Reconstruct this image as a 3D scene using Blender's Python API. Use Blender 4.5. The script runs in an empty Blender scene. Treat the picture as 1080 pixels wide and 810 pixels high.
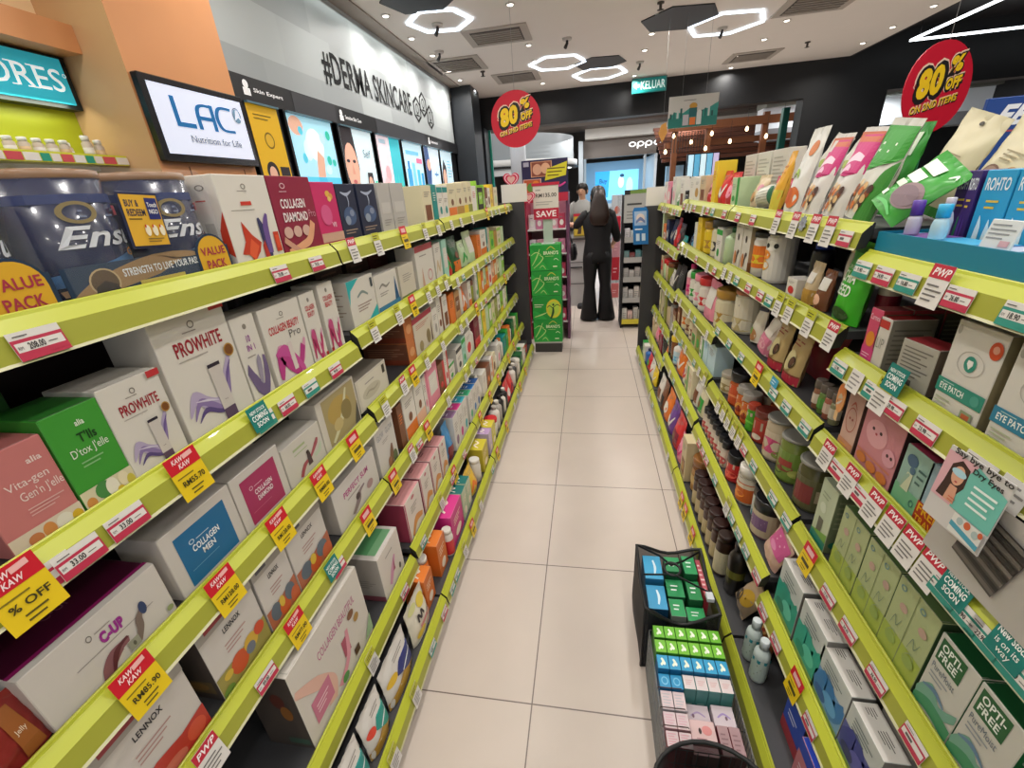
import bpy, math, random
from mathutils import Vector, Matrix
random.seed(11)
SC = bpy.context.scene
COL = SC.collection
PI = math.pi

# ---------------------------------------------------------------- camera (recovered from the floor tiles and the shelf lines)
F, YAW, PITCH, ROLL, CH = 455.42, -0.18986, -0.41613, -0.07496, 1.5902
def cam_axes():
    f = Vector((math.sin(YAW)*math.cos(PITCH), math.cos(YAW)*math.cos(PITCH), math.sin(PITCH)))
    r = Vector((math.cos(YAW), -math.sin(YAW), 0)); u = r.cross(f)
    return math.cos(ROLL)*r + math.sin(ROLL)*u, -math.sin(ROLL)*r + math.cos(ROLL)*u, f
CR, CU, CF = cam_axes()
CO = Vector((0, 0, CH))
def at(px, py, ax, val):
    """the point of the plane (axis ax = val) measured at photo position px,py"""
    d = CR*((px-540)/F) + CU*((405-py)/F) + CF
    return CO + d*((val-CO[ax])/d[ax])
cd = bpy.data.cameras.new('camera'); cam = bpy.data.objects.new('camera', cd); COL.objects.link(cam)
cd.sensor_fit = 'HORIZONTAL'; cd.sensor_width = 36; cd.lens = F*36/1080; cd.clip_start = .02; cd.clip_end = 200
M = Matrix((CR, CU, -CF)).transposed().to_4x4(); M.translation = CO; cam.matrix_world = M
SC.camera = cam
vs = SC.view_settings; vs.view_transform = 'Standard'; vs.look = 'None'; vs.gamma = 1; vs.use_curve_mapping = False

# ---------------------------------------------------------------- materials
def lin(c):
    c /= 255
    return c/12.92 if c <= .04045 else ((c+.055)/1.055)**2.4
def rgb(h): return (lin(int(h[0:2], 16)), lin(int(h[2:4], 16)), lin(int(h[4:6], 16)), 1)
MATS = {}
def mat(h, rough=.45, metal=0, emit=0, alpha=1, noise=0, scale=40, coat=0):
    k = (h, rough, metal, emit, alpha, noise, scale, coat)
    if k in MATS: return MATS[k]
    m = bpy.data.materials.new('m_'+h); m.use_nodes = True
    b = m.node_tree.nodes['Principled BSDF']; c = rgb(h)
    b.inputs['Base Color'].default_value = c; b.inputs['Roughness'].default_value = rough
    b.inputs['Metallic'].default_value = metal; b.inputs['Coat Weight'].default_value = coat
    if emit:
        b.inputs['Emission Color'].default_value = c; b.inputs['Emission Strength'].default_value = emit
    if alpha < 1: b.inputs['Alpha'].default_value = alpha
    if noise:
        nt = m.node_tree; n = nt.nodes.new('ShaderNodeTexNoise'); n.inputs['Scale'].default_value = scale
        tc = nt.nodes.new('ShaderNodeTexCoord'); nt.links.new(tc.outputs['Object'], n.inputs['Vector'])
        r = nt.nodes.new('ShaderNodeMapRange'); r.inputs['To Min'].default_value = 1-noise; r.inputs['To Max'].default_value = 1+noise
        x = nt.nodes.new('ShaderNodeMix'); x.data_type = 'RGBA'; x.blend_type = 'MULTIPLY'; x.inputs['Factor'].default_value = 1
        nt.links.new(n.outputs['Fac'], r.inputs['Value']); nt.links.new(r.outputs['Result'], x.inputs['B'])
        x.inputs['A'].default_value = c; nt.links.new(x.outputs['Result'], b.inputs['Base Color'])
    MATS[k] = m
    return m
def M_(c): return mat(c) if isinstance(c, str) else c

# ---------------------------------------------------------------- mesh builder
class MB:
    def __init__(s): s.v = []; s.f = []; s.m = []; s.sm = []; s.mats = []; s.T = None
    def mi(s, m):
        m = M_(m)
        if m not in s.mats: s.mats.append(m)
        return s.mats.index(m)
    def add(s, pts): 
        b = len(s.v); T = s.T
        s.v += [tuple(T @ Vector(p)) for p in pts] if T is not None else [tuple(p) for p in pts]
        return b
    def poly(s, pts, m, smooth=False):
        b = s.add(pts); s.f.append(tuple(range(b, b+len(pts)))); s.m.append(s.mi(m)); s.sm.append(smooth)
    def faces(s, pts, fs, m, smooth=False):
        b = s.add(pts); i = s.mi(m)
        for k, f in enumerate(fs):
            s.f.append(tuple(b+j for j in f)); s.m.append(i); s.sm.append(smooth)
    def box(s, x0, y0, z0, x1, y1, z1, m, top=None, side=None, front=None, ch=0):
        if ch:
            return s.chbox(x0, y0, z0, x1, y1, z1, m, top, side, front, ch)
        p = [(x0,y0,z0),(x1,y0,z0),(x1,y1,z0),(x0,y1,z0),(x0,y0,z1),(x1,y0,z1),(x1,y1,z1),(x0,y1,z1)]
        b = s.add(p)
        for f, mm in (((0,3,2,1), m), ((4,5,6,7), top or m), ((0,1,5,4), front or m), ((1,2,6,5), side or m), ((2,3,7,6), m), ((3,0,4,7), side or m)):
            s.f.append(tuple(b+i for i in f)); s.m.append(s.mi(mm)); s.sm.append(False)
    def chbox(s, x0, y0, z0, x1, y1, z1, m, top, side, front, c):
        X = (x0, x1); Y = (y0, y1); Z = (z0, z1)
        def V(i, j, k, a):
            p = [X[i], Y[j], Z[k]]; n = ((1, -1)[i], (1, -1)[j], (1, -1)[k])
            for t in range(3):
                if t != a: p[t] += n[t]*c
            return tuple(p)
        q = {}
        for i in (0, 1):
            for j in (0, 1):
                for k in (0, 1):
                    for a in range(3): q[i, j, k, a] = V(i, j, k, a)
        fm = {(0,0): side or m, (0,1): side or m, (1,0): front or m, (1,1): m, (2,0): m, (2,1): top or m}
        for a in range(3):
            o = [t for t in range(3) if t != a]
            for e in (0, 1):
                cyc = [(0,0),(1,0),(1,1),(0,1)]
                pts = []
                for (u, w) in cyc:
                    idx = [0,0,0]; idx[a] = e; idx[o[0]] = u; idx[o[1]] = w
                    pts.append(q[idx[0], idx[1], idx[2], a])
                flip = (e == 0) ^ (a == 1)
                s.poly(pts[::-1] if flip else pts, fm[a, e])
        for a in range(3):          # edges along axis a
            o = [t for t in range(3) if t != a]
            for u in (0, 1):
                for w in (0, 1):
                    pts = []
                    for e, ax in ((0, o[0]), (1, o[0]), (1, o[1]), (0, o[1])):
                        idx = [0,0,0]; idx[a] = e; idx[o[0]] = u; idx[o[1]] = w
                        pts.append(q[idx[0], idx[1], idx[2], ax])
                    s.poly(pts, fm[1,0] if (o[0] == 1 and u == 0) or (o[1] == 1 and w == 0) else m)
    def lathe(s, prof, m, n=20, cx=0, cy=0, smooth=True, mats=None, sx=1, sy=1):
        pts = []
        for r, z in prof:
            for k in range(n):
                a = 2*PI*k/n
                pts.append((cx+sx*r*math.cos(a), cy+sy*r*math.sin(a), z))
        b = s.add(pts)
        for i in range(len(prof)-1):
            mm = s.mi(mats[i] if mats else m)
            for k in range(n):
                s.f.append((b+i*n+k, b+i*n+(k+1) % n, b+(i+1)*n+(k+1) % n, b+(i+1)*n+k)); s.m.append(mm); s.sm.append(smooth)
        s.f.append(tuple(b+k for k in range(n))[::-1]); s.m.append(s.mi(mats[0] if mats else m)); s.sm.append(False)
        e = (len(prof)-1)*n
        s.f.append(tuple(b+e+k for k in range(n))); s.m.append(s.mi(mats[-1] if mats else m)); s.sm.append(False)
    def loft(s, rings, m, smooth=True, cap=True, closed=True, mats=None):
        n = len(rings[0]); b = s.add([p for r in rings for p in r])
        for i in range(len(rings)-1):
            mm = s.mi(mats[i] if mats else m)
            for k in range(n if closed else n-1):
                s.f.append((b+i*n+k, b+i*n+(k+1) % n, b+(i+1)*n+(k+1) % n, b+(i+1)*n+k)); s.m.append(mm); s.sm.append(smooth)
        if cap and closed:
            s.f.append(tuple(b+k for k in range(n))[::-1]); s.m.append(s.mi(mats[0] if mats else m)); s.sm.append(False)
            e = (len(rings)-1)*n
            s.f.append(tuple(b+e+k for k in range(n))); s.m.append(s.mi(mats[-1] if mats else m)); s.sm.append(False)
    def tube(s, pts, rad, m, n=8, cap=True, closed=False, flat=1):
        pts = [Vector(p) for p in pts]; N = len(pts); rings = []
        if not hasattr(rad, '__len__'): rad = [rad]*N
        prev = None
        for i in range(N):
            t = (pts[(i+1) % N]-pts[i-1]) if closed else (pts[min(i+1, N-1)]-pts[max(i-1, 0)])
            t.normalize()
            a = prev if prev is not None else (Vector((0, 0, 1)) if abs(t.z) < .9 else Vector((1, 0, 0)))
            u = (a - t*a.dot(t)); u.normalize(); w = t.cross(u); prev = u
            rings.append([pts[i] + u*(rad[i]*math.cos(2*PI*k/n)) + w*(rad[i]*flat*math.sin(2*PI*k/n)) for k in range(n)])
        if closed: rings.append(rings[0])
        s.loft(rings, m, cap=cap and not closed)
    def build(s, name, parent=None):
        me = bpy.data.meshes.new(name); me.from_pydata(s.v, [], s.f)
        for m in s.mats: me.materials.append(m)
        me.polygons.foreach_set('material_index', s.m); me.polygons.foreach_set('use_smooth', s.sm); me.update()
        o = bpy.data.objects.new(name, me); COL.objects.link(o)
        if parent is not None: o.parent = parent
        return o

# ---------------------------------------------------------------- printed art: little polygons laid on a surface S(u, v, offset)
GL = {}
def glyphs(t, bold=0):
    if (t, bold) in GL: return GL[t, bold]
    cu = bpy.data.curves.new('t', 'FONT'); cu.body = t; cu.resolution_u = 3; cu.offset = .022*bold; cu.space_character = 1+.035*bold
    ob = bpy.data.objects.new('t', cu); me = ob.to_mesh()
    xs = [v.co.x for v in me.vertices]; ys = [v.co.y for v in me.vertices]
    x0, x1, y0, y1 = min(xs), max(xs), min(ys), max(ys)
    out = [[((me.vertices[i].co.x-x0)/(x1-x0), (me.vertices[i].co.y-y0)/(y1-y0)) for i in p.vertices] for p in me.polygons]
    ob.to_mesh_clear(); bpy.data.objects.remove(ob); bpy.data.curves.remove(cu)
    GL[t, bold] = out
    return out
def ribbon(pts, ws):
    """outline of a smooth band through pts with half widths ws"""
    P = [Vector(p) for p in pts]; n = len(P); C = []; W = []
    for i in range(n-1):
        p0, p1, p2, p3 = P[max(i-1, 0)], P[i], P[i+1], P[min(i+2, n-1)]
        for k in range(6):
            t = k/6
            C.append(.5*((2*p1)+(p2-p0)*t+(2*p0-5*p1+4*p2-p3)*t*t+(3*p1-p0-3*p2+p3)*t**3)); W.append(ws[i]*(1-t)+ws[i+1]*t)
    C.append(P[-1]); W.append(ws[-1])
    L = []; R = []
    for i, c in enumerate(C):
        d = C[min(i+1, len(C)-1)]-C[max(i-1, 0)]; d.normalize(); nn = Vector((-d.y, d.x))
        L.append(c+nn*W[i]); R.append(c-nn*W[i])
    return [[tuple(R[i]), tuple(R[i+1]), tuple(L[i+1]), tuple(L[i])] for i in range(len(C)-1)]
def art(mb, ops, S, grid=1, lift=.0004):
    z = 0
    for o in ops:
        z += 1; off = lift + z*.00018; k = o[0]
        if k == 'r':
            _, x0, y0, x1, y1, c = o
            for i in range(grid):
                for j in range(grid):
                    a, b = x0+(x1-x0)*i/grid, x0+(x1-x0)*(i+1)/grid; e, f = y0+(y1-y0)*j/grid, y0+(y1-y0)*(j+1)/grid
                    mb.poly([S(a, e, off), S(b, e, off), S(b, f, off), S(a, f, off)], c)
        elif k == 'e':
            _, cx, cy, rx, ry, c = o; n = 18
            ring = [(cx+rx*math.cos(2*PI*i/n), cy+ry*math.sin(2*PI*i/n)) for i in range(n)]
            if grid == 1: mb.poly([S(u, v, off) for u, v in ring], c)
            else:
                for i in range(n):
                    u, v = ring[i]; u2, v2 = ring[(i+1) % n]
                    mb.poly([S(cx, cy, off), S(u, v, off), S(u2, v2, off)], c)
        elif k == 'o':                                   # ring
            _, cx, cy, rx, ry, w, c = o; n = 20
            for i in range(n):
                a, b = 2*PI*i/n, 2*PI*(i+1)/n
                q = [(a, 1), (b, 1), (b, 1-w), (a, 1-w)]
                mb.poly([S(cx+rx*g*math.cos(t), cy+ry*g*math.sin(t), off) for t, g in q][::-1], c)
        elif k == 'p':
            if grid == 1: mb.poly([S(u, v, off) for u, v in o[1]], o[2])
            else:                                        # a curved sheet: cut the shape into small cells
                Q = o[1]; v0 = min(q[1] for q in Q); v1 = max(q[1] for q in Q); nr = 12
                def span(v):
                    X = []
                    for i in range(len(Q)):
                        (a, e), (c, f) = Q[i], Q[(i+1) % len(Q)]
                        if (e <= v <= f or f <= v <= e) and e != f: X.append(a+(c-a)*(v-e)/(f-e))
                        elif e == f == v: X += [a, c]
                    return (min(X), max(X)) if X else None
                for j in range(nr):
                    ea, eb = v0+(v1-v0)*(j+.0005)/nr, v0+(v1-v0)*(j+.9995)/nr
                    A, B = span(ea), span(eb)
                    if not A or not B: continue
                    for i in range(grid):
                        t, t2 = i/grid, (i+1)/grid
                        mb.poly([S(A[0]+(A[1]-A[0])*t, ea, off), S(A[0]+(A[1]-A[0])*t2, ea, off), S(B[0]+(B[1]-B[0])*t2, eb, off), S(B[0]+(B[1]-B[0])*t, eb, off)], o[2])
        elif k == 'w':
            for q in ribbon(o[1], o[2]): mb.poly([S(u, v, off) for u, v in q], o[3])
        elif k == 't':
            _, t, x0, y0, x1, y1, c = o[:7]
            sk = o[8] if len(o) > 8 else 0
            for q in glyphs(t, o[7] if len(o) > 7 else 0):
                mb.poly([S(x0+(x1-x0)*(u+sk*v), y0+(y1-y0)*v, off) for u, v in q], c)
        elif k == 'f':                                   # rows of fine print too small to read
            _, x0, y0, x1, y1, n, c = o
            for i in range(n):
                h = (y1-y0)/n; yy = y0+h*i; e = x0+(x1-x0)*(.65+.35*((i*7) % 5)/4)
                mb.poly([S(x0, yy+h*.25, off), S(e, yy+h*.25, off), S(e, yy+h*.6, off), S(x0, yy+h*.6, off)], c)
def flat(o, U, V):
    o, U, V = Vector(o), Vector(U), Vector(V); N = U.cross(V).normalized()
    return lambda u, v, d: o+U*u+V*v+N*d

# ---------------------------------------------------------------- tags on objects
REG = []
def tag(o, label, cat, group=None, kind=None):
    if label: o['label'] = label
    if cat: o['category'] = cat
    if group: o['group'] = group
    if kind: o['kind'] = kind
    return o
def empty(name, loc=(0, 0, 0), rz=0):
    o = bpy.data.objects.new(name, None); COL.objects.link(o); o.location = loc; o.rotation_euler = (0, 0, rz); o.empty_display_size = .05
    return o
def struct(mb, name, parent=None):
    o = mb.build(name, parent)
    if parent is None: o['kind'] = 'structure'
    return o
ORD = ['', 'top', 'second', 'third', 'fourth', 'fifth', 'bottom']
NTH = ['first', 'second', 'third', 'fourth', 'fifth', 'sixth', 'seventh', 'eighth', 'ninth', 'tenth', 'eleventh', 'twelfth'] + ['%dth' % k for k in range(13, 60)]
def reg(o, desc, cat, row, y, name):
    """queue a shelf thing; labels are given at the end, when it is known what else looks like it"""
    REG.append(dict(o=o, desc=desc, cat=cat, row=row, y=y, name=name))
def short(d):
    d = d.split(' with ')[0].split(' of ')[0].split(' for ')[0].split(' printed ')[0]
    w = d.split()
    return ' '.join(w[-4:])
def finish_labels():
    rows = {}
    for r in REG: rows.setdefault(r['row'], []).append(r)
    used = {}
    for row, L in rows.items():
        L.sort(key=lambda r: r['y'])
        by = {}
        for r in L: by.setdefault(r['desc'], []).append(r)
        for d, G in by.items():
            for i, r in enumerate(G):
                if len(G) == 1: lab = '%s, %s' % (d, row)
                else: lab = '%s, %s, %s from near end' % (d, row, NTH[i] if i < len(G)-1 or len(G) > 2 else 'second')
                L_WORDS = len(lab.split())
                if L_WORDS > 16: print('LONG', L_WORDS, lab)
                tag(r['o'], lab, r['cat'], '%ss on %s' % (r['name'].replace('_', ' '), row))
# ---------------------------------------------------------------- the room
ZC, YB, XW = 3.0, 8.0, -1.913
# floor: 60 cm tiles, thin grout
def floor_mat():
    m = bpy.data.materials.new('floor_tile'); m.use_nodes = True; nt = m.node_tree; b = nt.nodes['Principled BSDF']
    tc = nt.nodes.new('ShaderNodeTexCoord'); mp = nt.nodes.new('ShaderNodeMapping'); mp.inputs['Location'].default_value = (.18377+.6*20, -.88289+.6*20, 0)
    nt.links.new(tc.outputs['Object'], mp.inputs['Vector'])
    br = nt.nodes.new('ShaderNodeTexBrick'); br.offset = 0; br.squash = 1
    for k, v in (('Scale', 1), ('Mortar Size', .0022), ('Brick Width', .6), ('Row Height', .6), ('Mortar Smooth', 0), ('Bias', 0)): br.inputs[k].default_value = v
    br.inputs['Color1'].default_value = rgb('cdc0b5'); br.inputs['Color2'].default_value = rgb('cabdb2'); br.inputs['Mortar'].default_value = rgb('6f625a')
    nt.links.new(mp.outputs['Vector'], br.inputs['Vector'])
    n = nt.nodes.new('ShaderNodeTexNoise'); n.inputs['Scale'].default_value = 5; n.inputs['Detail'].default_value = 6
    nt.links.new(tc.outputs['Object'], n.inputs['Vector'])
    r = nt.nodes.new('ShaderNodeMapRange'); r.inputs['To Min'].default_value = .93; r.inputs['To Max'].default_value = 1.05; nt.links.new(n.outputs['Fac'], r.inputs['Value'])
    x = nt.nodes.new('ShaderNodeMix'); x.data_type = 'RGBA'; x.blend_type = 'MULTIPLY'; x.inputs['Factor'].default_value = 1
    nt.links.new(br.outputs['Color'], x.inputs['A']); nt.links.new(r.outputs['Result'], x.inputs['B']); nt.links.new(x.outputs['Result'], b.inputs['Base Color'])
    b.inputs['Roughness'].default_value = .32
    return m
b = MB(); b.box(-4, -3, -.1, 9, 24, 0, floor_mat()); struct(b, 'floor')
b = MB(); b.box(-2.6, -3, ZC, 3.58, YB, ZC+.1, mat('f0eae3', .8, noise=.02, scale=3)); struct(b, 'ceiling')
b = MB(); b.box(3.58, -3, ZC+.25, 9, YB, ZC+.35, mat('17171a', .7)); b.box(3.58, -3, ZC, 3.62, YB, ZC+.25, mat('1d1d20', .7)); struct(b, 'ceiling_dark')
# left wall: plaster behind, backlit translucent panel above a black fascia
b = MB(); b.box(-2.7, -3, 0, -2.6, YB, ZC+.1, mat('c9b9a6', .8)); struct(b, 'wall_left')
def panel_mat():
    m = bpy.data.materials.new('backlit_panel'); m.use_nodes = True; nt = m.node_tree; b = nt.nodes['Principled BSDF']
    tc = nt.nodes.new('ShaderNodeTexCoord')
    br = nt.nodes.new('ShaderNodeTexBrick'); br.offset = .37; br.inputs['Scale'].default_value = 1; br.inputs['Mortar Size'].default_value = 0
    br.inputs['Brick Width'].default_value = .62; br.inputs['Row Height'].default_value = .27
    br.inputs['Color1'].default_value = rgb('989d9f'); br.inputs['Color2'].default_value = rgb('b6bcbc')
    sp = nt.nodes.new('ShaderNodeSeparateXYZ'); cb = nt.nodes.new('ShaderNodeCombineXYZ'); nt.links.new(tc.outputs['Object'], sp.inputs['Vector'])
    nt.links.new(sp.outputs['Y'], cb.inputs['X']); nt.links.new(sp.outputs['Z'], cb.inputs['Y']); nt.links.new(cb.outputs['Vector'], br.inputs['Vector'])
    nt.links.new(br.outputs['Color'], b.inputs['Base Color'])
    b.inputs['Roughness'].default_value = .5
    nt.links.new(br.outputs['Color'], b.inputs['Emission Color']); b.inputs['Emission Strength'].default_value = .10
    return m
b = MB(); b.box(XW-.08, 2.38, 2.29, XW, 6.93, ZC-.012, panel_mat())
tr = mat('9a8f86', .6); b.box(XW-.02, 2.38, ZC-.012, XW+.14, 7.0, ZC, tr)
S = flat((XW, 0, 0), (0, 1, 0), (0, 0, 1))
o = struct(b, 'wall_panel'); 
# wall lettering
b = MB(); lb = mat('101114', .95)
S = flat((XW+.003, 3.56, 2.42), (0, 1.76, 0), (0, 0, .225))
art(b, [('t', '#DERMA SKINCARE', 0, 0, 1, 1, lb, .7)], S)
o = b.build('wall_lettering'); tag(o, 'black hashtag lettering with three hexagon icons on the lit wall panel', 'wall sign')
for (cy, cz) in ((5.50, 2.52), (5.72, 2.60), (5.94, 2.50)):
    b = MB(); S2 = flat((XW+.003, cy, cz), (0, .105, 0), (0, 0, .105))
    hexo = lambda r: [(r*math.cos(PI/6+PI/3*i), r*math.sin(PI/6+PI/3*i)) for i in range(6)]
    H, I = hexo(1.25), hexo(.95)
    for i in range(6): b.poly([S2(*H[i], 0), S2(*H[(i+1) % 6], 0), S2(*I[(i+1) % 6], 0), S2(*I[i], 0)], lb)
    art(b, [('o', 0, .1, .42, .5, .3, lb), ('r', -.5, -.62, .5, -.48, lb), ('r', -.08, -.5, .08, -.3, lb)], S2)
    b.build('hexagon_icon', o)
# black fascia under the panel, frames and lit posters
fas = mat('1b1b1e', .4); fas2 = mat('3a3a3f', .5)
b = MB(); b.box(XW-.3, 2.38, 0, XW-.02, 7.0, 2.29, fas); b.box(XW-.02, 2.38, 2.165, XW+.02, 7.0, 2.29, fas)
b.box(XW+.0205, 3.05, 2.17, XW+.0215, 3.58, 2.285, fas2); b.box(XW+.0205, 4.28, 2.17, XW+.0215, 5.6, 2.285, fas2)
wt = mat('eeeeee', .5, emit=.4)
for y, t in ((2.62, 'Skin Expert'), (3.66, 'Sensitive Skin Care'), (5.72, 'Cosmeceutical')):
    S = flat((XW+.0215, y, 2.20), (0, .36, 0), (0, 0, .06))
    art(b, [('e', .0, .8, .06, .35, wt), ('r', -.08, -.1, .08, .5, wt), ('t', t, .16, .2, .9, .65, wt, 1)], S)
struct(b, 'trim_1')
# lit posters on the fascia
def poster(y0, y1, desc, ops, bg, e=.9):
    b = MB(); b.box(XW+.021, y0-.02, 1.50, XW+.03, y1+.02, 2.165, mat('111114', .3))
    fr = b.build('lit_poster'); tag(fr, desc, 'poster', 'lit posters under the skincare panel')
    f = MB(); f.poly([(XW+.031, y0, 1.52), (XW+.031, y1, 1.52), (XW+.031, y1, 2.15), (XW+.031, y0, 2.15)], mat(bg, .4, emit=e))
    f.box(XW+.03, y0, 2.15, XW+.05, y1, 2.16, mat('5c7f8e', .3))
    art(f, [tuple(mat(q, .4, emit=e) if isinstance(q, str) and len(q) == 6 and o[0] != 't' else q for q in o) for o in ops], flat((XW+.0312, y0, 1.52), (0, y1-y0, 0), (0, 0, .63)))
    f.build('picture', fr)
sk, hr = 'd9a890', '2a2326'
poster(2.56, 2.83, 'yellow lit poster with a small figure and black lettering beside the wooden pillar',
  [('e', .5, .72, .16, .07, 'caa028'), ('o', .5, .72, .16, .07, .2, '6f5512'), ('e', .35, .45, .2, .09, hr), ('e', .35, .43, .13, .07, sk), ('p', [(.1, .1), (.6, .1), (.55, .36), (.2, .36)], '8a5a35'), ('r', .62, .42, .95, .5, hr), ('r', .62, .34, .9, .39, hr), ('f', .15, .88, .85, .94, 2, '7a6412')], 'd3a51c', .55)
poster(2.92, 3.44, 'pale blue lit poster with floating products and a hand',
  [('r', 0, .3, 1, .42, '56c6e6'), ('e', .15, .9, .15, .09, sk), ('e', .5, .74, .2, .16, 'e4f3f6'), ('e', .7, .82, .07, .06, 'b4d5dc'), ('p', [(.42, .42), (.6, .42), (.66, .62), (.52, .7), (.45, .55)], sk), ('p', [(.4, .28), (.62, .28), (.62, .42), (.42, .42)], '41b6de'), ('e', .2, .6, .05, .05, '58c0d8'), ('e', .86, .86, .06, .05, '2cb39a'), ('e', .78, .6, .06, .05, '36b8a8'), ('e', .9, .58, .05, .04, '36b8a8'), ('e', .22, .86, .05, .04, '56c0dc'), ('e', .72, .5, .07, .05, 'c9eef2'), ('e', .3, .68, .08, .1, 'd6edf2')], 'a8dcee', .85)
poster(3.56, 4.09, 'white lit poster with a dark haired face at its left side',
  [('p', [(0, .2), (.3, .2), (.42, .55), (.36, 1), (0, 1)], hr), ('e', .2, .55, .2, .28, sk), ('e', .1, .62, .05, .02, hr), ('e', .28, .62, .05, .02, hr), ('e', .2, .38, .06, .025, 'b5615e'), ('p', [(.17, .47), (.25, .47), (.21, .6)], 'c99379'), ('p', [(.6, .22), (.86, .22), (.84, .5), (.66, .5)], hr), ('e', .74, .38, .07, .07, sk), ('r', .9, .25, .98, .4, '3cc79a'), ('t', 'Self', .62, .68, .88, .78, mat('5f7f8c', .4))], 'd4e8ee', .85)
poster(4.20, 4.72, 'lit poster half pink floral and half turquoise',
  [('r', .52, .22, 1, 1, '2fb9c6'), ('e', .3, .5, .12, .12, 'e9a9ae'), ('e', .2, .35, .14, .1, 'e7b6b8'), ('e', .38, .72, .1, .06, 'f3cdd0'), ('r', .52, .2, 1, .34, '1d9a86'), ('p', [(.56, .3), (.6, .3), (.62, .5)], '57d3b9'), ('p', [(.7, .3), (.76, .3), (.74, .52)], '57d3b9'), ('p', [(.86, .3), (.92, .3), (.9, .5)], '57d3b9'), ('r', .08, .9, .36, .96, 'a5bcc9')], 'ecd9e0', .85)
poster(4.81, 5.36, 'lit poster of four pale blue bottles',
  [('r', .08, .25, .3, .6, '3b9fd6'), ('r', .14, .6, .24, .72, '1e76b8'), ('r', .36, .25, .52, .7, '7cc8e6'), ('r', .6, .25, .76, .6, '4ab7d8'), ('r', .82, .25, .96, .55, '2f98cf'), ('r', .62, .7, .95, .78, 'd8688e'), ('r', .1, .82, .8, .88, '6cb6d6')], 'c4e6f2', .85)
poster(5.46, 5.98, 'lit poster with a dark blue figure at its left',
  [('p', [(0, .2), (.2, .2), (.36, .6), (.25, 1), (0, 1)], '2f4f86'), ('e', .22, .7, .13, .1, sk), ('r', .66, .5, .72, .6, '4b7fae'), ('r', .55, .53, .85, .56, '4b7fae')], 'd3e6f1', .85)
poster(6.07, 6.56, 'farthest lit poster with a woman beside pale writing',
  [('p', [(.02, .2), (.4, .2), (.4, .7), (.2, .85), (.02, .6)], hr), ('e', .22, .5, .14, .16, sk), ('f', .52, .5, .94, .85, 6, '6fa3bb'), ('e', .7, .32, .16, .08, '8fc4d8')], 'c9e4ef', .85)
# wooden pillar, beam and the lit niche
wood = mat('dd9a66', .4, noise=.08, scale=3); wood2 = mat('cfa57a', .4, noise=.08, scale=3)
b = MB(); b.box(-2.6, 1.80, 0, -1.80, 2.39, ZC-.001, wood, side=wood, front=wood2); 
for y in (1.95, 2.30): b.box(-1.8005, y-.003, 0, -1.799, y+.003, 1.8, mat('7a4a2a', .6))
struct(b, 'wall_pillar')
b = MB(); b.box(-2.3, -1, 2.205, -1.97, 1.799, 2.297, wood, top=wood2); struct(b, 'trim_2')
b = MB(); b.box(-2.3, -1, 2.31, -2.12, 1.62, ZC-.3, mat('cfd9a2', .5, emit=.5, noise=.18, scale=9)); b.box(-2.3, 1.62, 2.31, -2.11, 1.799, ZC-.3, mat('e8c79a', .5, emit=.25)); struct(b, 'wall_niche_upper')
b = MB(); b.box(-2.3, -1, .3, -2.12, 1.799, 2.204, mat('a3a81c', .45, emit=.12)); struct(b, 'wall_niche')  # slight emission brightens the lime panel, added to the strip's light
b = MB(); b.box(-2.115, .2, 2.02, -2.06, 1.79, 2.2, mat('0e1a1d', .4)); o = b.build('brand_lightbox'); tag(o, 'turquoise lit sign with white serif capital letters in the wooden niche', 'sign')
b = MB(); te = mat('2cb4cb', .4, emit=.55); b.box(-2.06, .22, 2.035, -2.052, 1.765, 2.19, te); we = mat('f3fbfc', .4, emit=.8)
S = flat((-2.0518, 1.485, 2.075), (0, .28, 0), (0, 0, .075)); art(b, [('t', 'ORES', 0, 0, .93, 1, we, 0)], S)
for x0, x1, y in ((.0, .0, 0),): pass
# serifs
def serif(u, v, w=.035):
    art(b, [('r', u-w, v-.02, u+w, v+.03, we)], S, lift=.0007)
for u, v in ((.315, .01), (.315, .96), (.56, .01), (.56, .96), (.49, .01)): serif(u, v)
art(b, [('o', .98, .78, .025, .09, .3, we)], S)
b.build('sign_face', o)
# LAC screen
b = MB(); b.box(-1.80+.0005, 1.807, 1.815, -1.765, 2.385, 2.135, mat('17161b', .25), ch=.004); o = b.build('display_screen'); tag(o, 'white lit screen with blue logo letters on the wooden pillar', 'screen')
b = MB(); we2 = mat('d5dbee', .3, emit=.75); b.box(-1.765, 1.835, 1.845, -1.7645, 2.36, 2.108, we2)
S = flat((-1.7643, 1.835, 1.845), (0, .525, 0), (0, 0, .263)); bl = mat('1a6aa6', .3, emit=.45); gy = mat('59606a', .3, emit=.15)
art(b, [('r', .17, .42, .215, .86, bl), ('r', .17, .42, .37, .49, bl),
  ('w', [(.42, .42), (.42, .64), (.44, .76), (.5, .8), (.58, .8)], [.022]*5, bl), ('r', .57, .42, .613, .83, bl), ('r', .44, .57, .6, .63, bl),
  ('w', [(.83, .82), (.71, .82), (.66, .76), (.64, .64), (.66, .51), (.71, .455), (.83, .455)], [.022]*7, bl),
  ('o', .905, .75, .055, .13, .12, gy), ('e', .905, .74, .048, .115, mat('6f93ad', .3, emit=.4)), ('p', [(.87, .66), (.9, .84), (.93, .84), (.955, .66), (.92, .72)], we2),
  ('t', 'Nutrition for Life', .27, .2, .86, .31, gy, 0)], S)
b.build('screen_picture', o)
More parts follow.
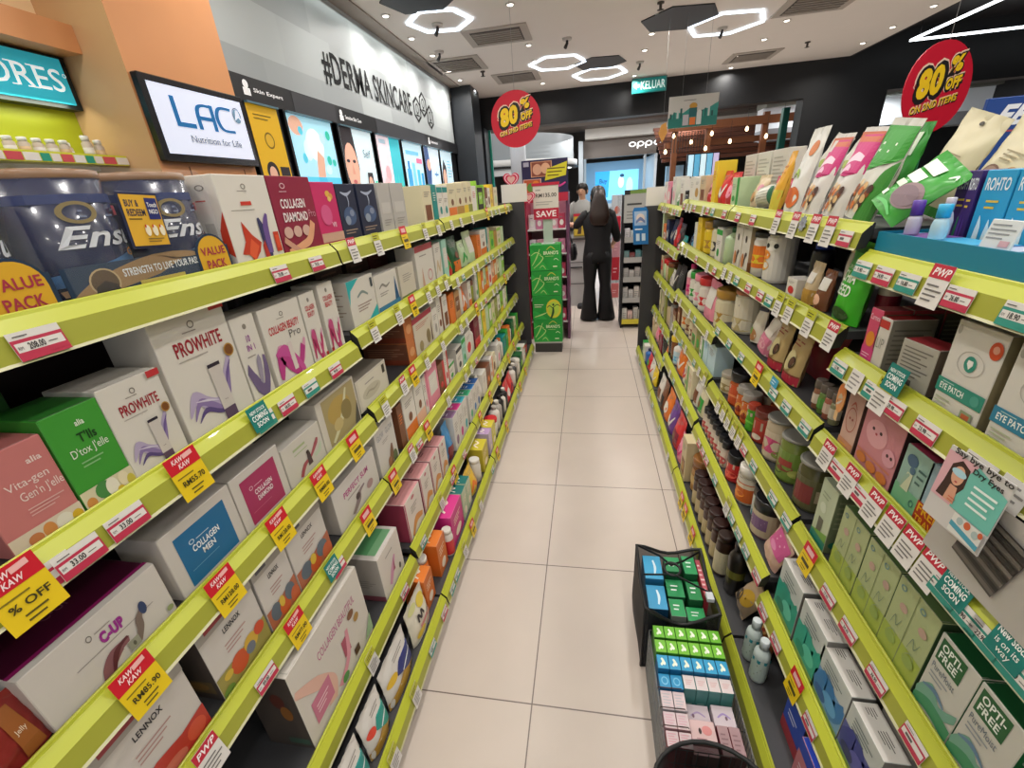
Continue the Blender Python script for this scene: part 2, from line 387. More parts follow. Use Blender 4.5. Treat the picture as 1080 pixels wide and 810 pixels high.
# niche shelf with bottles
b = MB(); b.box(-2.118, -.5, 1.815, -1.95, 1.795, 1.83, mat('d7d9c9', .5)); b.box(-1.95, -.5, 1.808, -1.946, 1.795, 1.845, mat('cfd23a', .45)); b.box(-2.118, -.5, 1.80, -2.10, 1.795, 1.815, mat('d7d9c9', .5)); o = b.build('wall_shelf'); tag(o, 'narrow lime edged wall shelf of white bottles in the niche', 'shelf')
b = MB(); k = 0; y = .9
while y < 1.77:
    w = random.choice((.03, .04, .05)); b.box(-1.946, y, 1.812, -1.9445, y+w, 1.838, [mat('2a9a80'), mat('e3d9d2'), mat('cf4f58'), mat('e8e2dc')][k % 4]); y += w+.004; k += 1
b.build('price_strip', o)
for k in range(17):
    yy = 1.02+.045*k; tall = k in (5, 8, 15); r = .017; h = .062+.012*(k in (15, 16))+(.012 if tall else 0); x = -2.0-(.045 if k in (5, 8, 14) else 0)
    m = MB(); m.lathe([(r*.9, 0), (r, .003), (r, h*.68), (r*.7, h*.76), (r*.7, h*.78)], mat('b9a99a', .4), 14, x, yy); m.lathe([(r*1.01, h*.1), (r*1.01, h*.5)], mat(('d0c8c0', 'c8a880', 'd0c8c4')[k % 3], .5), 14, x, yy)
    o = m.build('supplement_bottle'); o.location = (0, 0, 1.8305); c = MB(); c.lathe([(r*.78, h*.782), (r*.8, h*.98), (r*.7, h)], mat('e4e2de', .4), 14, x, yy); c.build('cap', o)
    tag(o, 'small white capped bottle on the niche shelf, %s from the pillar' % NTH[16-k], 'bottle', 'bottles on the niche shelf')
# ---------------------------------------------------------------- ceiling fittings
dark = mat('26272b', .5)
def hexpts(cx, cy, r, rot): return [(cx+r*math.cos(rot+PI/3*i), cy+r*math.sin(rot+PI/3*i)) for i in range(6)]
def hex_led(cx, cy, r, rot, desc):
    b = MB(); e = mat('e4f1ff', .3, emit=7); O = hexpts(cx, cy, r, rot); I = hexpts(cx, cy, r-.03, rot); z0, z1 = ZC-.0145, ZC-.0105; wm = e
    for i in range(6):
        j = (i+1) % 6
        b.poly([(*O[i], z0), (*I[i], z0), (*I[j], z0), (*O[j], z0)], e)
        b.poly([(*O[j], z0), (*O[j], z1), (*O[i], z1), (*O[i], z0)], wm); b.poly([(*I[i], z0), (*I[i], z1), (*I[j], z1), (*I[j], z0)], wm)
    tag(b.build('hexagon_ceiling_light'), desc, 'ceiling light', 'hexagon ring lights on the ceiling')
def hex_panel(cx, cy, r, rot, desc):
    b = MB(); O = hexpts(cx, cy, r, rot)
    b.loft([[(x, y, ZC-.010) for x, y in O], [(x, y, ZC-.001) for x, y in O]], dark, smooth=False)
    tag(b.build('hexagon_ceiling_panel'), desc, 'ceiling panel', 'dark hexagon panels on the ceiling')
def cat_(px, py): p = at(px, py, 2, ZC-.03); return p.x, p.y
for px, py, w, d in ((464, 26, 68, 'nearest white hexagon ring light left of the aisle'), (765.5, 28.5, 68, 'white hexagon ring light right of the aisle beside a dark panel'), (588, 69, 54, 'white hexagon ring light touching the left side of the farthest dark panel'), (632.5, 80, 50, 'farthest white hexagon ring light below the farthest dark panel')):
    x, y = cat_(px, py); L = at(px-w/2, py, 2, ZC-.03); R_ = at(px+w/2, py, 2, ZC-.03); hex_led(x, y, (L-R_).length/2*1.04, .18, d)
for px, py, w, d in ((441, 4, 82, 'nearest dark hexagon ceiling panel left of the aisle'), (717, 23, 74, 'dark hexagon ceiling panel beside the right hand ring light'), (633, 69, 50, 'farthest and smallest dark hexagon ceiling panel between two ring lights')):
    x, y = cat_(px, py); L = at(px-w/2, py, 2, ZC-.03); R_ = at(px+w/2, py, 2, ZC-.03); hex_panel(x, y, (L-R_).length/2*1.0, .18, d)
DL = [(406.7, 16), (434, 40), (456, 58), (475, 75), (485, 84), (497.5, 94), (538, 4), (557.5, 47), (564, 64), (572.5, 87.5), (695.5, 14.5), (687.5, 35), (680, 52.5), (669, 79.5), (830, 21), (806, 41), (775, 57), (771, 71), (941.5, 28), (910, 45), (985, 5.6)]
bz, gl = mat('d8d4cf', .4), mat('fff6e8', .3, emit=12)
LPOS = []
def downlight(x, y, desc=None):
    b = MB(); b.lathe([(.036, ZC-.008), (.04, ZC-.0005)], bz, 20, x, y); b.lathe([(.023, ZC-.0095), (.024, ZC-.008)], gl, 16, x, y)
    o = b.build('downlight'); tag(o, desc or 'small round recessed ceiling downlight', 'ceiling light', 'recessed downlights in the white ceiling'); LPOS.append((x, y))
for i, (px, py) in enumerate(DL):
    p = at(px, py, 2, ZC); downlight(p.x, p.y, 'small round recessed downlight in the white ceiling, %s counted from the photo\'s left edge' % NTH[sorted(DL).index((px, py))] if i < 50 else None)
def vent(px, py, w, l, desc):
    p = at(px, py, 2, ZC); b = MB(); z = ZC
    b.box(p.x-w/2, p.y-l/2, z-.012, p.x+w/2, p.y+l/2, z-.001, mat('b9b1a8', .6)); 
    o = b.build('ceiling_vent'); tag(o, desc, 'air vent', 'ceiling air vents')
    g = MB(); g.box(p.x-w/2+.07, p.y-l/2+.06, z-.0145, p.x+w/2-.07, p.y+l/2-.06, z-.012, mat('4b4642', .7))
    n = 6
    for i in range(n): 
        yy = p.y-l/2+.08+(l-.16)*(i+.5)/n; g.box(p.x-w/2+.08, yy-.018, z-.022, p.x+w/2-.08, yy+.012, z-.014, mat('9c948b', .6))
    g.build('grille', o)
vent(525, 37, .62, .5, 'ceiling air vent nearest, left of centre'); vent(483, 68, .6, .6, 'ceiling air vent nearest the lit wall panel'); vent(545, 81, .6, .55, 'farthest ceiling air vent, near the round sale sign')
vent(864, 2, .65, .55, 'ceiling air vent at the photo\'s top right'); vent(793, 59, .6, .5, 'ceiling air vent right of the ring light')
def camera_dome(px, py, desc, k=0):
    p = at(px, py+3, 2, ZC); b = MB(); m = mat('2a2a2c', .4)
    b.lathe([(.045, ZC-.02), (.05, ZC-.001)], mat('cfcac4', .5), 16, p.x, p.y)
    b.tube([(p.x, p.y, ZC-.02), (p.x, p.y, ZC-.045), (p.x-.02, p.y-.015, ZC-.085)], [.012, .014, .018], m, 10)
    tag(b.build('ceiling_camera'), desc, 'security camera', 'small ceiling cameras and spot heads')
camera_dome(461, 22, 'dark spot camera inside the nearest hexagon ring light'); camera_dome(463, 51, 'dark spot camera between two vents near the lit wall panel'); camera_dome(598, 37, 'dark spot camera at the ceiling centre'); camera_dome(675, 62, 'dark spot camera above the green exit sign'); camera_dome(762, 26, 'dark spot camera inside the right hand ring light')
def sprinkler(px, py, d):
    p = at(px, py, 2, ZC); b = MB(); b.lathe([(.008, ZC-.06), (.03, ZC-.055), (.012, ZC-.05), (.012, ZC-.015), (.03, ZC-.012), (.03, ZC-.001)], mat('55514c', .4, metal=.6), 12, p.x, p.y)
    tag(b.build('ceiling_sprinkler'), d, 'sprinkler', 'ceiling sprinkler heads')
sprinkler(509, 75, 'small sprinkler head beside the vent near the lit wall'); sprinkler(852, 44, 'small sprinkler head right of the ring light'); sprinkler(697, 2, 'small sprinkler head at the top of the photo')
# LED strip under the dark ceiling
b = MB(); e = mat('f4fbff', .3, emit=6)
b.box(3.99, 5.2, 2.985, 4.01, 7.45, 3.01, e); b.box(3.99, 7.45, 2.985, 6.9, 7.47, 3.01, e)
o = b.build('linear_light'); tag(o, 'angled white LED line light under the dark ceiling at right', 'ceiling light')
b = MB()
for x, y in ((4.0, 5.6), (4.0, 7.3), (5.2, 7.46), (6.5, 7.46)): b.tube([(x, y, 3.01), (x, y, 3.249)], .004, dark, 6)
b.build('mounting_rail', o)
# ---------------------------------------------------------------- shop front and header
blk = mat('0f1013', .5); blk2 = mat('1b2026', .5)
b = MB(); b.box(-2.7, YB, 2.55, 9, YB+.25, ZC+.35, blk)
b.box(-2.7, YB, 0, -1.9, YB+.25, 2.55, blk); b.box(-1.9, YB-.3, 0, -1.62, YB+.25, 2.55, blk2)
b.box(3.08, YB, 0, 4.15, YB+.25, 2.55, blk); struct(b, 'wall_shopfront')
b = MB(); b.box(-1.912, 7.001, 0, -1.62, 7.5, 2.998, blk2); struct(b, 'trim_3')
b = MB(); b.box(8.9, -3, 0, 9, 24, 5.5, blk); struct(b, 'wall_right')
b = MB(); b.box(-1.62, YB+.02, 0, -1.585, YB+.06, 2.549, mat('1f8f78', .3)); struct(b, 'trim_4')
# ---------------------------------------------------------------- the mall beyond the shop front
gb = mat('6d645d', .5); wh = mat('d9d6cf', .5, emit=.12)  # emission in wh brightens the white band, which is no lamp
b = MB(); b.box(-4, 8.3, 4.6, 9, 24, 4.7, mat('8d867e', .7)); struct(b, 'ceiling_mall')
b = MB(); b.box(-4, 23.9, 0, 9, 24, 4.6, mat('777069', .7)); b.box(-4, 8.3, 0, -3.9, 24, 4.6, mat('777069', .7)); struct(b, 'wall_mall')
b = MB(); b.box(-.1, 15.6, 2.95, 9, 16.2, 3.22, wh); b.box(-4, 14.6, 3.22, 9, 16.2, 3.9, mat('5e544c', .6)); b.box(.4, 14.5, 3.3, 9, 14.6, 3.42, mat('7a2f2c', .6)); struct(b, 'trim_5')
o = empty('phone_shop', (1, 16, 0)); tag(o, 'phone shop front with white letters on a grey brown fascia across the mall', 'shop')
P = lambda mb, n: (lambda q: (setattr(q, 'parent', o), setattr(q, 'location', (-1, -16, 0)), q)[-1])(mb.build(n))
b = MB(); b.box(-.15, 16, 2.42, 2.12, 16.3, 2.94, gb); S = flat((1.27, 15.995, 2.60), (.98, 0, 0), (0, 0, .2)); lt = mat('ffffff', .4, emit=2)
art(b, [('o', .11, .62, .11, .36, .34, lt), ('o', .365, .62, .11, .36, .34, lt), ('r', .255, 0, .295, .75, lt), ('o', .62, .62, .11, .36, .34, lt), ('r', .51, 0, .55, .75, lt), ('o', .885, .62, .11, .36, .34, lt)], S)
P(b, 'fascia')
b = MB(); b.box(-.15, 19, 0, 2.3, 19.1, 2.42, mat('8fb3cc', .5, emit=.45)); b.box(2.08, 16, 0, 2.16, 19, 2.42, mat('c3ccd2', .4, emit=.2)); b.box(-.15, 16, 0, -.07, 19, 2.42, mat('9fb0bb', .4, emit=.2)); b.box(1.75, 16, 0, 1.82, 16.1, 2.42, mat('aab5bb', .3)); P(b, 'interior_wall')  # walls emit faintly, standing in for the shop's blue lighting
b = MB(); b.box(.25, 17.4, 1.1, 1.75, 17.5, 2.05, mat('7fcdf2', .4, emit=1.3)); S = flat((.25, 17.395, 1.1), (1.5, 0, 0), (0, 0, .95)); 
art(b, [('p', [(0, .1), (.3, .1), (.34, 1), (0, 1)], mat('35a6e6', .4, emit=1.2)), ('t', 'Buy', .1, .55, .28, .75, mat('1a5f97', .4, emit=.3), 1), ('e', .6, .6, .07, .2, mat('c3e8fa', .4, emit=1.6)), ('e', .8, .45, .08, .3, mat('b0dff7', .4, emit=1.4)), ('e', .62, .82, .05, .06, mat('2f5f86', .4))], S); P(b, 'screen')
b = MB(); b.box(-.1, 17.0, 0, 2.0, 17.2, 1.0, mat('c8d6df', .4)); P(b, 'counter')
# round balcony with its railing
b = MB(); R1 = []; n = 28
for z, r, in ((2.12, 3.15), (2.16, 3.3), (2.30, 3.3)): R1.append([(-3.6+r*math.cos(t), 13.5+r*math.sin(t)*.8, z) for t in [-PI/2+PI*k/n for k in range(n+1)]])
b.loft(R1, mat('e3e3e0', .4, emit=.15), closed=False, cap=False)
R2 = [[(-3.6+r*math.cos(t), 13.5+r*math.sin(t)*.8, z) for t in [-PI/2+PI*k/n for k in range(n+1)]] for r, z in ((3.15, 2.12), (3.32, 2.11), (3.32, 2.16))]
b.loft(R2, blk, closed=False, cap=False)
o2 = b.build('balcony'); tag(o2, 'curved white edged upper floor balcony beyond the shop front', 'balcony')
b = MB()
b.loft([[(-3.6+3.2*math.cos(t), 13.5+3.2*math.sin(t)*.8, z) for t in [-PI/2+PI*k/n for k in range(n+1)]] for z in (2.30, 2.86)], mat('aeb4b6', .3, alpha=.6), closed=False, cap=False)
b.build('glass_panel', o2)
b = MB(); 
for i in range(6): b.box(-2.5, 12.2, 2.36+.09*i, -.95, 12.25, 2.40+.09*i, mat('2b2c30', .4))
b.box(-1.75, 12.15, 2.3, -1.68, 12.2, 2.9, blk); b.build('railing', o2)
b = MB(); b.lathe([(.165, 0), (.165, 4.59)], mat('d5d8dc', .35), 28, -1.46, 10.2); struct(b, 'column_mall')
b = MB(); b.box(-.95, 14.5, 0, -.62, 14.8, 2.12, mat('2f3338', .4)); b.box(-.3, 15.5, 0, -.16, 15.9, 2.9, mat('a4acb1', .3)); struct(b, 'column_mall_2')
b = MB(); b.box(-.98, 14.4, 1.86, -.6, 14.48, 2.06, mat('d7f2ff', .4, emit=1.5)); o2 = b.build('lightbox'); tag(o2, 'small white lit box under the balcony beside the phone shop', 'sign')
# timber pergola of the restaurant
wd, wd2 = mat('7b4a2c', .5, noise=.1, scale=5), mat('5e3422', .5)
o2 = empty('timber_pergola', (3, 12, 0)); tag(o2, 'brown timber frame of the restaurant at right beyond the shop front', 'pergola')
def Q(mb, n):
    q = mb.build(n); q.parent = o2; q.location = (-3, -12, 0)
for x in (1.62, 2.35, 3.55, 4.5):
    b = MB(); b.box(x, 12, 0, x+.12, 12.12, 2.85, wd); Q(b, 'post')
b = MB(); b.box(1.5, 11.95, 2.62, 5, 12.1, 2.78, wd); b.box(1.5, 12.3, 2.3, 5, 12.4, 2.42, wd); Q(b, 'beam')
b = MB()
for i in range(9): b.box(1.5, 12.6+.25*i, 2.02+.11*i, 5.2, 12.7+.25*i, 2.10+.11*i, wd2)
Q(b, 'roof_slats')
b = MB(); b.box(1.75, 13.5, 0, 2.2, 13.6, 1.95, mat('86a6bd', .3, emit=.2)); b.box(2.35, 13.5, 0, 5, 13.6, 1.7, mat('4d3629', .6)); Q(b, 'back_wall')
b = MB()
for i in range(12): b.box(1.5+.06*i, 11.4, 2.15, 1.515+.06*i, 11.42, 2.55, mat('2b1d16', .5))
Q(b, 'hanging_slats')
warm = mat('ffdca8', .4, emit=9)
for i, (x, z) in enumerate(((1.9, 2.5), (2.3, 2.36), (2.75, 2.5), (3.1, 2.3), (3.45, 2.52), (3.9, 2.35), (2.6, 2.2), (1.75, 2.2), (4.2, 2.6))):
    b = MB(); y = 11.6+.1*(i % 3); b.lathe([(.012, z+.05), (.03, z+.02), (.035, z-.02), (.015, z-.045)], warm, 10, x, y); b.tube([(x, y, z+.05), (x, y, z+.4)], .004, blk, 5)
    o3 = b.build('pendant_lamp'); tag(o3, 'small warm pendant lamp under the restaurant timber frame, %s from left' % NTH[[7, 0, 1, 6, 2, 3, 4, 5, 8].index(i) if i in (7,0,1,6,2,3,4,5,8) else i], 'lamp', 'pendant lamps in the timber restaurant')
b = MB(); b.box(2.0, 10.4, 1.62, 2.62, 10.5, 2.06, blk)
for i in range(5): b.box(2.02+.12*i, 10.38, 1.64, 2.12+.12*i, 10.4, 2.04, mat(('bfe3f2', '5aa6c8', 'd4ecf2', '74b7d6', 'c7b8d8')[i], .4, emit=.9))
o3 = b.build('menu_screen'); tag(o3, 'lit screen of blue and white vertical stripes beyond the aisle', 'screen')
b = MB(); b.box(2.3, 10.5, 0, 4.2, 11.2, 1.45, mat('2a1d16', .5)); b.box(2.2, 10.4, 1.45, 4.3, 11.3, 1.5, mat('8a6a4c', .4))
o3 = b.build('restaurant_counter'); tag(o3, 'dark restaurant counter with pale top beyond the right rack', 'counter')
o2_pergola = bpy.data.objects['timber_pergola']; o2_pergola.location.x += .32
# right opening: bright bulkhead, dark stalls
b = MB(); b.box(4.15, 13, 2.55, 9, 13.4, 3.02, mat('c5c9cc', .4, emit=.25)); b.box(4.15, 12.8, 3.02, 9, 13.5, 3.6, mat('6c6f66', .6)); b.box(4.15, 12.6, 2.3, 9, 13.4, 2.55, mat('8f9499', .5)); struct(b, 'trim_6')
b = MB(); b.box(4.3, 13.2, 0, 9, 13.3, 2.3, mat('1b1f22', .5)); b.box(5.2, 13.15, 0, 5.7, 13.2, 2.3, mat('1f6a5d', .4)); struct(b, 'wall_stall')
b = MB(); S = flat((4.06, 8.0-.003, 1.985), (.26, 0, 0), (0, 0, .09)); b.box(4.03, 7.99, 1.96, 4.149, 7.997, 2.1, blk)
for k in range(0): pass
b = MB(); b.box(3.5, 7.98, 1.94, 4.4, 7.998, 2.11, blk); S = flat((4.08, 7.978, 1.985), (.26, 0, 0), (0, 0, .09)); art(b, [('t', 'NY', 0, 0, 1, 1, mat('f4f4f4', .4, emit=.6), 1)], S)
o3 = b.build('shop_lettering'); tag(o3, 'two white capital letters on black beside the right hand opening', 'sign')
b = MB(); b.box(2.98, 8.4, .0, 3.07, 8.5, 2.5, mat('16584e', .3)); struct(b, 'trim_7')
# two unseen lamps added to brighten the column, then mall lamps seen as bright dots
spots = [(-2.3, 9.0, 4.58), (1.2, 9.0, 4.58), (-.9, 14.2, 3.2), (.6, 13.5, 3.3), (2.6, 14.0, 3.25), (-.5, 11.5, 4.59), (1.2, 11.0, 4.59), (5.4, 12.4, 3.0), (6.4, 12.4, 3.0)]
for x, y, z in spots:
    ld = bpy.data.lights.new('mall_lamp_and_fill', 'AREA'); ld.shape = 'DISK'; ld.size = .5; ld.energy = 110; lo = bpy.data.objects.new('mall_lamp_and_fill', ld); COL.objects.link(lo); lo.location = (x, y, z-.05)
ld = bpy.data.lights.new('phone_shop_lamp', 'AREA'); ld.size = 1.6; ld.energy = 40; ld.color = (.8, .92, 1); lo = bpy.data.objects.new('phone_shop_lamp', ld); COL.objects.link(lo); lo.location = (1, 17.5, 2.4)
# ---------------------------------------------------------------- the two gondola racks
# lip x and the height of the lower rail edge for each shelf (1 = top .. 6 = base deck) in each bay, nearest bay first
BAY = {'L': [-.15, 1.185, 2.19, 3.20, 4.335], 'R': [-.15, 1.13, 2.145, 3.195, 4.23]}
LX = {'L': [0, -.70, -.70, -.70, -.70, -.655, -.56], 'R': [0, .60, .60, .60, .60, .555, .475]}
LZ = {'L': [0, [1.438, 1.438, 1.443, 1.445], [1.15, 1.176, 1.15, 1.147], [.893, .912, .90, .897], [.628, .626, .61, .606], [.27, .30, .30, .30], [.062]*4],
      'R': [0, [1.363, 1.419, 1.419, 1.37], [1.13, 1.18, 1.16, 1.09], [.90, .912, .84, .79], [.585, .595, .61, .47], [.29, .35, .37, .26], [.062]*4]}
BACK = {'L': -1.13, 'R': 1.03}
SGN = {'L': 1, 'R': -1}          # the way the rack's front faces along x
PLATE = .044                      # shelf surface above the lower rail edge
SIDE = {'L': 'left rack', 'R': 'right rack'}
def bay_of(side, y):
    for i in range(3):
        if y < BAY[side][i+1]: return i
    return 3
def lipz(side, s, y): return LZ[side][s][bay_of(side, y)]
lime = mat('b4ba38', .36, coat=.3); lime_shade = mat('9fa13a', .42); metal = mat('4a4a4d', .45, metal=.3); black = mat('1c1c1f', .55); cream = mat('b6b38e', .4)  # the second, darker lime paints shade onto the rail's lower facet
NAMEBAY = ['nearest bay', 'second bay', 'third bay', 'farthest bay']
for side in 'LR':
    g = SGN[side]
    for i in range(4):
        y0, y1 = BAY[side][i]+.004, BAY[side][i+1]-.004
        o = empty('display_rack', (BACK[side], (y0+y1)/2, 0)); W = o.location.copy()
        def prt(mb, n, par=o, W=W):
            q = mb.build(n); q.parent = par
            if par is o: q.location = -W
            return q
        tag(o, '%s of the %s, dark metal shelving with lime green price rails' % (NAMEBAY[i], SIDE[side]), 'shelving', 'dark shelving bays along the aisle')
        bx = BACK[side]; H = 1.50
        b = MB(); b.box(min(bx, bx-g*.03), y0, 0, max(bx, bx-g*.03), y1, 1.49 if side == 'L' else 1.47, black); prt(b, 'back_panel')
        for k, yy in enumerate((y0, y1-.03)):
            b = MB(); b.box(min(bx, bx+g*.04), yy, 0, max(bx, bx+g*.04), yy+.03, 1.40, metal)
            for z in range(26): b.box(bx+g*.0401-.0005, yy+.008, .1+z*.05, bx+g*.0401+.0005, yy+.013, .125+z*.05, black)
            prt(b, 'upright')
        for s in range(1, 7):
            xf = LX[side][s]; z = LZ[side][s][i]; xi = xf-g*.03
            b = MB(); x0, x1 = sorted((bx+g*.041, xi)); b.box(x0, y0+.002, z+PLATE-.022, x1, y1-.002, z+PLATE-.001, metal)
            if s == 6: b.box(x0, y0+.002, .001, x1-.0 if g < 0 else x1, y1-.002, z+PLATE-.023, black)
            q = prt(b, 'base_deck' if s == 6 else 'shelf')
            if s < 6:
                for yy in (y0+.004, y1-.010):
                    b = MB(); b.loft([[(bx+g*.042, t, z+.003), (bx+g*.042, t, z-.06), (xi-g*.08, t, z-.012), (xi-g*.06, t, z+.003)] for t in (yy, yy+.006)], metal, smooth=False); r = b.build('bracket', q)
            # price rail
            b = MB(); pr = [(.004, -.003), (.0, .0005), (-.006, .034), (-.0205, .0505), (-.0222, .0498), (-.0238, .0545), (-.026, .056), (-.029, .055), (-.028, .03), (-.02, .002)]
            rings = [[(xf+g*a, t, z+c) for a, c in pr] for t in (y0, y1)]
            n = len(pr); mm = [cream, lime_shade, lime, lime, lime, lime, lime, lime_shade, lime_shade, cream]
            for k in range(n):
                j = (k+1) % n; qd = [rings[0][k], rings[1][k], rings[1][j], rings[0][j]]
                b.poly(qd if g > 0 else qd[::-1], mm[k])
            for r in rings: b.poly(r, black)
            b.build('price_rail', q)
    # end panel at the far end
    b = MB(); xa, xb = sorted((BACK[side]-g*.03, LX[side][1]+g*.11)); ye = BAY[side][4]
    b.box(xa, ye+.002, 0, xb, ye+.03, 1.505 if side == 'L' else 1.40, mat('38373a', .5))
    fx = LX[side][1]+g*.1095
    for z in range(50): b.box(min(fx, fx+g*.001), ye+.010, .06+z*.027, max(fx, fx+g*.001), ye+.016, .072+z*.027, black)
    o = b.build('end_panel'); tag(o, 'dark grey end panel at the far end of the %s' % SIDE[side], 'panel')
# ---------------------------------------------------------------- product makers: local frame x to the right, front face at y=0 looking to -y, z up
PAL = dict(white='dcd7ce', cream='d9cfae', beige='c9b491', grey='a9a39c', charcoal='3b3a3c', black='1d1c1f', navy='232a4a', blue='2563ae', skyblue='5fb0d8', teal='188a86', turquoise='2bb0b4', green='2f9a3c', lime='8cc13a', darkgreen='1d5a33', olive='8a8f3a', yellow='e2c22c', gold='b58a3a', orange='e0762a', red='cc2a2f', maroon='7c1a34', pink='e28aa0', magenta='d02a78', purple='6a3f8e', lilac='b49ac8', brown='7a4a30', kraft='b98e5f', amber='7a3d17', peach='e8b79a', paleblue='b8d3dd', palegreen='bcd3a8', mint='9fd0bf')
def pc(c): return PAL.get(c, c) if isinstance(c, str) else c
def cvt(ops): return [tuple(pc(q) if isinstance(q, str) and q in PAL and not (o[0] == 't' and i == 1) else q for i, q in enumerate(o)) for o in ops]
NEAR = 1
def clampS(S): return lambda u, v, o: S(min(1, max(0, u)), min(1, max(0, v)), o)
def carton(w, h, d, c='white', art_=(), sart=(), tart=(), ct=None, cs=None, flap=True):
    b = MB(); c = pc(c); x = w/2
    b.box(-x, 0, 0, x, d, h, c, top=pc(ct or c), side=pc(cs or c), ch=min(.0012, w*.03))
    art(b, cvt(art_), clampS(flat((-x, 0, 0), (w, 0, 0), (0, 0, h))))
    if NEAR < 0: art(b, cvt(sart), clampS(flat((-x, d, 0), (0, -d, 0), (0, 0, h))))
    else: art(b, cvt(sart), clampS(flat((x, 0, 0), (0, d, 0), (0, 0, h))))
    T = flat((-x, 0, h), (w, 0, 0), (0, d, 0))
    art(b, cvt(tart), T)
    if flap: art(b, [('r', .03, .012, .97, .02, 'b3aca3'), ('r', .03, .02, .036, .16, 'b3aca3'), ('r', .964, .02, .97, .16, 'b3aca3')], T, lift=.0002)
    return [('body', b)]
def bag_surface(w, h, d, ends):
    def T(u, v):
        a = max(0, 1-abs(2*u-1)**2.4)**.62
        if ends == 'stand': p = (.72+.28*min(1, v/.25)) if v < .25 else max(.03, 1-((v-.25)/.68)**1.7) if v < .93 else .03
        else: p = max(.03, math.sin(PI*min(1, max(0, (v-.05)/.9))))**.6
        return d/2*a*p
    def nar(u, v): 
        s = 1-.05*math.sin(PI*v)
        return (u-.5)*w*s
    fr = lambda u, v, o: Vector((nar(u, v), d/2-T(u, v)-o, h*v))
    bk = lambda u, v, o: Vector((nar(u, v), d/2+T(u, v)+o, h*v))
    return fr, bk
def pouch(w, h, d, c='white', art_=(), ends='stand', back=None, grid=6, mats=None, crimp=None):
    """a flexible bag: front and back sheets that bulge and meet in flat seals"""
    b = MB(); c = pc(c); fr, bk = bag_surface(w, h, d, ends); nu, nv = 12, 16
    wob = lambda u, v: .0012*math.sin(17*u+9*v)+.001*math.sin(23*v-11*u)
    for S, m, fl in ((fr, c, 1), (bk, pc(back or c), 0)):
        P = [S(i/nu, j/nv, wob(i/nu, j/nv)) for j in range(nv+1) for i in range(nu+1)]
        fs = []
        for j in range(nv):
            for i in range(nu):
                q = (j*(nu+1)+i, j*(nu+1)+i+1, (j+1)*(nu+1)+i+1, (j+1)*(nu+1)+i); fs.append(q if fl else q[::-1])
        b.faces(P, fs, mats or mat(m, .32), True)
    if ends == 'stand':
        P = [fr(i/nu, 0, 0) for i in range(nu+1)]+[bk(i/nu, 0, 0) for i in range(nu, -1, -1)]
        b.poly(P[::-1], c)
    art(b, cvt(art_), clampS(fr), grid=grid, lift=.0022)
    if crimp:
        art(b, [('r', .02, .945+.013*k, .98, .952+.013*k, pc(crimp)) for k in range(4)], fr, grid=4, lift=.0024)
    return [('body', b)]
def cyl(r, span=4.2):
    return lambda z0, z1, cy: (lambda u, v, o, q=.5*NEAR: Vector((-(r+o)*math.cos(PI/2+(u-.5)*span+q), cy-(r+o)*math.sin(PI/2+(u-.5)*span+q), z0+(z1-z0)*v)))
def bottle(w, h, d, c='white', cap='white', label=None, art_=(), shoulder=.7, neck=.42, caph=.14, l0=.08, l1=.62, rough=.35, n=20, alpha=1, ribs=False):
    r = min(w, d)/2*.97; b = MB(); cm = mat(pc(c), rough, coat=.3, alpha=alpha); hz = h*(1-caph)
    prof = [(r*.9, 0), (r, h*.025), (r, h*shoulder*.98), (r*.93, h*(shoulder+.05)), (r*(neck+.15), h*(shoulder+(1-caph-shoulder)*.75)), (r*neck, hz-.001), (r*neck, hz)]
    b.lathe(prof, cm, n, 0, r)
    if label:
        S = cyl(r+.0006)(h*l0, h*l1, r); lm = mat(pc(label), .4)
        for i in range(14): b.poly([S(i/14, 0, 0), S((i+1)/14, 0, 0), S((i+1)/14, 1, 0), S(i/14, 1, 0)], lm, True)
        art(b, cvt(art_), clampS(S), grid=5, lift=.0012)
    out = [('body', b)]
    k = MB(); rc = r*neck*1.12; km = mat(pc(cap), .35)
    k.lathe([(rc, hz+.0005), (rc, h*.985), (rc*.86, h)], km, n, 0, r)
    out.append(('cap', k))
    return out
def jar(w, h, d, c='white', cap='black', label=None, art_=(), caph=.22, l0=.06, l1=.7, lidr=1.0, glass=False, ct=None, n=24):
    r = min(w, d)/2*.97; b = MB(); cm = mat(pc(c), .25, coat=.4); hz = h*(1-caph)
    b.lathe([(r*.92, 0), (r*.98, h*.02), (r*.98, hz*.88), (r*.9, hz*.96), (r*.86, hz)], cm, n, 0, r)
    if label:
        S = cyl(r*.98+.0006)(h*l0, h*l1, r); lm = mat(pc(label), .4)
        for i in range(14): b.poly([S(i/14, 0, 0), S((i+1)/14, 0, 0), S((i+1)/14, 1, 0), S(i/14, 1, 0)], lm, True)
        art(b, cvt(art_), clampS(S), grid=5, lift=.0012)
    k = MB(); rc = r*lidr; km = mat(pc(cap), .35, coat=.2); kt = mat(pc(ct or cap), .35)
    k.lathe([(rc*.97, hz+.0005), (rc, hz+.002), (rc, h-.004), (rc*.95, h-.0005), (rc*.9, h-.0005), (rc*.88, h-.002)], km, n, 0, r, mats=[km, km, km, km, kt])
    return [('body', b), ('lid', k)]
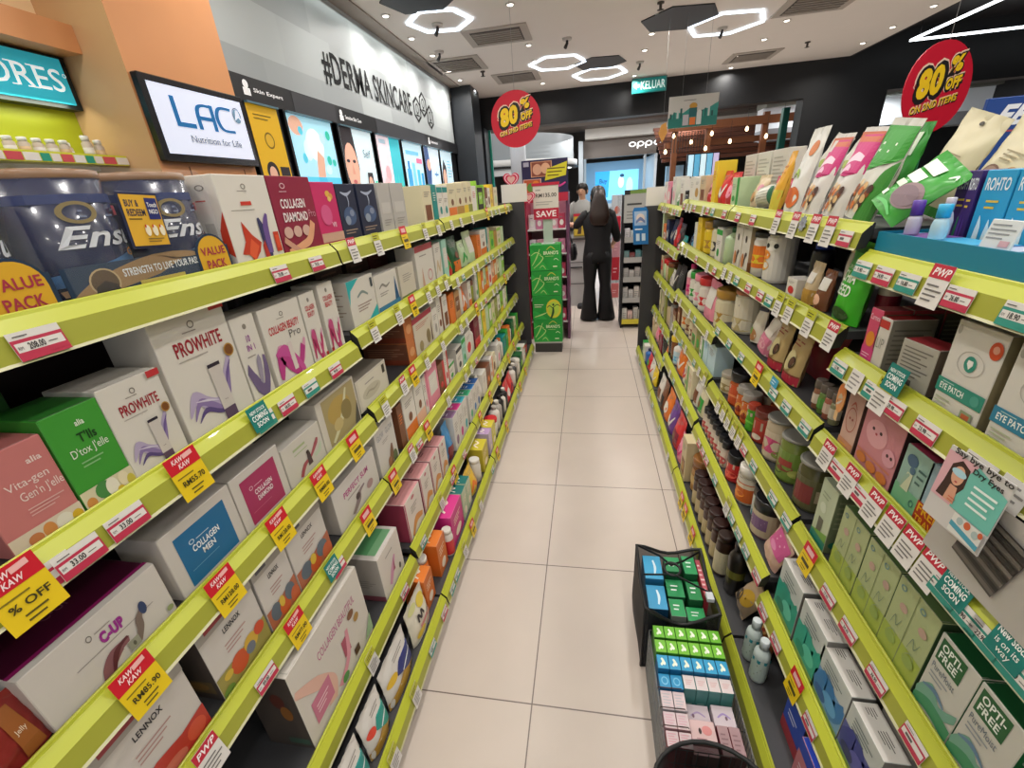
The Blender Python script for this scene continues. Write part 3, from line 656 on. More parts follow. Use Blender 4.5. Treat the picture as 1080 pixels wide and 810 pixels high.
def tube_(w, h, d, c='pink', cap='white', art_=()):
    b = MB(); n = 20; rings = []; r = min(w/2, d/2)
    for v, a, t in ((.12, .8, .8), (.14, 1, 1), (.4, 1, .95), (.7, 1, .6), (.95, 1.05, .06), (1, 1.05, .05)):
        rings.append([(r*a*math.cos(2*PI*k/n), r+r*t*math.sin(2*PI*k/n), h*v) for k in range(n)])
    b.loft(rings, mat(pc(c), .35))
    S = lambda u, v, o: Vector(((u-.5)*w*.9, r-(r*.98*math.sqrt(max(0, 1-(1.7*(u-.5))**2))*(1 if v < .35 else 1-.85*(v-.35)/.65))-o, h*(.14+.8*v)))
    art(b, cvt(art_), S, grid=5, lift=.002)
    k = MB(); k.lathe([(r*.72, 0), (r*.78, h*.119)], mat(pc(cap), .4), n, 0, r)
    return [('body', b), ('cap', k)]
def row_name(side, s): return '%s %s shelf' % (SIDE[side], ORD[s] if s < 6 else 'base')
def place(parts, name, loc, rot, desc, cat, row):
    vv = parts[0][1].v; eu = Matrix.Rotation(rot[1], 3, 'Y') @ Matrix.Rotation(rot[0], 3, 'X')
    low = min((eu @ Vector(v)).z for v in vv) if (rot[0] or rot[1]) else 0
    loc = (loc[0], loc[1], loc[2]-min(0, low)+.0005)
    o = parts[0][1].build(name); o.location = loc; o.rotation_euler = rot
    for n, mb in parts[1:]: mb.build(n, o)
    reg(o, desc, cat, row, loc[1], name)
    return o
def put(side, s, p0, p1, mk, name, desc, cat, h=None, d=.08, back=0, lean=0, roll=0, yaw=0, w=None, dz=0, **kw):
    global NEAR
    g = SGN[side]; NEAR = -g; xf = LX[side][s]-g*(.034+back)
    a, c = at(p0[0], p0[1], 0, xf), at(p1[0], p1[1], 0, xf)
    ym = (a.y+c.y)/2; W = (w or abs(c.y-a.y)-.002); base = lipz(side, s, ym)+PLATE+dz
    H = h or (a.z+c.z)/2-base
    return place(mk(W, H, d, **kw), name, (xf, ym, base), (-lean, roll, g*PI/2+yaw), desc, cat, row_name(side, s))
def py(side, s, y, mk, name, desc, cat, w, h, d=.08, back=0, lean=0, roll=0, yaw=0, dz=0, **kw):
    global NEAR
    g = SGN[side]; NEAR = -g; xf = LX[side][s]-g*(.034+back)
    return place(mk(w-.002, h, d, **kw), name, (xf, y, lipz(side, s, y)+PLATE+dz), (-lean, roll, g*PI/2+yaw), desc, cat, row_name(side, s))
# ready designs: two colours and a motif
def design(m, b, t='brown'):
    F = ('f', .18, .5, .82, .64, 3, '8d867e')
    return {'band': [('r', 0, .8, 1, .95, b), F, ('e', .5, .28, .2, .12, b)],
            'base': [('r', 0, 0, 1, .3, b), ('f', .18, .7, .82, .84, 3, '8d867e'), ('e', .5, .45, .16, .1, t)],
            'spot': [('e', .5, .4, .3, .2, b), ('f', .2, .72, .8, .86, 3, '8d867e')],
            'swirl': [('w', [(.1, .15), (.35, .45), (.6, .25), (.9, .6)], [.02, .09, .07, .02], b), ('f', .2, .74, .8, .88, 3, '8d867e')],
            'panel': [('r', .15, .3, .85, .8, b), ('f', .25, .5, .75, .66, 3, 'e8e4dc')],
            'stripe': [('r', .7, 0, 1, 1, b), ('f', .1, .6, .6, .8, 4, '8d867e'), ('e', .35, .3, .2, .1, b)],
            'photo': [('r', .2, .1, .85, .5, b), ('e', .5, .3, .14, .12, t), ('f', .2, .7, .8, .86, 3, '8d867e')],
            'plain': [('f', .2, .55, .8, .8, 4, b)]}[m]
WORD = {'band': 'top band', 'base': 'lower band', 'spot': 'round motif', 'swirl': 'swirl', 'panel': 'centre panel', 'stripe': 'side stripe', 'photo': 'picture', 'plain': 'fine print'}
WC = {'skyblue': 'sky blue', 'darkgreen': 'dark green', 'paleblue': 'pale blue', 'palegreen': 'pale green'}
def wc(c): return WC.get(c, c)
def quick(side, s, y, spec):
    """one far, small product from a short spec: kind, colour, second colour, motif, width, height, depth"""
    kind, c, c2, m, w, h, d = spec
    if kind == 'carton':
        return py(side, s, y, carton, 'product_carton', '%s carton with %s %s' % (wc(c), wc(c2), WORD[m]), 'box', w, h, d, c=c, art_=design(m, c2), flap=False)
    if kind in ('pouch', 'bag'):
        return py(side, s, y, pouch, 'product_pouch', '%s pouch with %s %s' % (wc(c), wc(c2), WORD[m]), 'pouch', w, h, d, c=c, art_=design(m, c2), ends='stand', lean=.12, grid=4)
    if kind == 'bottle':
        return py(side, s, y, bottle, 'product_bottle', '%s bottle with %s cap' % (wc(c), wc(c2)), 'bottle', w, h, d, c=c, cap=c2, label=m if m in PAL else None, art_=design('spot', c2) if m in PAL else ())
    if kind == 'jar':
        return py(side, s, y, jar, 'product_jar', '%s jar with %s lid' % (wc(c), wc(c2)), 'jar', w, h, d, c=c, cap=c2, label=m if m in PAL else None, art_=design('spot', c2) if m in PAL else ())
    if kind == 'tube':
        return py(side, s, y, tube_, 'product_tube', '%s tube with %s cap' % (wc(c), wc(c2)), 'tube', w, h, d, c=c, cap=c2)
def run(side, s, y, specs, gap=.006):
    for sp in specs:
        if sp is None: y += .05; continue
        quick(side, s, y+sp[4]/2, sp); y += sp[4]+gap
    return y
C_ = lambda c, c2, m, w, h, d=.09: ('carton', c, c2, m, w, h, d)
P_ = lambda c, c2, m, w, h, d=.05: ('pouch', c, c2, m, w, h, d)
B_ = lambda c, c2, w, h, l=None: ('bottle', c, c2, l or 'none', w, h, w)
J_ = lambda c, c2, w, h, l=None: ('jar', c, c2, l or 'none', w, h, w)
T_ = lambda c, c2, w, h: ('tube', c, c2, '', w, h, w)
# ---------------------------------------------------------------- left rack, near products measured one by one
fp = '9b948c'
logo = [('o', .5, .875, .045, .03, .3, '77706a'), ('f', .36, .815, .64, .84, 1, fp)]
def prow(): return logo+[('t', 'PROWHITE', .2, .66, .84, .775, '9c1f30', 1), ('f', .2, .615, .8, .645, 1, 'b1aaa2'),
  ('w', [(.08, .2), (.22, .33), (.36, .24), (.52, .2), (.64, .3), (.74, .42), (.86, .56)], [.006, .05, .06, .05, .05, .04, .015], 'b7a9c8'), ('w', [(.12, .16), (.26, .28), (.42, .2), (.56, .13), (.68, .26), (.8, .46)], [.004, .03, .035, .03, .035, .01], '8d79ac'), ('w', [(.16, .13), (.3, .2), (.46, .14), (.6, .1)], [.003, .022, .02, .01], '5a4a80'), ('w', [(.66, .28), (.74, .4), (.84, .5)], [.004, .018, .004], '6f5a96'), ('w', [(.2, .3), (.36, .27), (.5, .23)], [.002, .01, .002], 'd8d0e2'),
  ('p', [(.52, .02), (.70, .02), (.68, .52), (.5, .52)], 'cfc8c2'), ('p', [(.5, .5), (.68, .5), (.68, .53), (.5, .53)], '2a2233'), ('p', [(.52, .02), (.7, .02), (.695, .13), (.515, .13)], '5a4560'), ('t', 'PROWHITE', .575, .2, .625, .21, '5a3040'),
  ('e', .87, .58, .06, .045, '7a4a22'), ('o', .87, .58, .075, .055, .2, 'b58a3a'), ('r', .78, .93, 1, 1, 'c2343a')]
# shrink wrapped twin packs of milk powder tins
tinm, lidm, wrap = mat('1b2245', .25, coat=.5), mat('8a6440', .35), mat('e8eef4', .06, alpha=.05)
def twin_pack(y0, y1, desc, txt):
    w = y1-y0; xf = -.738; z = lipz('L', 1, y0)+PLATE; o = empty('tin_twin_pack', (xf, (y0+y1)/2, z), PI/2)
    reg(o, desc, 'tin', row_name('L', 1), y0, 'tin_twin_pack')
    r = w/4-.004; hh = .185
    for k in (-1, 1):
        b = MB(); b.lathe([(r*.97, .002), (r, .006), (r, hh*.93)], tinm, 32, k*(w/4), r+.006)
        S0 = cyl(r+.0008, 3.6)(.01, hh*.9, r+.006); S = lambda u, v, q, S0=S0, k=k: S0(u, v, q)+Vector((k*w/4, 0, 0))
        art(b, [('r', 0, .82, 1, .9, '27376e'), ('w', [(.0, .12), (.35, .2), (.7, .36), (1, .48)], [.05, .07, .06, .03], '3d6d9e'), ('w', [(.1, .02), (.5, .1), (.9, .3)], [.03, .05, .03], 'c09a72'),
                ('t', txt, .16, .42, .84, .62, 'd9dde4', 1, .1), ('t', 'Gold', .5, .3, .72, .38, 'c88a3a', 1), ('f', .3, .68, .6, .78, 2, '7f8aa8'), ('o', .3, .74, .09, .1, .3, '8c7a4a'), ('r', .52, .7, .76, .79, 'b3303c')], S, grid=8, lift=.001)
        b.build('tin', o)
        b = MB(); b.lathe([(r*1.0, hh*.93), (r*1.01, hh*.94), (r*1.01, hh*.995), (r*.95, hh), (r*.9, hh-.003)], lidm, 32, k*(w/4), r+.006, mats=[lidm, lidm, lidm, mat('6f4f33', .3)]); b.build('lid', o)
    b = MB(); b.box(-w/2+.003, .0025, .001, w/2-.003, .004, .052, '1d3550'); S = flat((-w/2+.003, .0025, .001), (w-.006, 0, 0), (0, 0, .051))
    art(b, [('w', [(.05, .1), (.3, .5), (.55, .9), (.75, .8)], [.05, .2, .16, .02], '9a7a52'), ('e', .17, .45, .07, .4, '5a4630'), ('o', .17, .45, .075, .42, .12, 'b9a27a'), ('p', [(.1, .05), (.24, .05), (.22, .35), (.17, .5), (.12, .35)], '2e241e'), ('t', 'STRENGTH TO LIVE YOUR PASSION', .27, .5, .8, .74, 'e8ecef', 1), ('r', .34, .18, .62, .3, 'c5b24a')], S)
    b.build('cardboard_band', o)
    b = MB(); R = .036; cx = w/2-.048
    def dome(r, y): return [(cx-r, y, .002)]+[(cx+r*math.cos(PI-PI*i/12), y, .036+r*math.sin(PI-PI*i/12)) for i in range(13)]+[(cx+r, y, .002)]
    b.loft([dome(R+.004, .001)[::-1], dome(R+.004, -.001)[::-1]], mat('1d3550', .4), smooth=False); b.poly(dome(R, -.0014)[::-1], 'dca92a'); S = flat((cx-R, -.0016, .004), (2*R, 0, 0), (0, 0, .064))
    art(b, [('t', 'VALUE', .1, .5, .92, .74, 'a83048', 1), ('t', 'PACK', .18, .1, .84, .36, 'a83048', 1)], S); b.build('value_tag', o)
    b = MB(); b.box(-w/2, 0, .0, w/2, r*2+.012, hh+.004, wrap, ch=.012); b.build('shrink_wrap', o)
twin_pack(.215, .505, 'shrink wrapped blue milk powder tins at photo\'s left edge', 'Ensure')
twin_pack(.512, .835, 'shrink wrapped blue milk powder tins behind a yellow card', 'Ensure')
# the promotion card clipped to the pack
b = MB(); a0 = at(117, 199, 0, -.728); a1 = at(176, 240, 0, -.728); w_, h_ = a1.y-a0.y, .088; z0 = 1.548
b.box(0, 0, 0, w_, .002, h_, '20284a', ch=.0008); S = flat((0, 0, 0), (w_, 0, 0), (0, 0, h_))
art(b, [('r', .05, .05, .95, .95, 'e0ae35'), ('t', 'BUY &', .12, .74, .45, .86, '20284a', 1), ('t', 'REDEEM', .12, .58, .56, .7, '20284a', 1), ('f', .12, .5, .6, .56, 1, '6d5a2a'), ('r', .62, .52, .92, .9, '232c70'), ('t', 'Touch', .65, .74, .89, .82, 'f2f2f2', 1), ('t', 'NGO', .66, .62, .88, .7, 'f2f2f2', 1),
  ('e', .48, .32, .07, .1, 'f0e6cc'), ('e', .66, .32, .07, .1, 'f0e6cc'), ('e', .84, .32, .07, .1, 'f0e6cc'), ('e', .44, .4, .02, .03, 'c23a2a'), ('e', .62, .4, .02, .03, 'c23a2a'), ('e', .8, .4, .02, .03, 'c23a2a'), ('f', .4, .1, .9, .2, 2, '7a6430')], S)
o = b.build('promotion_card'); o.location = (-.7305, a0.y, z0); o.rotation_euler = (0, .06, PI/2)
tag(o, 'yellow and navy buy and redeem card in front of the blue tins', 'card')
red = 'c23a22'
put('L', 1, (222, 185), (278, 184), carton, 'supplement_carton', 'tall white carton with red flower and violet dancer', 'box', d=.09, art_=logo+[('f', .36, .64, .68, .76, 1, 'c8382c'), ('f', .15, .61, .85, .63, 1, fp), ('p', [(.12, .14), (.24, .27), (.26, .5), (.4, .34), (.55, .24), (.48, .14), (.32, .03), (.26, .12)], red), ('p', [(.24, .12), (.36, .3), (.48, .2), (.34, .06)], 'dd5a35'), ('w', [(.66, .05), (.66, .3), (.6, .52)], [.06, .08, .02], '33345f'), ('w', [(.7, .1), (.72, .4), (.8, .56)], [.05, .06, .02], '6a4f92'), ('p', [(.56, .05), (.66, .05), (.62, .26), (.56, .2)], 'b3332a'), ('r', .84, .1, .96, .34, red), ('r', .86, .14, .94, .3, 'd84a2a')],
    sart=[('o', .6, .87, .12, .03, .3, '77706a'), ('f', .4, .72, .8, .76, 1, red), ('p', [(.1, .6), (.3, .42), (.55, .1), (.2, .14), (.0, .3)], red), ('p', [(1, .62), (.8, .42), (.75, .2), (1, .12)], red), ('r', .45, .2, .7, .5, 'b5aea6'), ('p', [(.3, .5), (.5, .3), (.6, .12), (.4, .1)], '8a1f1a')])
put('L', 1, (279, 185), (325, 187), carton, 'supplement_carton', 'maroon carton with white capital lettering and a legs picture', 'box', d=.09, c='8c1e3c', art_=[('o', .3, .88, .06, .035, .3, 'd8b8bf'), ('f', .2, .8, .46, .825, 1, 'd8b8bf'), ('t', 'COLLAGEN', .16, .6, .74, .72, 'f0e6e6', 1), ('t', 'DIAMOND', .16, .43, .74, .55, 'f0e6e6', 1), ('t', 'Pro', .78, .47, .96, .57, 'c98a9c', 0), ('e', .18, .3, .1, .075, 'cfa99c'), ('e', .4, .3, .1, .075, 'cfa99c'), ('e', .62, .3, .1, .075, 'cfa99c'), ('w', [(.1, .04), (.4, .1), (.66, .18), (.82, .4)], [.05, .05, .06, .06], 'dfa27e'), ('w', [(.04, .22), (.2, .12), (.36, .04)], [.04, .04, .03], 'c99480')])
put('L', 1, (326, 192), (351, 192), carton, 'supplement_carton', 'bright pink carton with a gold flower', 'box', d=.08, c='c92a66', art_=[('e', .62, .82, .1, .05, 'e0b24a'), ('e', .74, .78, .09, .05, 'd49a4a'), ('e', .66, .74, .08, .04, 'e6c46a'), ('e', .4, .5, .24, .16, 'd4588a'), ('t', 'VII', .56, .3, .74, .38, 'f0c8d8', 1), ('r', 0, .08, 1, .22, 'c9a08c'), ('r', 0, 0, 1, .06, 'd84a3a')])
for i, (a, c) in enumerate((((352, 194), (372, 194)), ((374, 194), (394, 194)))):
    put('L', 1, a, c, carton, 'supplement_carton', 'dark navy carton with pale star splash', 'box', d=.08, c='20263f', art_=[('w', [(.2, .86), (.5, .82), (.8, .88)], [.01, .03, .01], 'a9b2c8'), ('w', [(.5, .82), (.55, .7), (.5, .6)], [.02, .02, .005], 'a9b2c8'), ('e', .5, .45, .34, .16, '44597f'), ('e', .35, .38, .14, .08, '8a95a8'), ('e', .62, .5, .12, .06, '7f8ba3'), ('f', .1, .14, .9, .24, 2, 'a08a78'), ('r', 0, 0, 1, .07, '2c4a3a')])
for a, c in (((396, 193), (409, 193)), ((410, 193), (424, 193))):
    put('L', 1, a, c, carton, 'supplement_carton', 'tall plain silver grey carton', 'box', d=.08, c='b4b0ac', art_=[('r', .15, .4, .85, .62, 'c2beb9'), ('f', .2, .15, .8, .3, 3, '8f8a86')])
run('L', 1, 2.02, [C_('cream', 'brown', 'photo', .13, .165), C_('teal', 'white', 'plain', .07, .165), C_('white', 'teal', 'band', .085, .16), C_('white', 'teal', 'band', .085, .16), C_('cream', 'orange', 'base', .15, .17), C_('cream', 'gold', 'base', .15, .175), C_('cream', 'yellow', 'base', .1, .18), C_('cream', 'olive', 'base', .1, .185), C_('white', 'red', 'plain', .12, .16), C_('lime', 'white', 'plain', .03, .19), C_('black', 'lime', 'panel', .16, .15), C_('lime', 'white', 'swirl', .05, .165), C_('brown', 'white', 'photo', .09, .15), C_('white', 'brown', 'spot', .09, .145), C_('yellow', 'gold', 'stripe', .12, .17), C_('cream', 'palegreen', 'spot', .15, .15)])
# second shelf
put('L', 2, (-40, 510), (35, 445.5), carton, 'supplement_carton', 'salmon pink carton with floral lower band', 'box', d=.1, c='c97a78', ct='b56a68', art_=[('t', 'alia', .68, .78, .88, .84, 'eed8d2', 1), ('t', 'Vita-gen', .3, .58, .86, .68, 'f0dcd6'), ('t', "Gen'n J'elle", .4, .44, .98, .56, 'f0dcd6'), ('f', .4, .3, .9, .4, 3, 'e0b4ae'), ('r', 0, 0, 1, .2, 'd8c9b4'), ('e', .5, .1, .09, .08, 'cf8a4a'), ('e', .72, .1, .12, .08, 'e2dccc'), ('e', .9, .08, .08, .06, 'd8b030'), ('e', .3, .09, .1, .06, 'c0784a'), ('e', .84, .04, .06, .03, '5a7a3a')])
put('L', 2, (37, 446), (101, 418.7), carton, 'supplement_carton', 'green carton with floral lower band', 'box', d=.1, c='3f9a35', ct='2f7a2c', art_=[('t', 'alia', .48, .82, .64, .88, 'e2efdc', 1), ('t', "T'lls", .42, .66, .74, .76, '173f1a', 1), ('t', "D'tox J'elle", .2, .52, .86, .63, 'e6f0e0'), ('f', .28, .42, .76, .5, 2, '8cc585'), ('r', 0, 0, 1, .22, 'd8cfae'), ('e', .12, .08, .09, .06, 'd0904a'), ('e', .4, .14, .16, .09, '4a8a4a'), ('e', .55, .12, .12, .1, 'e8e2d0'), ('e', .78, .14, .1, .08, 'e4d8b8'), ('e', .9, .08, .08, .07, 'c8b84a'), ('e', .66, .05, .07, .04, 'd8b83a')])
py('L', 2, .39, carton, 'supplement_carton', 'dark green carton behind the front row', 'box', .13, .20, .1, back=.13, c='245a24', art_=[('t', 'alia', .5, .7, .66, .75, '8fae8a')])
py('L', 2, .62, carton, 'supplement_carton', 'dim maroon cartons behind the front row', 'box', .3, .19, .1, back=.22, c='3b2a2e')
put('L', 2, (98.5, 416), (163.7, 386), carton, 'supplement_carton', 'smaller white carton with purple stick sachet picture', 'box', d=.1, art_=prow())
put('L', 2, (154, 351), (236, 329), carton, 'supplement_carton', 'largest white carton with purple stick sachet picture', 'box', d=.1, h=.243, art_=prow())
put('L', 2, (240, 337.4), (266, 330), carton, 'supplement_carton', 'slim white carton with grey violet veil', 'box', d=.09, art_=[('e', .5, .88, .08, .03, '8d867e'), ('t', '10', .42, .7, .58, .78, 'a05aa0', 1), ('t', 'IN 1', .34, .6, .68, .67, 'a05aa0', 1), ('f', .24, .52, .78, .56, 1, fp), ('w', [(.1, .42), (.3, .22), (.6, .1), (.85, .3), (.9, .5)], [.08, .12, .08, .1, .05], '6f5f86'), ('w', [(.5, .2), (.62, .4), (.72, .5)], [.05, .1, .04], '9a92a6')])
def veil(c1, c2, big): return [('w', [(.1, .2), (.24, .44), (.42, .3), (.56, .14), (.74, .24), (.9, .46)], [.01, .07, .08, .05, .07, .02], 'd89ab8'), ('w', [(.12, .08), (.25, .36), (.45, .14), (.6, .1), (.82, .38)], [.03, .12, .06, .05, .06], c1), ('w', [(.12, .4), (.34, .42), (.52, .3), (.68, .1), (.72, .04)], [.02, .08, .05, .05, .02], c2), ('p', [(.46, .12), (.56, .12), (.54, .5), (.44, .5)], 'd8ccc8')]
put('L', 2, (269.8, 329), (313, 313), carton, 'supplement_carton', 'wide white carton with magenta veil and red title', 'box', d=.09, art_=logo+[('t', 'COLLAGEN BEAUTY', .12, .66, .88, .76, 'c8404a', 1), ('t', 'Pro', .56, .54, .86, .64, '6f6a66', 0)]+veil('b83a86', 'c8509a', 1))
put('L', 2, (314, 312), (330, 306), carton, 'supplement_carton', 'slim white carton with magenta veil', 'box', d=.08, art_=[('e', .5, .9, .07, .03, '8d867e'), ('t', 'COLLAGEN', .2, .76, .8, .83, 'c8404a', 1), ('t', 'BEAUTY', .26, .67, .74, .74, 'c8404a', 1)]+veil('b83a6a', 'c04a80', 0)+[('r', .84, 0, 1, .1, 'a8242c')])
put('L', 2, (333.7, 304), (350, 299.4), carton, 'supplement_carton', 'slim white carton with magenta veil', 'box', d=.08, h=.2, art_=[('e', .5, .9, .07, .03, '8d867e'), ('t', 'COLLAGEN', .2, .76, .8, .83, 'c8404a', 1), ('t', 'BEAUTY', .26, .67, .74, .74, 'c8404a', 1)]+veil('b83a6a', 'c04a80', 0)+[('r', .0, 0, .16, .1, 'a8242c')])
put('L', 2, (363.6, 297.5), (391.8, 288.8), carton, 'supplement_carton', 'white carton edged in turquoise with small bottle', 'box', d=.12, art_=[('p', [(0, .5), (.1, .8), (.45, 1), (0, 1)], 'turquoise'), ('p', [(.5, 0), (1, .3), (1, 0)], 'turquoise'), ('w', [(.3, .62), (.5, .7), (.7, .6)], [.02, .03, .02], '8a9a96'), ('f', .25, .3, .8, .48, 3, 'a08a80'), ('r', .86, .72, .95, .92, '3f4a50')], sart=[('f', .2, .2, .85, .85, 9, 'a99a8c')])
put('L', 2, (393, 291), (417, 283.5), carton, 'supplement_carton', 'white carton with navy blue cone', 'box', d=.1, art_=[('w', [(.15, .64), (.3, .72), (.45, .64), (.62, .7)], [.015, .03, .03, .015], '8a857e'), ('f', .15, .42, .6, .54, 2, fp), ('p', [(.76, .1), (.98, .1), (.87, .82)], '2a5a84'), ('r', 0, 0, 1, .18, '3a7fa8')])
put('L', 2, (419, 281.5), (435, 276), carton, 'supplement_carton', 'plain beige white carton with green foot', 'box', d=.09, c='d2cabb', art_=[('f', .2, .5, .8, .75, 4, fp), ('r', 0, 0, 1, .12, '7a8a4a')])
put('L', 2, (436, 261), (454.5, 255), carton, 'supplement_carton', 'taller white carton with pink top band', 'box', d=.09, art_=[('r', 0, .86, 1, 1, 'b8545c'), ('f', .2, .72, .8, .8, 1, fp), ('o', .7, .24, .14, .14, .2, 'c87a80'), ('p', [(.2, .05), (.34, .05), (.28, .5)], 'c8a08a')])
run('L', 2, 2.075, [C_('white', 'beige', 'swirl', .1, .17)])
run('L', 2, 2.20, [C_('mint', 'white', 'panel', .08, .2), P_('red', 'green', 'swirl', .1, .16), P_('darkgreen', 'orange', 'base', .2, .19), P_('palegreen', 'green', 'swirl', .14, .15), P_('palegreen', 'white', 'panel', .2, .19), C_('orange', 'brown', 'plain', .1, .15), C_('white', 'orange', 'base', .18, .17), C_('teal', 'white', 'stripe', .06, .18), C_('beige', 'teal', 'plain', .06, .17), C_('lime', 'green', 'spot', .14, .14), C_('gold', 'olive', 'plain', .12, .13), C_('cream', 'lime', 'band', .16, .15), C_('palegreen', 'white', 'plain', .12, .14)])
run('L', 2, 1.26, [C_('maroon', 'black', 'plain', .2, .21, .1), C_('brown', 'maroon', 'plain', .2, .22, .1)], .02) if 0 else None
for i, (y, c) in enumerate(((1.45, '3a2420'), (1.66, '442a24'), (1.85, '5a2028'))):
    py('L', 2, y, carton, 'supplement_carton', ('dim brown carton standing behind the front row', 'dim brown carton standing behind the front row', 'dim maroon carton standing behind the front row')[i], 'box', .18, .2, .1, back=.18, c=c, art_=[('f', .2, .3, .8, .8, 5, '6a4a40')])
# third shelf
put('L', 3, (-75, 790), (20, 712), pouch, 'supplement_pouch', 'brown and red sachet pack at photo\'s left edge', 'pouch', h=.10, d=.03, c='8a2a26', lean=.1, art_=[('p', [(.55, .05), (.85, .05), (.8, .85), (.6, .85)], '9a5a28'), ('t', 'Jelly', .62, .4, .78, .5, 'e8d8c0')])
put('L', 3, (12, 718), (164, 597), carton, 'supplement_carton', 'long white carton with purple title and maroon lid', 'box', d=.13, c='cfc9c2', ct='4f1030', tart=[('r', 0, 0, 1, .1, 'cfc9c2'), ('r', .0, .1, 1, .16, '86185a'), ('t', 'C-UP', .4, .5, .6, .68, '8a5a70')], flap=False, art_=[('o', .4, .76, .02, .05, .3, '77706a'), ('f', .44, .74, .62, .79, 1, fp), ('t', 'C-UP', .45, .53, .63, .72, '9a2a8c', 3), ('r', .25, .485, .86, .495, '8a847e'), ('w', [(.36, .02), (.42, .18), (.5, .3), (.6, .3)], [.02, .06, .08, .03], '8a5a62'), ('w', [(.42, .05), (.5, .3), (.6, .36)], [.01, .03, .02], '5f2c36'), ('w', [(.64, .12), (.7, .3), (.72, .46), (.78, .55)], [.03, .03, .03, .04], '7a6a62'), ('e', .775, .55, .03, .11, '2f3f66'), ('r', .57, .1, .66, .26, '9a9a8a'), ('e', .615, .18, .012, .04, '5a5a50'), ('e', .95, .18, .03, .05, '8f9a6a')])
put('L', 3, (164, 573), (239.5, 510.5), carton, 'supplement_carton', 'white carton with blue square and white title', 'box', d=.1, c='cdc7c0', art_=[('r', .14, .08, .86, .86, '1f6a9a'), ('o', .32, .66, .035, .035, .3, 'cfdfe8'), ('f', .38, .64, .66, .67, 1, 'cfdfe8'), ('t', 'COLLAGEN', .3, .5, .68, .6, 'eef2f4', 1), ('t', 'MEN', .4, .38, .58, .47, 'eef2f4', 1), ('f', .2, .28, .8, .3, 1, '7fb0cc')])
put('L', 3, (240, 510), (291, 468), carton, 'supplement_carton', 'white carton with crimson square and white title', 'box', d=.1, c='cdc7c0', art_=[('r', .14, .08, .86, .86, 'a83260'), ('o', .3, .66, .035, .035, .3, 'e8c4d0'), ('f', .36, .64, .62, .67, 1, 'e8c4d0'), ('t', 'COLLAGEN', .34, .5, .7, .59, 'f2e6ea', 1), ('t', 'DIAMOND', .36, .38, .68, .47, 'f2e6ea', 1), ('f', .2, .26, .8, .28, 1, 'c8708f')])
put('L', 3, (294, 474.5), (335.5, 446), carton, 'supplement_carton', 'white carton with pale green title and a dancer', 'box', d=.1, c='cfcac0', art_=[('f', .24, .72, .72, .87, 1, 'a9b88a'), ('f', .24, .64, .78, .7, 1, 'a9b88a'), ('w', [(.28, .1), (.42, .3), (.6, .36), (.8, .56), (.86, .66)], [.04, .05, .03, .05, .02], 'a8525c'), ('p', [(.5, .2), (.62, .2), (.6, .5), (.52, .5)], '4a3a3c'), ('e', .55, .53, .04, .04, '3a2a28'), ('w', [(.7, .3), (.84, .34), (.92, .5)], [.04, .05, .02], 'c2d0b8')])
put('L', 3, (331, 428), (372, 400), carton, 'supplement_carton', 'cream carton with gold floral picture in kraft tray', 'box', h=.16, d=.09, c='d2cbc0', art_=[('r', .12, .06, .96, .96, 'a8996c'), ('e', .5, .6, .3, .26, 'b59a52'), ('w', [(.2, .1), (.5, .4), (.75, .9)], [.03, .05, .02], 'd4d2b0'), ('e', .66, .5, .14, .2, '8a7a4a'), ('e', .4, .35, .12, .12, 'c4b27a'), ('p', [(.8, .06), (.96, .06), (.96, .5)], '54504a')])
put('L', 3, (373, 400.5), (406, 382), carton, 'supplement_carton', 'pale carton with embossed lettering and small dark bottle', 'box', d=.14, c='cbc4b6', ct='8c8478', art_=[('r', .06, .06, .94, .94, 'd6d0c0'), ('e', .42, .42, .3, .2, 'c2bba8'), ('w', [(.22, .38), (.34, .46), (.5, .4), (.64, .46)], [.015, .03, .03, .015], 'a59d8c'), ('f', .25, .7, .7, .8, 1, fp), ('r', .84, .62, .93, .9, '3a3632')])
for dz, hh in ((0, .095), (.096, .1)):
    put('L', 3, (424, 337), (433, 331), carton, 'supplement_carton', 'orange carton with fine print side, %s of two stacked' % ('lower' if dz == 0 else 'upper'), 'box', h=hh, dz=dz, d=.2, c='c2703a', cs='7a4a36', art_=[('e', .5, .5, .3, .2, 'd89a6a')], sart=[('f', .1, .3, .9, .8, 5, 'a87a62'), ('r', .0, .05, 1, .25, '8a3f28')])
put('L', 3, (434, 343), (454.5, 328), carton, 'supplement_carton', 'white carton with crimson top band and leaf picture', 'box', d=.06, h=.17, c='d0c6b4', art_=[('r', 0, .86, 1, 1, 'a83648'), ('f', .15, .66, .8, .8, 3, 'c07a66'), ('e', .3, .2, .1, .14, '9a8a62'), ('e', .7, .3, .1, .2, '8a7a58'), ('p', [(.84, .1), (.92, .1), (.9, .7)], '5a3a36')])
run('L', 3, 1.925, [C_('white', 'grey', 'band', .075, .19), C_('white', 'brown', 'stripe', .08, .19), C_('white', 'brown', 'photo', .08, .175)])
run('L', 3, 2.20, [C_('orange', 'brown', 'plain', .1, .17), C_('kraft', 'brown', 'panel', .1, .16), B_('white', 'white', .08, .2), P_('orange', 'white', 'swirl', .1, .18), C_('white', 'orange', 'base', .07, .16), J_('olive', 'brown', .11, .15), C_('white', 'green', 'stripe', .08, .17), C_('yellow', 'orange', 'swirl', .08, .17), C_('orange', 'white', 'spot', .07, .16), C_('palegreen', 'orange', 'base', .08, .17), C_('orange', 'yellow', 'band', .08, .165), C_('white', 'red', 'spot', .1, .16), C_('peach', 'orange', 'base', .1, .17), C_('orange', 'cream', 'panel', .1, .18), C_('cream', 'olive', 'base', .1, .17), C_('palegreen', 'white', 'plain', .12, .16), C_('lime', 'white', 'band', .1, .15)])
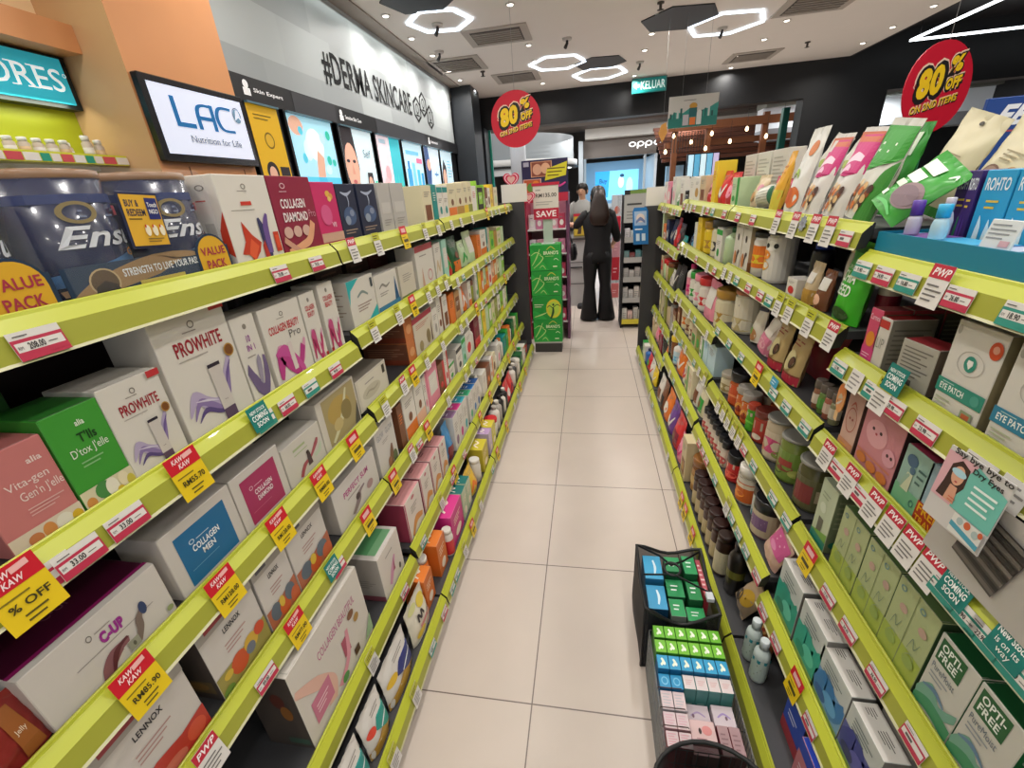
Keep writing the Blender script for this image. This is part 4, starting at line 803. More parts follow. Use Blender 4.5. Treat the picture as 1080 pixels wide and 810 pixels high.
# fourth shelf
lenx = lambda *c: [('t', 'LENNOX', .36, .66, .68, .73, '26242a', 1), ('f', .3, .42, .7, .56, 3, 'b08a84'), ('r', 0, .8, 1, 1, 'a8a29c')]+list(c)
put('L', 4, (86, 812), (193, 706), carton, 'supplement_carton', 'white carton with red wave along its foot', 'box', h=.2, d=.12, c='c9c3bd', art_=lenx(('p', [(0, 0), (1, 0), (1, .3), (.7, .26), (.4, .3), (0, .2)], 'b8362c'), ('e', .5, .08, .18, .08, 'c86a58'), ('e', .84, .14, .12, .1, 'cf5038'), ('e', .2, .06, .12, .07, '9a2a30'), ('r', .1, .86, .5, .93, '9a3a42')))
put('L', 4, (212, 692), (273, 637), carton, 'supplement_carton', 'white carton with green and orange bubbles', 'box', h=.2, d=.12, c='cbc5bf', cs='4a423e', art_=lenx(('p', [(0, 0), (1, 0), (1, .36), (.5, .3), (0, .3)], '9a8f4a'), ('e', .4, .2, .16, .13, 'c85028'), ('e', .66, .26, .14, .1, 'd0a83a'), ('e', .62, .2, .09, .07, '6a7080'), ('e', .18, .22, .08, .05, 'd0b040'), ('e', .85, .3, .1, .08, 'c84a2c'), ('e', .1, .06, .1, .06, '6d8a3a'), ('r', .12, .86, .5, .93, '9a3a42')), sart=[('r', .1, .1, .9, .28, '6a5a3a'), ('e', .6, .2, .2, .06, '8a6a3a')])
for k, (a, c) in enumerate((((275, 636), (309, 602)), ((310, 601), (347, 566)))):
    put('L', 4, a, c, carton, 'supplement_carton', 'white carton with blue grey and orange bubbles', 'box', h=.2, d=.12, c='cbc5bf', art_=lenx(('p', [(0, 0), (1, 0), (1, .38), (.5, .3), (0, .3)], 'b0654a'), ('e', .25, .2, .16, .12, '5f6a78'), ('e', .5, .14, .16, .12, 'c8582e'), ('e', .46, .24, .08, .08, 'd8b440'), ('e', .74, .24, .16, .12, '5f6a78'), ('e', .86, .12, .15, .12, 'c8603a'), ('r', .1, .86, .4, .92, '55555c')))
put('L', 4, (351, 531), (396, 486), carton, 'supplement_carton', 'white carton with pink slanted title and flower fairy', 'box', h=.15, d=.12, c='cfcac4', cs='b9b2aa', art_=[('t', 'PERFECT SLIM', .2, .62, .78, .76, 'b8508a', 1), ('f', .25, .5, .7, .58, 1, fp), ('w', [(.3, .1), (.45, .25), (.5, .4), (.64, .46)], [.04, .06, .05, .02], '8a7a7e'), ('e', .46, .36, .05, .08, '4a3a3e'), ('e', .76, .3, .08, .1, 'a8888a')])
py('L', 4, 1.275, carton, 'supplement_carton', 'white carton with grey glow lettering and hand picture', 'box', .155, .19, .1, c='cfcac4', art_=[('t', 'GLOW', .1, .74, .44, .86, '8a8f98', 0), ('t', 'GLOW', .54, .74, .92, .86, '8a8f98', 0), ('f', .3, .6, .7, .68, 2, fp), ('w', [(.55, .05), (.66, .3), (.72, .45)], [.1, .09, .03], '7a5540'), ('e', .8, .12, .12, .14, '5f6a48'), ('e', .5, .12, .1, .12, '9a6a4a')])
run('L', 4, 1.395, [C_('brown', 'orange', 'plain', .05, .19), C_('white', 'orange', 'base', .12, .2), C_('white', 'peach', 'base', .1, .2), C_('white', 'pink', 'stripe', .05, .19), C_('pink', 'white', 'panel', .15, .2), C_('brown', 'red', 'stripe', .1, .16), C_('white', 'red', 'stripe', .06, .2)])
run('L', 4, 2.05, [C_('white', 'green', 'band', .11, .1)])
run('L', 4, 2.21, [C_('white', 'charcoal', 'band', .12, .15), C_('mint', 'green', 'band', .08, .17), C_('white', 'red', 'spot', .14, .17), B_('white', 'white', .07, .17), C_('maroon', 'red', 'base', .14, .2), C_('white', 'lime', 'stripe', .1, .2), C_('yellow', 'brown', 'plain', .1, .19), C_('palegreen', 'white', 'plain', .1, .19), C_('lime', 'white', 'panel', .1, .18), C_('cream', 'lime', 'swirl', .12, .18), C_('olive', 'cream', 'plain', .1, .18), C_('white', 'olive', 'base', .12, .17), C_('lime', 'yellow', 'base', .12, .17), C_('white', 'grey', 'plain', .1, .17), C_('cream', 'green', 'stripe', .1, .17)])
# fifth shelf
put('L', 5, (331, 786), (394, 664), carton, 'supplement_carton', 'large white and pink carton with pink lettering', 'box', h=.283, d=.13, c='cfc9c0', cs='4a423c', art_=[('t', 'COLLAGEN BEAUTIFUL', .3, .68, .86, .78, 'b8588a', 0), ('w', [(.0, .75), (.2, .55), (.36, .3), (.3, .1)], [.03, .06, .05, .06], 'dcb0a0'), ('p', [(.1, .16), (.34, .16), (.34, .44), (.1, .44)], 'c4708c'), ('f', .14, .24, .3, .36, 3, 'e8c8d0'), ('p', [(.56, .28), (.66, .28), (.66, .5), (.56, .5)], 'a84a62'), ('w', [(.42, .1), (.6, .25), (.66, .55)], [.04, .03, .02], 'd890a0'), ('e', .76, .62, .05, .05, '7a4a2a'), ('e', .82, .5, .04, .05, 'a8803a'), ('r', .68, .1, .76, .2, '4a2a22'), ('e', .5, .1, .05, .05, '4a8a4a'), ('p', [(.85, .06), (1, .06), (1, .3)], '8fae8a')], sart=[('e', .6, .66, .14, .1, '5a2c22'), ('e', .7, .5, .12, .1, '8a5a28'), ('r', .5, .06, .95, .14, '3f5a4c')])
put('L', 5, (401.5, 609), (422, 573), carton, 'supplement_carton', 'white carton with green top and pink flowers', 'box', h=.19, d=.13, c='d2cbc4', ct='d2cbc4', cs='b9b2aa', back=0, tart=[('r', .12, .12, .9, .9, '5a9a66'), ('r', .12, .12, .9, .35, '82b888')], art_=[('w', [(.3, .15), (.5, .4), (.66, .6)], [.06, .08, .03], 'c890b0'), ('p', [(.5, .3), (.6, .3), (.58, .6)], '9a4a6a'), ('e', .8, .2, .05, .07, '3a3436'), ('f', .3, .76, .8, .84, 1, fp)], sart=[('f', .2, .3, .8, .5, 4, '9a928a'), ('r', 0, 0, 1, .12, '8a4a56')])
def pinkbox(y, w, h): py('L', 5, y, carton, 'supplement_carton', 'pink topped carton with orange petals', 'box', w, h, .12, c='d8cfc6', ct='d89a9a', cs='9a3a52', tart=[('r', .05, .3, .95, .95, 'c98a8a'), ('f', .3, .4, .7, .7, 3, '6a3a3c')], art_=[('r', 0, 0, .06, 1, 'b05068'), ('w', [(.2, .05), (.5, .3), (.9, .2)], [.05, .1, .05], 'cf8a4a'), ('e', .5, .9, .1, .04, 'b8606a'), ('f', .3, .55, .7, .75, 3, fp)])
pinkbox(1.30, .16, .185); pinkbox(1.45, .12, .185); pinkbox(1.575, .12, .185); pinkbox(1.69, .10, .185)
py('L', 5, 1.83, pouch, 'supplement_pouch', 'glossy blue pouch beside the pink topped cartons', 'pouch', .09, .2, .07, c='4a8fc4', art_=[('r', 0, 0, 1, .4, '8a3a3a')])
def smallbox(y, w, h, c, nm, d=.12): py('L', 5, y, carton, 'supplement_carton', 'white carton with %s top' % nm, 'box', w, h, d, c='d6d2cc', ct=c, art_=[('f', .2, .5, .8, .8, 4, fp), ('e', .5, .25, .25, .14, c)], tart=[('f', .25, .3, .75, .7, 3, 'e6e2f0')])
for y, c, nm in ((1.93, '8a6a8a', 'mauve'), (2.02, 'c83a80', 'magenta'), (2.11, '3aa0b0', 'turquoise')): smallbox(y, .085, .2, c, nm)
for y, c, nm in ((2.24, '45a87a', 'green'), (2.33, '2f6fb4', 'blue'), (2.42, '2f5a9a', 'dark blue')): smallbox(y, .085, .18, c, nm)
run('L', 5, 2.48, [T_('white', 'grey', .07, .17), C_('white', 'grey', 'plain', .12, .16), C_('brown', 'orange', 'swirl', .12, .16), C_('white', 'orange', 'stripe', .09, .17), C_('cream', 'brown', 'spot', .09, .17), B_('white', 'skyblue', .08, .15), C_('white', 'pink', 'spot', .1, .18), B_('grey', 'white', .07, .18), B_('white', 'orange', .07, .17), C_('teal', 'green', 'band', .12, .16), C_('green', 'white', 'plain', .1, .17), C_('orange', 'yellow', 'swirl', .1, .17), B_('white', 'red', .07, .16), C_('darkgreen', 'green', 'spot', .13, .17), C_('cream', 'yellow', 'base', .12, .16), C_('green', 'lime', 'stripe', .12, .16)])
# base shelf
def pillow(p0, p1, d1, col, foot, hx, desc, h=.165):
    put('L', 6, p0, p1, pouch, 'snack_pouch', desc, 'pouch', h=h, d=.05, lean=.06, c='d6d2cc', art_=[('p', [(0, .0), (1, .0), (1, .3), (.6, .42), (0, .2)], foot), ('p', [(.3, .5), (.95, .12), (1, .62), (.5, .66)], col), ('e', .2, .56, .16, .09, hx), ('f', .4, .74, .9, .84, 2, '8d867e'), ('w', [(.5, .4), (.7, .46), (.94, .48)], [.012, .02, .012], 'e6ecee'), ('r', .72, .05, .92, .14, '3a3a30')])
pillow((362, 830), (384, 770), 0, '1f8a86', 'a07a2a', 'd84a78', 'white snack pouch with pink hexagon and teal panel'); pillow((386, 767), (404, 713), 0, '1f8f84', 'a8802c', 'd8402c', 'white snack pouch with red hexagon and teal panel'); pillow((406, 709), (433, 660), 0, '232f74', 'b0882c', 'd8b02c', 'white snack pouch with navy and gold panel')
put('L', 6, (436, 656), (452, 616), pouch, 'snack_pouch', 'white and yellow pouch with pink blossoms', 'pouch', h=.165, d=.05, lean=.06, c='d8d2c0', art_=[('e', .7, .75, .2, .14, 'd8c24a'), ('e', .3, .2, .2, .1, 'd8b83a'), ('e', .85, .25, .14, .1, 'd8a49a'), ('e', .3, .85, .2, .08, 'c8c88a'), ('w', [(.3, .46), (.36, .6), (.45, .48), (.54, .6), (.6, .46)], [.03]*5, '2a2426'), ('r', .3, .3, .7, .38, 'c07a7a'), ('e', .7, .1, .1, .06, 'e4b8a8')])
def obox(y, w, h, d, c, nm, top=None, name='supplement_carton', txt=None, back=.0): py('L', 6, y, carton, name, nm, 'box', w, h, d, back=back, c=c, ct=top or c, art_=[('f', .2, .55, .8, .8, 3, 'f0d8c0'), ('e', .5, .25, .25, .14, 'f0e0d0')], tart=[('w', [(.2, .3), (.4, .6), (.6, .4), (.8, .65)], [.03, .05, .05, .03], 'f4e6d6')])
obox(1.155, .085, .15, .09, 'd06a22', 'small orange carton with vitamin print', 'e07a2c', back=.02)
py('L', 6, 1.235, bottle, 'vitamin_bottle', 'orange bottle with white cap behind the orange carton', 'bottle', .06, .15, .06, back=.05, c='orange', cap='white', neck=.8); py('L', 6, 1.22, bottle, 'vitamin_bottle', 'white capped bottle behind the orange carton', 'bottle', .055, .15, .055, back=.115, c='white', cap='white', neck=.8)
obox(1.325, .1, .17, .12, 'd06a22', 'larger orange carton with vitamin print', 'e07a2c', back=.02)
py('L', 6, 1.415, bottle, 'vitamin_bottle', 'white bottle with crimson label', 'bottle', .055, .14, .055, c='white', cap='white', label='red', neck=.75)
obox(1.53, .17, .17, .12, 'c82a80', 'magenta carton with slanted white lettering', 'd8348c', back=.01)
for y in (1.665, 1.745): obox(y, .075, .16, .12, 'b8c4a8', 'pale carton with dark teal top', '12706c', back=.01)
py('L', 6, 1.86, pouch, 'snack_pouch', 'yellow pouch with golden print', 'pouch', .13, .15, .07, c='d8b23a', art_=design('swirl', 'orange'), lean=.1)
py('L', 6, 1.965, bottle, 'vitamin_bottle', 'squat white bottle with white cap', 'bottle', .07, .14, .07, c='white', cap='white', neck=.8)
obox(2.10, .13, .15, .1, 'c2b030', 'olive yellow carton with pale front', 'd0c030'); obox(2.255, .08, .15, .1, 'c8b8d0', 'white carton with lilac top', 'b898c4'); obox(2.35, .1, .15, .1, 'd0c850', 'yellow carton with pale print', 'd0c030')
run('L', 6, 2.42, [J_('white', 'red', .09, .13), B_('white', 'grey', .08, .17), B_('grey', 'white', .08, .17), B_('black', 'black', .07, .17), B_('white', 'black', .07, .15), B_('black', 'white', .07, .16), P_('red', 'white', 'spot', .16, .16, .05), P_('red', 'maroon', 'swirl', .14, .16, .05), B_('white', 'grey', .08, .17), B_('charcoal', 'white', .07, .17), B_('grey', 'grey', .08, .17), J_('white', 'white', .1, .14), C_('darkgreen', 'lime', 'spot', .12, .15), B_('white', 'green', .08, .17), C_('white', 'orange', 'band', .1, .16), C_('charcoal', 'red', 'panel', .12, .15)])
# ---------------------------------------------------------------- right rack (near end is to the right of each shelf)
R = 'R'
fp = '9b948c'
# top shelf, nearest bay: a printed cardboard tray with eye drop boxes and bottles
o = empty('display_tray', (.632, .80, 1.363+PLATE), -PI/2)
reg(o, 'blue cardboard display tray for eye drops', 'display tray', row_name(R, 1), .8, 'display_tray')
b = MB(); cb, cb2 = mat('3a9cd0', .35), mat('1d7f9e', .35)
b.box(-.322, 0, 0, .30, .004, .05, cb2); b.box(-.318, .004, .04, .30, .085, .044, mat('4fb6e2', .35)); b.box(-.322, .004, 0, -.319, .2, .05, cb2); b.box(.296, 0, 0, .30, .2, .05, cb2); b.box(-.30, .004, 0, .30, .2, .004, cb2)
S = flat((-.30, .004, .044), (.6, 0, 0), (0, .081, 0))
art(b, [('p', [(.0, .1), (.12, .0), (.16, 1), (0, 1)], '7a4aa0'), ('p', [(.3, 0), (.46, 0), (.52, 1), (.38, 1)], '2f5a9a'), ('e', .66, .4, .1, .3, '7fcdea'), ('e', .74, .6, .06, .2, 'c8ecf6'), ('r', .4, .2, .48, .8, 'd8d8ea')], S)
b.build('tray', o)
def rohto(y, c, c2, w=.075, h=.155, back=.1, dz=0, desc='', small=0):
    py(R, 1, y, carton, 'eye_drop_carton', desc, 'box', w, h, .045, back=back, dz=dz+.005, c=c, cs=c, art_=[('t', 'ROHTO', .12, .78, .9, .92, 'eef2f4', 1), ('w', [(.3, .2), (.3, .36), (.26, .5)], [.10, .08, .005], c2), ('w', [(.62, .16), (.62, .32), (.6, .46)], [.10, .08, .005], c2), ('f', .3, .56, .8, .7, 2, 'e2c04a'), ('w', [(.05, .08), (.5, .14), (.95, .06)], [.05, .04, .05], 'bfe6f2')])
rohto(at(1000, 215, 0, .734).y-.016, '4a2f78', '2f8a5a', desc='purple carton with white capitals and green label', w=.052, back=.112); rohto(at(1018, 215, 0, .734).y-.006, '3f2a6e', '5a3a98', desc='narrow dark purple carton beside the bright blue ones', w=.026)
for y, t in [(at(1029, 215, 0, .734).y-.036-.07*k_, NTH[k_]) for k_ in range(5)]: rohto(y, '2a9ccc', 'd4edf5', desc='bright blue carton with drop pictures', w=.068)
py(R, 1, .86, carton, 'eye_drop_carton', 'teal carton lying on top of the blue cartons', 'box', .15, .03, .045, back=.1, dz=.156, c='1f96a4', art_=[('f', .1, .5, .5, .8, 1, 'dff0f0'), ('r', .2, .2, .8, .4, 'c8d85a')])
py(R, 1, 1.075, bottle, 'eye_drop_bottle', 'small grey bottle with purple cap', 'bottle', .028, .066, .028, back=.02, dz=.046, c='b8b4c4', cap='5a3aa0', neck=.75, caph=.45, shoulder=.4)
py(R, 1, 1.035, bottle, 'eye_drop_bottle', 'small white bottle standing between two capped bottles', 'bottle', .026, .07, .026, back=.05, dz=.046, c='c9c5d0', cap='c2bccc', neck=.6, caph=.35, shoulder=.4)
py(R, 1, .99, bottle, 'eye_drop_bottle', 'small clear bottle with sky blue cap', 'bottle', .03, .062, .03, back=.012, dz=.046, c='bfe2ee', cap='2fa8d8', neck=.7, caph=.4, shoulder=.4, alpha=.7)
b = MB(); b.box(-.03, 0, 0, .03, .003, .045, 'd0d6d8', ch=.001); S = flat((-.03, 0, 0), (.06, 0, 0), (0, 0, .045)); art(b, [('f', .1, .3, .9, .9, 4, '8a8f94'), ('r', .6, .1, .9, .3, 'c8a0a8')], S)
reg(b.build('sample_card'), 'small grey printed card standing on the blue tray', 'card', row_name(R, 1), .86, 'sample_card'); bpy.data.objects['sample_card'].location = (.648, .845, 1.363+PLATE+.046); bpy.data.objects['sample_card'].rotation_euler = (-.2, 0, -PI/2)
# top shelf, second bay: leaning snack pouches
def lp(px, pz, w, L, lean, desc, c, ops, roll=0, d=.045, back=0, dz=0, ends='stand', crimp=None):
    a = at(px, pz, 0, .634+back)
    py(R, 1, a.y, pouch, 'snack_pouch', desc, 'pouch', w, L, d, back=back, lean=lean, roll=roll, dz=dz, c=c, art_=ops, ends=ends, crimp=crimp)
nuts = lambda y0: [q for k in range(16) for q in [('e', .2+.6*((k*7) % 16)/16, y0+.28*((k*5) % 16)/16, .07, .045, ('c8743a', 'd8b07a', '8a4a22', 'e0c8a0', '4a2c20')[k % 5])]]
lp(919, 239.5, .112, .14, .72, 'green seed pouch lying tilted at the bay\'s end', '3f9a3c', [('r', .05, .16, .24, .25, 'e4eee0'), ('r', .08, .70, .56, .86, 'dfe8dc'), ('r', .08, .50, .5, .66, 'dfe8dc'), ('r', .08, .36, .36, .46, 'c8e4c4'), ('e', .66, .36, .3, .2, '8a7478'), ('e', .64, .34, .26, .16, '77626a'), ('w', [(.2, .08), (.5, .12), (.8, .06)], [.015, .03, .015], '62c06a'), ('w', [(.78, .8), (.84, .88), (.9, .84)], [.01, .02, .01], 'dfeedd')], roll=.5, back=-.002)
for k, (y, dd) in enumerate(((1.255, 'first'), (1.12, 'second'))):
    py(R, 1, y+.03, pouch, 'snack_pouch', ('tall cream pouch with round seed window', 'tall cream pouch at the photo\'s right, behind blue cartons')[k], 'pouch', .135, .205-.01*k, .05, back=.15+.02*k, lean=.2, roll=.3, dz=0 if k == 0 else .0, c='d8cfae', art_=[('e', .4, .34, .2, .12, '7a5a4a'), ('e', .4, .34, .17, .1, '9a8070'), ('e', .74, .42, .12, .07, 'c08a4a'), ('e', .78, .24, .1, .05, 'c87a4a'), ('f', .35, .5, .7, .62, 3, 'a09474'), ('r', 0, 0, 1, .1, '3f8a3c'), ('e', .5, .9, .05, .02, '3a342c')], grid=6)
py(R, 1, .99, pouch, 'snack_pouch', 'cream pouch cut by the photo\'s right edge', 'pouch', .135, .20, .05, back=.22, lean=.2, roll=.2, dz=.0, c='d8cfae', art_=[('e', .4, .3, .2, .12, '9a6a4a'), ('e', .74, .42, .12, .07, 'c0804a'), ('f', .35, .5, .7, .62, 3, 'a09474')])
lp(894, 231, .115, .215, .2, 'green and white pouch of mixed nuts', 'd0cfc6', [('p', [(0, .45), (1, .62), (1, .93), (0, .93)], '3f9a3a'), ('p', [(.6, .0), (1, .0), (1, .62), (.8, .5)], '3f8a36'), ('f', .2, .66, .8, .8, 2, 'e8f0e0')]+nuts(.1), roll=.14)
py(R, 1, 1.40, pouch, 'snack_pouch', 'green pouch half hidden behind the nut pouch', 'pouch', .11, .215, .04, back=.13, lean=.15, roll=.05, c='2f8a30', art_=[('r', .3, .66, .8, .9, 'c8d8c0'), ('e', .5, .4, .3, .14, '5a3a2a')])
lp(869, 226, .105, .215, .25, 'pink and white pouch of mixed nuts, nearer', 'd4cfca', [('p', [(0, .42), (1, .5), (1, .93), (0, .93)], 'c8357a'), ('r', 0, .84, 1, .95, 'c86a4a'), ('w', [(.2, .6), (.45, .68), (.8, .66)], [.03, .05, .03], 'f0d0e0'), ('w', [(.2, .5), (.4, .56), (.55, .54)], [.02, .04, .02], 'ecc0d8')]+nuts(.08), roll=.08)
lp(846, 220, .105, .215, .25, 'pink and white pouch of mixed nuts, farther', 'd4cfca', [('p', [(0, .42), (1, .5), (1, .93), (0, .93)], 'c8357a'), ('r', 0, .84, 1, .95, 'c86a4a'), ('r', .1, .78, .3, .92, 'd0c8c4'), ('w', [(.2, .6), (.45, .68), (.8, .66)], [.03, .05, .03], 'f0d0e0'), ('w', [(.2, .5), (.4, .56), (.55, .54)], [.02, .04, .02], 'ecc0d8')]+nuts(.08), roll=.05)
lp(828, 216, .11, .245, .2, 'white pouch with orange crisps', 'd8d6d0', [('e', .66, .76, .2, .09, 'c8743a'), ('e', .62, .18, .3, .13, 'd06a2a'), ('e', .4, .2, .2, .1, 'c85a22'), ('w', [(.2, .4), (.4, .5), (.6, .42)], [.02, .03, .02], '9ab84a')], ends='stand')
lp(811, 213, .05, .19, .2, 'narrow yellow and orange pouch', 'd8a032', [('r', 0, 0, 1, .35, 'c8b83a'), ('f', .2, .5, .8, .8, 3, 'b0702a')])
py(R, 1, 1.73, pouch, 'snack_pouch', 'grey white pouch with green leaf print, nearer', 'pouch', .12, .225, .04, back=.11, lean=.5, roll=.2, c='b8b6aa', art_=[('e', .5, .6, .2, .06, '8a9a3a'), ('f', .2, .3, .8, .5, 3, '8f8d84')])
py(R, 1, 1.87, pouch, 'snack_pouch', 'grey white pouch with green leaf print, farther', 'pouch', .12, .235, .04, back=.11, lean=.4, roll=.25, c='bcbaae', art_=[('e', .5, .6, .2, .06, '8a9a3a'), ('f', .2, .3, .8, .5, 3, '8f8d84')])
# a bag of white straws lying on its side, a crumpled pink bag behind it
py(R, 1, 1.89, pouch, 'straw_bag', 'clear bag of white straws with dark green cap end', 'bag', .17, .075, .05, c='cfcdbf', art_=[('r', .02, .1+.13*k, .86, .18+.13*k, 'dedccf') for k in range(6)]+[('r', .86, .1, .98, .9, '2f6a50')], ends='pillow', roll=-.12)
py(R, 1, 1.90, pouch, 'snack_pouch', 'crumpled crimson pink bag', 'bag', .17, .10, .06, back=.055, c='c02a5a', art_=[('w', [(.1, .2), (.4, .5), (.8, .4)], [.03, .05, .02], 'd86a94'), ('w', [(.2, .8), (.6, .7), (.9, .85)], [.02, .04, .02], '8a1a3a')], ends='pillow', roll=.1)
py(R, 1, 2.045, pouch, 'snack_pouch', 'beige bag with pink print', 'pouch', .12, .12, .05, back=.02, lean=.2, c='cdb894', art_=[('e', .4, .3, .2, .16, 'b88a5a'), ('e', .7, .6, .2, .1, 'd08a9a')])
for y, w, dd in ((2.03, .15, 'tall white carton with rows of fine print, nearest'), (2.2, .15, 'tall white carton with rows of fine print, middle'), (2.37, .15, 'tall white carton with rows of fine print, farthest')):
    py(R, 1, y, carton, 'snack_carton', dd, 'box', w, .21, .06, back=.1, c='cfcbc0', art_=[('f', .1, .3, .9, .9, 9, 'a8a498'), ('r', .1, .05, .5, .25, '7a9a6a')])
run(R, 1, 2.15, [C_('palegreen', 'green', 'stripe', .1, .12), P_('red', 'pink', 'spot', .14, .14), P_('red', 'white', 'swirl', .12, .15), C_('yellow', 'orange', 'plain', .07, .2), P_('pink', 'red', 'base', .13, .14), C_('beige', 'brown', 'photo', .13, .14), C_('white', 'gold', 'spot', .13, .13), C_('white', 'grey', 'plain', .13, .14)])
run(R, 1, 3.22, [J_('charcoal', 'black', .09, .11), C_('white', 'brown', 'photo', .14, .18), P_('green', 'white', 'spot', .15, .14), C_('white', 'pink', 'swirl', .14, .2), B_('black', 'black', .07, .17), C_('pink', 'white', 'spot', .14, .17), C_('white', 'pink', 'swirl', .16, .17)])
# second shelf, nearest bay
for k in range(4):
    c = at(913, 345, 0, .634)
    py(R, 2, 1.055, carton, 'lip_balm_carton', ('orange pink carton with red edges, in front', 'olive grey carton with red edges, first behind', 'olive grey carton with red edges, second behind', 'olive grey carton with red edges, rearmost')[k], 'box', .045, .125, .055, back=k*.058, c='c8486a' if k == 0 else '8a6a5a', cs='6f6a52', ct='8a3a3c', art_=[('r', 0, 0, 1, .3, 'c83a7a'), ('e', .5, .45, .35, .14, 'd8862a'), ('t', 'Carmex', .1, .8, .9, .9, 'f0d0dc'), ('f', .1, .1, .9, .2, 2, 'e8c0d0')] if k == 0 else [], sart=[('f', .1, .15, .9, .85, 9, '9a957c'), ('r', 0, .94, 1, 1, 'a83a40'), ('r', 0, 0, .05, 1, 'a83a40')])
put(R, 2, (925.5, 351), (936, 356), carton, 'lip_balm_carton', 'white and red carton turned edge on', 'box', d=.085, h=.115, w=.04, c='cfc9c0', cs='8f8a7c', ct='a02a2c', art_=[('t', 'LIP', .2, .4, .8, .6, '8a8a80', 0), ('r', .1, .8, .9, .95, 'b8322e')], sart=[('f', .1, .1, .9, .85, 8, '6f6b60')])
py(R, 2, .905, carton, 'lip_balm_carton', 'grey carton of fine print with red top', 'box', .085, .095, .05, c='a8a498', cs='6a5f52', ct='8f2a30', art_=[('f', .1, .25, .9, .9, 8, '6f6b64'), ('r', .1, .04, .55, .2, '55524c')], yaw=.12)
py(R, 2, .835, carton, 'medicine_carton', 'narrow red, blue and white carton', 'box', .035, .115, .05, back=.073, c='c4c4c4', cs='8a8a8a', art_=[('r', 0, .78, 1, 1, 'c83a36'), ('r', 0, .5, 1, .76, '3a4a8a'), ('t', 'Clear', .08, .56, .92, .7, 'f0f0f4', 1), ('r', 0, .28, 1, .46, 'c8584a'), ('f', .1, .05, .9, .24, 3, '4a4a54')])
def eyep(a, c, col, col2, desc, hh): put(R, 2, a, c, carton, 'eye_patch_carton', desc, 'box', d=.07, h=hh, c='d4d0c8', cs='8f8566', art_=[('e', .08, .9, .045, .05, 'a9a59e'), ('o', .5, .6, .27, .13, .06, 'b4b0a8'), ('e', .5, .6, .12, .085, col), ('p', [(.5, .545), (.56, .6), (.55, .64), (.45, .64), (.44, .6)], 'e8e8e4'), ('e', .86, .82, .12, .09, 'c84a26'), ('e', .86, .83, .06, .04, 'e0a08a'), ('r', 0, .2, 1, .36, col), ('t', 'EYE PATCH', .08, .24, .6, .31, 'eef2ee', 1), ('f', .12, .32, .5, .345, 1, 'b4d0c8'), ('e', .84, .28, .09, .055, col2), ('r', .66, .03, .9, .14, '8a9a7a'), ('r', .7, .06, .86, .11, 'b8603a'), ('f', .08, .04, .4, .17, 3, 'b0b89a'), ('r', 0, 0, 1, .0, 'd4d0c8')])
eyep((1007.8, 350), (1062, 372), '2f8a78', '4a9a8a', 'white eye patch carton with green band', .165)
eyep((1071, 378), (1150, 420), '2a7fa0', '4a90a8', 'white eye patch carton with blue band', .165)
py(R, 2, .78, carton, 'eye_patch_carton', 'dark green carton behind the white ones', 'box', .17, .19, .05, back=.13, c='16423a')
# near end of the second bay's second shelf
for px in (886, 915):
    a = at(px, 330, 0, .68); py(R, 2, a.y, bottle, 'hand_cream_bottle', ('white squeeze bottle with red label, nearer', 'white squeeze bottle with red label, farther')[px < 900], 'bottle', .05, .19, .05, back=.06 if px > 900 else .035, c='c2bab2', cap='beige', label='maroon', l0=.12, l1=.42, neck=.7)
put(R, 2, (849, 275), (884, 275), pouch, 'snack_pouch', 'bright green seed pouch with white capitals', 'pouch', h=.21, d=.06, w=.12, back=-.012, lean=.12, c='3fae2a', art_=[('t', 'ORGANIC', .2, .66, .66, .71, 'dcecd4', 0), ('t', 'CHIA', .14, .5, .72, .64, 'eaf4e4', 1), ('t', 'SEED', .14, .33, .72, .47, 'eaf4e4', 1), ('e', .5, .1, .34, .08, '2a4a22'), ('w', [(.1, .2), (.5, .26), (.9, .2)], [.02, .04, .02], '62c84a'), ('r', .0, .86, 1, .94, '3a7a34')]) if 0 else py(R, 2, 1.215, pouch, 'snack_pouch', 'bright green seed pouch with white capitals', 'pouch', .115, .195, .05, back=.0, lean=.08, roll=.04, c='3fae2a', art_=[('t', 'ORGANIC', .16, .66, .66, .71, 'dcecd4', 0), ('t', 'CHIA', .12, .5, .7, .64, 'eaf4e4', 1), ('t', 'SEED', .12, .33, .7, .47, 'eaf4e4', 1), ('e', .5, .1, .34, .08, '2a4a22'), ('r', 0, .86, 1, .94, '3a7a34')])
def sq(s, y, mk, name, desc, cat, w, h, d, **kw): py(R, s, y, mk, name, desc, cat, w, h, d, **kw)
sq(2, 1.335, pouch, 'snack_pouch', 'small brown pouch with white panel', 'pouch', .06, .11, .04, c='brown', art_=[('r', .1, .5, .9, .8, 'white'), ('e', .5, .25, .3, .14, 'peach')], lean=.1)
sq(2, 1.41, pouch, 'snack_pouch', 'small beige pouch with golden foot', 'pouch', .065, .12, .04, c='beige', art_=[('r', 0, 0, 1, .35, 'gold'), ('r', .2, .5, .8, .75, 'white')], lean=.1)
sq(2, 1.495, carton, 'snack_carton', 'small white carton with red spot', 'box', .07, .06, .05, art_=design('spot', 'red'))
sq(2, 1.555, bottle, 'syrup_bottle', 'dark bottle with royal blue cap', 'bottle', .07, .175, .07, back=.07, c='1c1c2c', cap='2440a0', neck=.7, caph=.22)
sq(2, 1.47, bottle, 'syrup_bottle', 'dark bottle with navy cap further back', 'bottle', .07, .17, .07, back=.13, c='1c1c24', cap='1c2c6a', neck=.7, caph=.22)
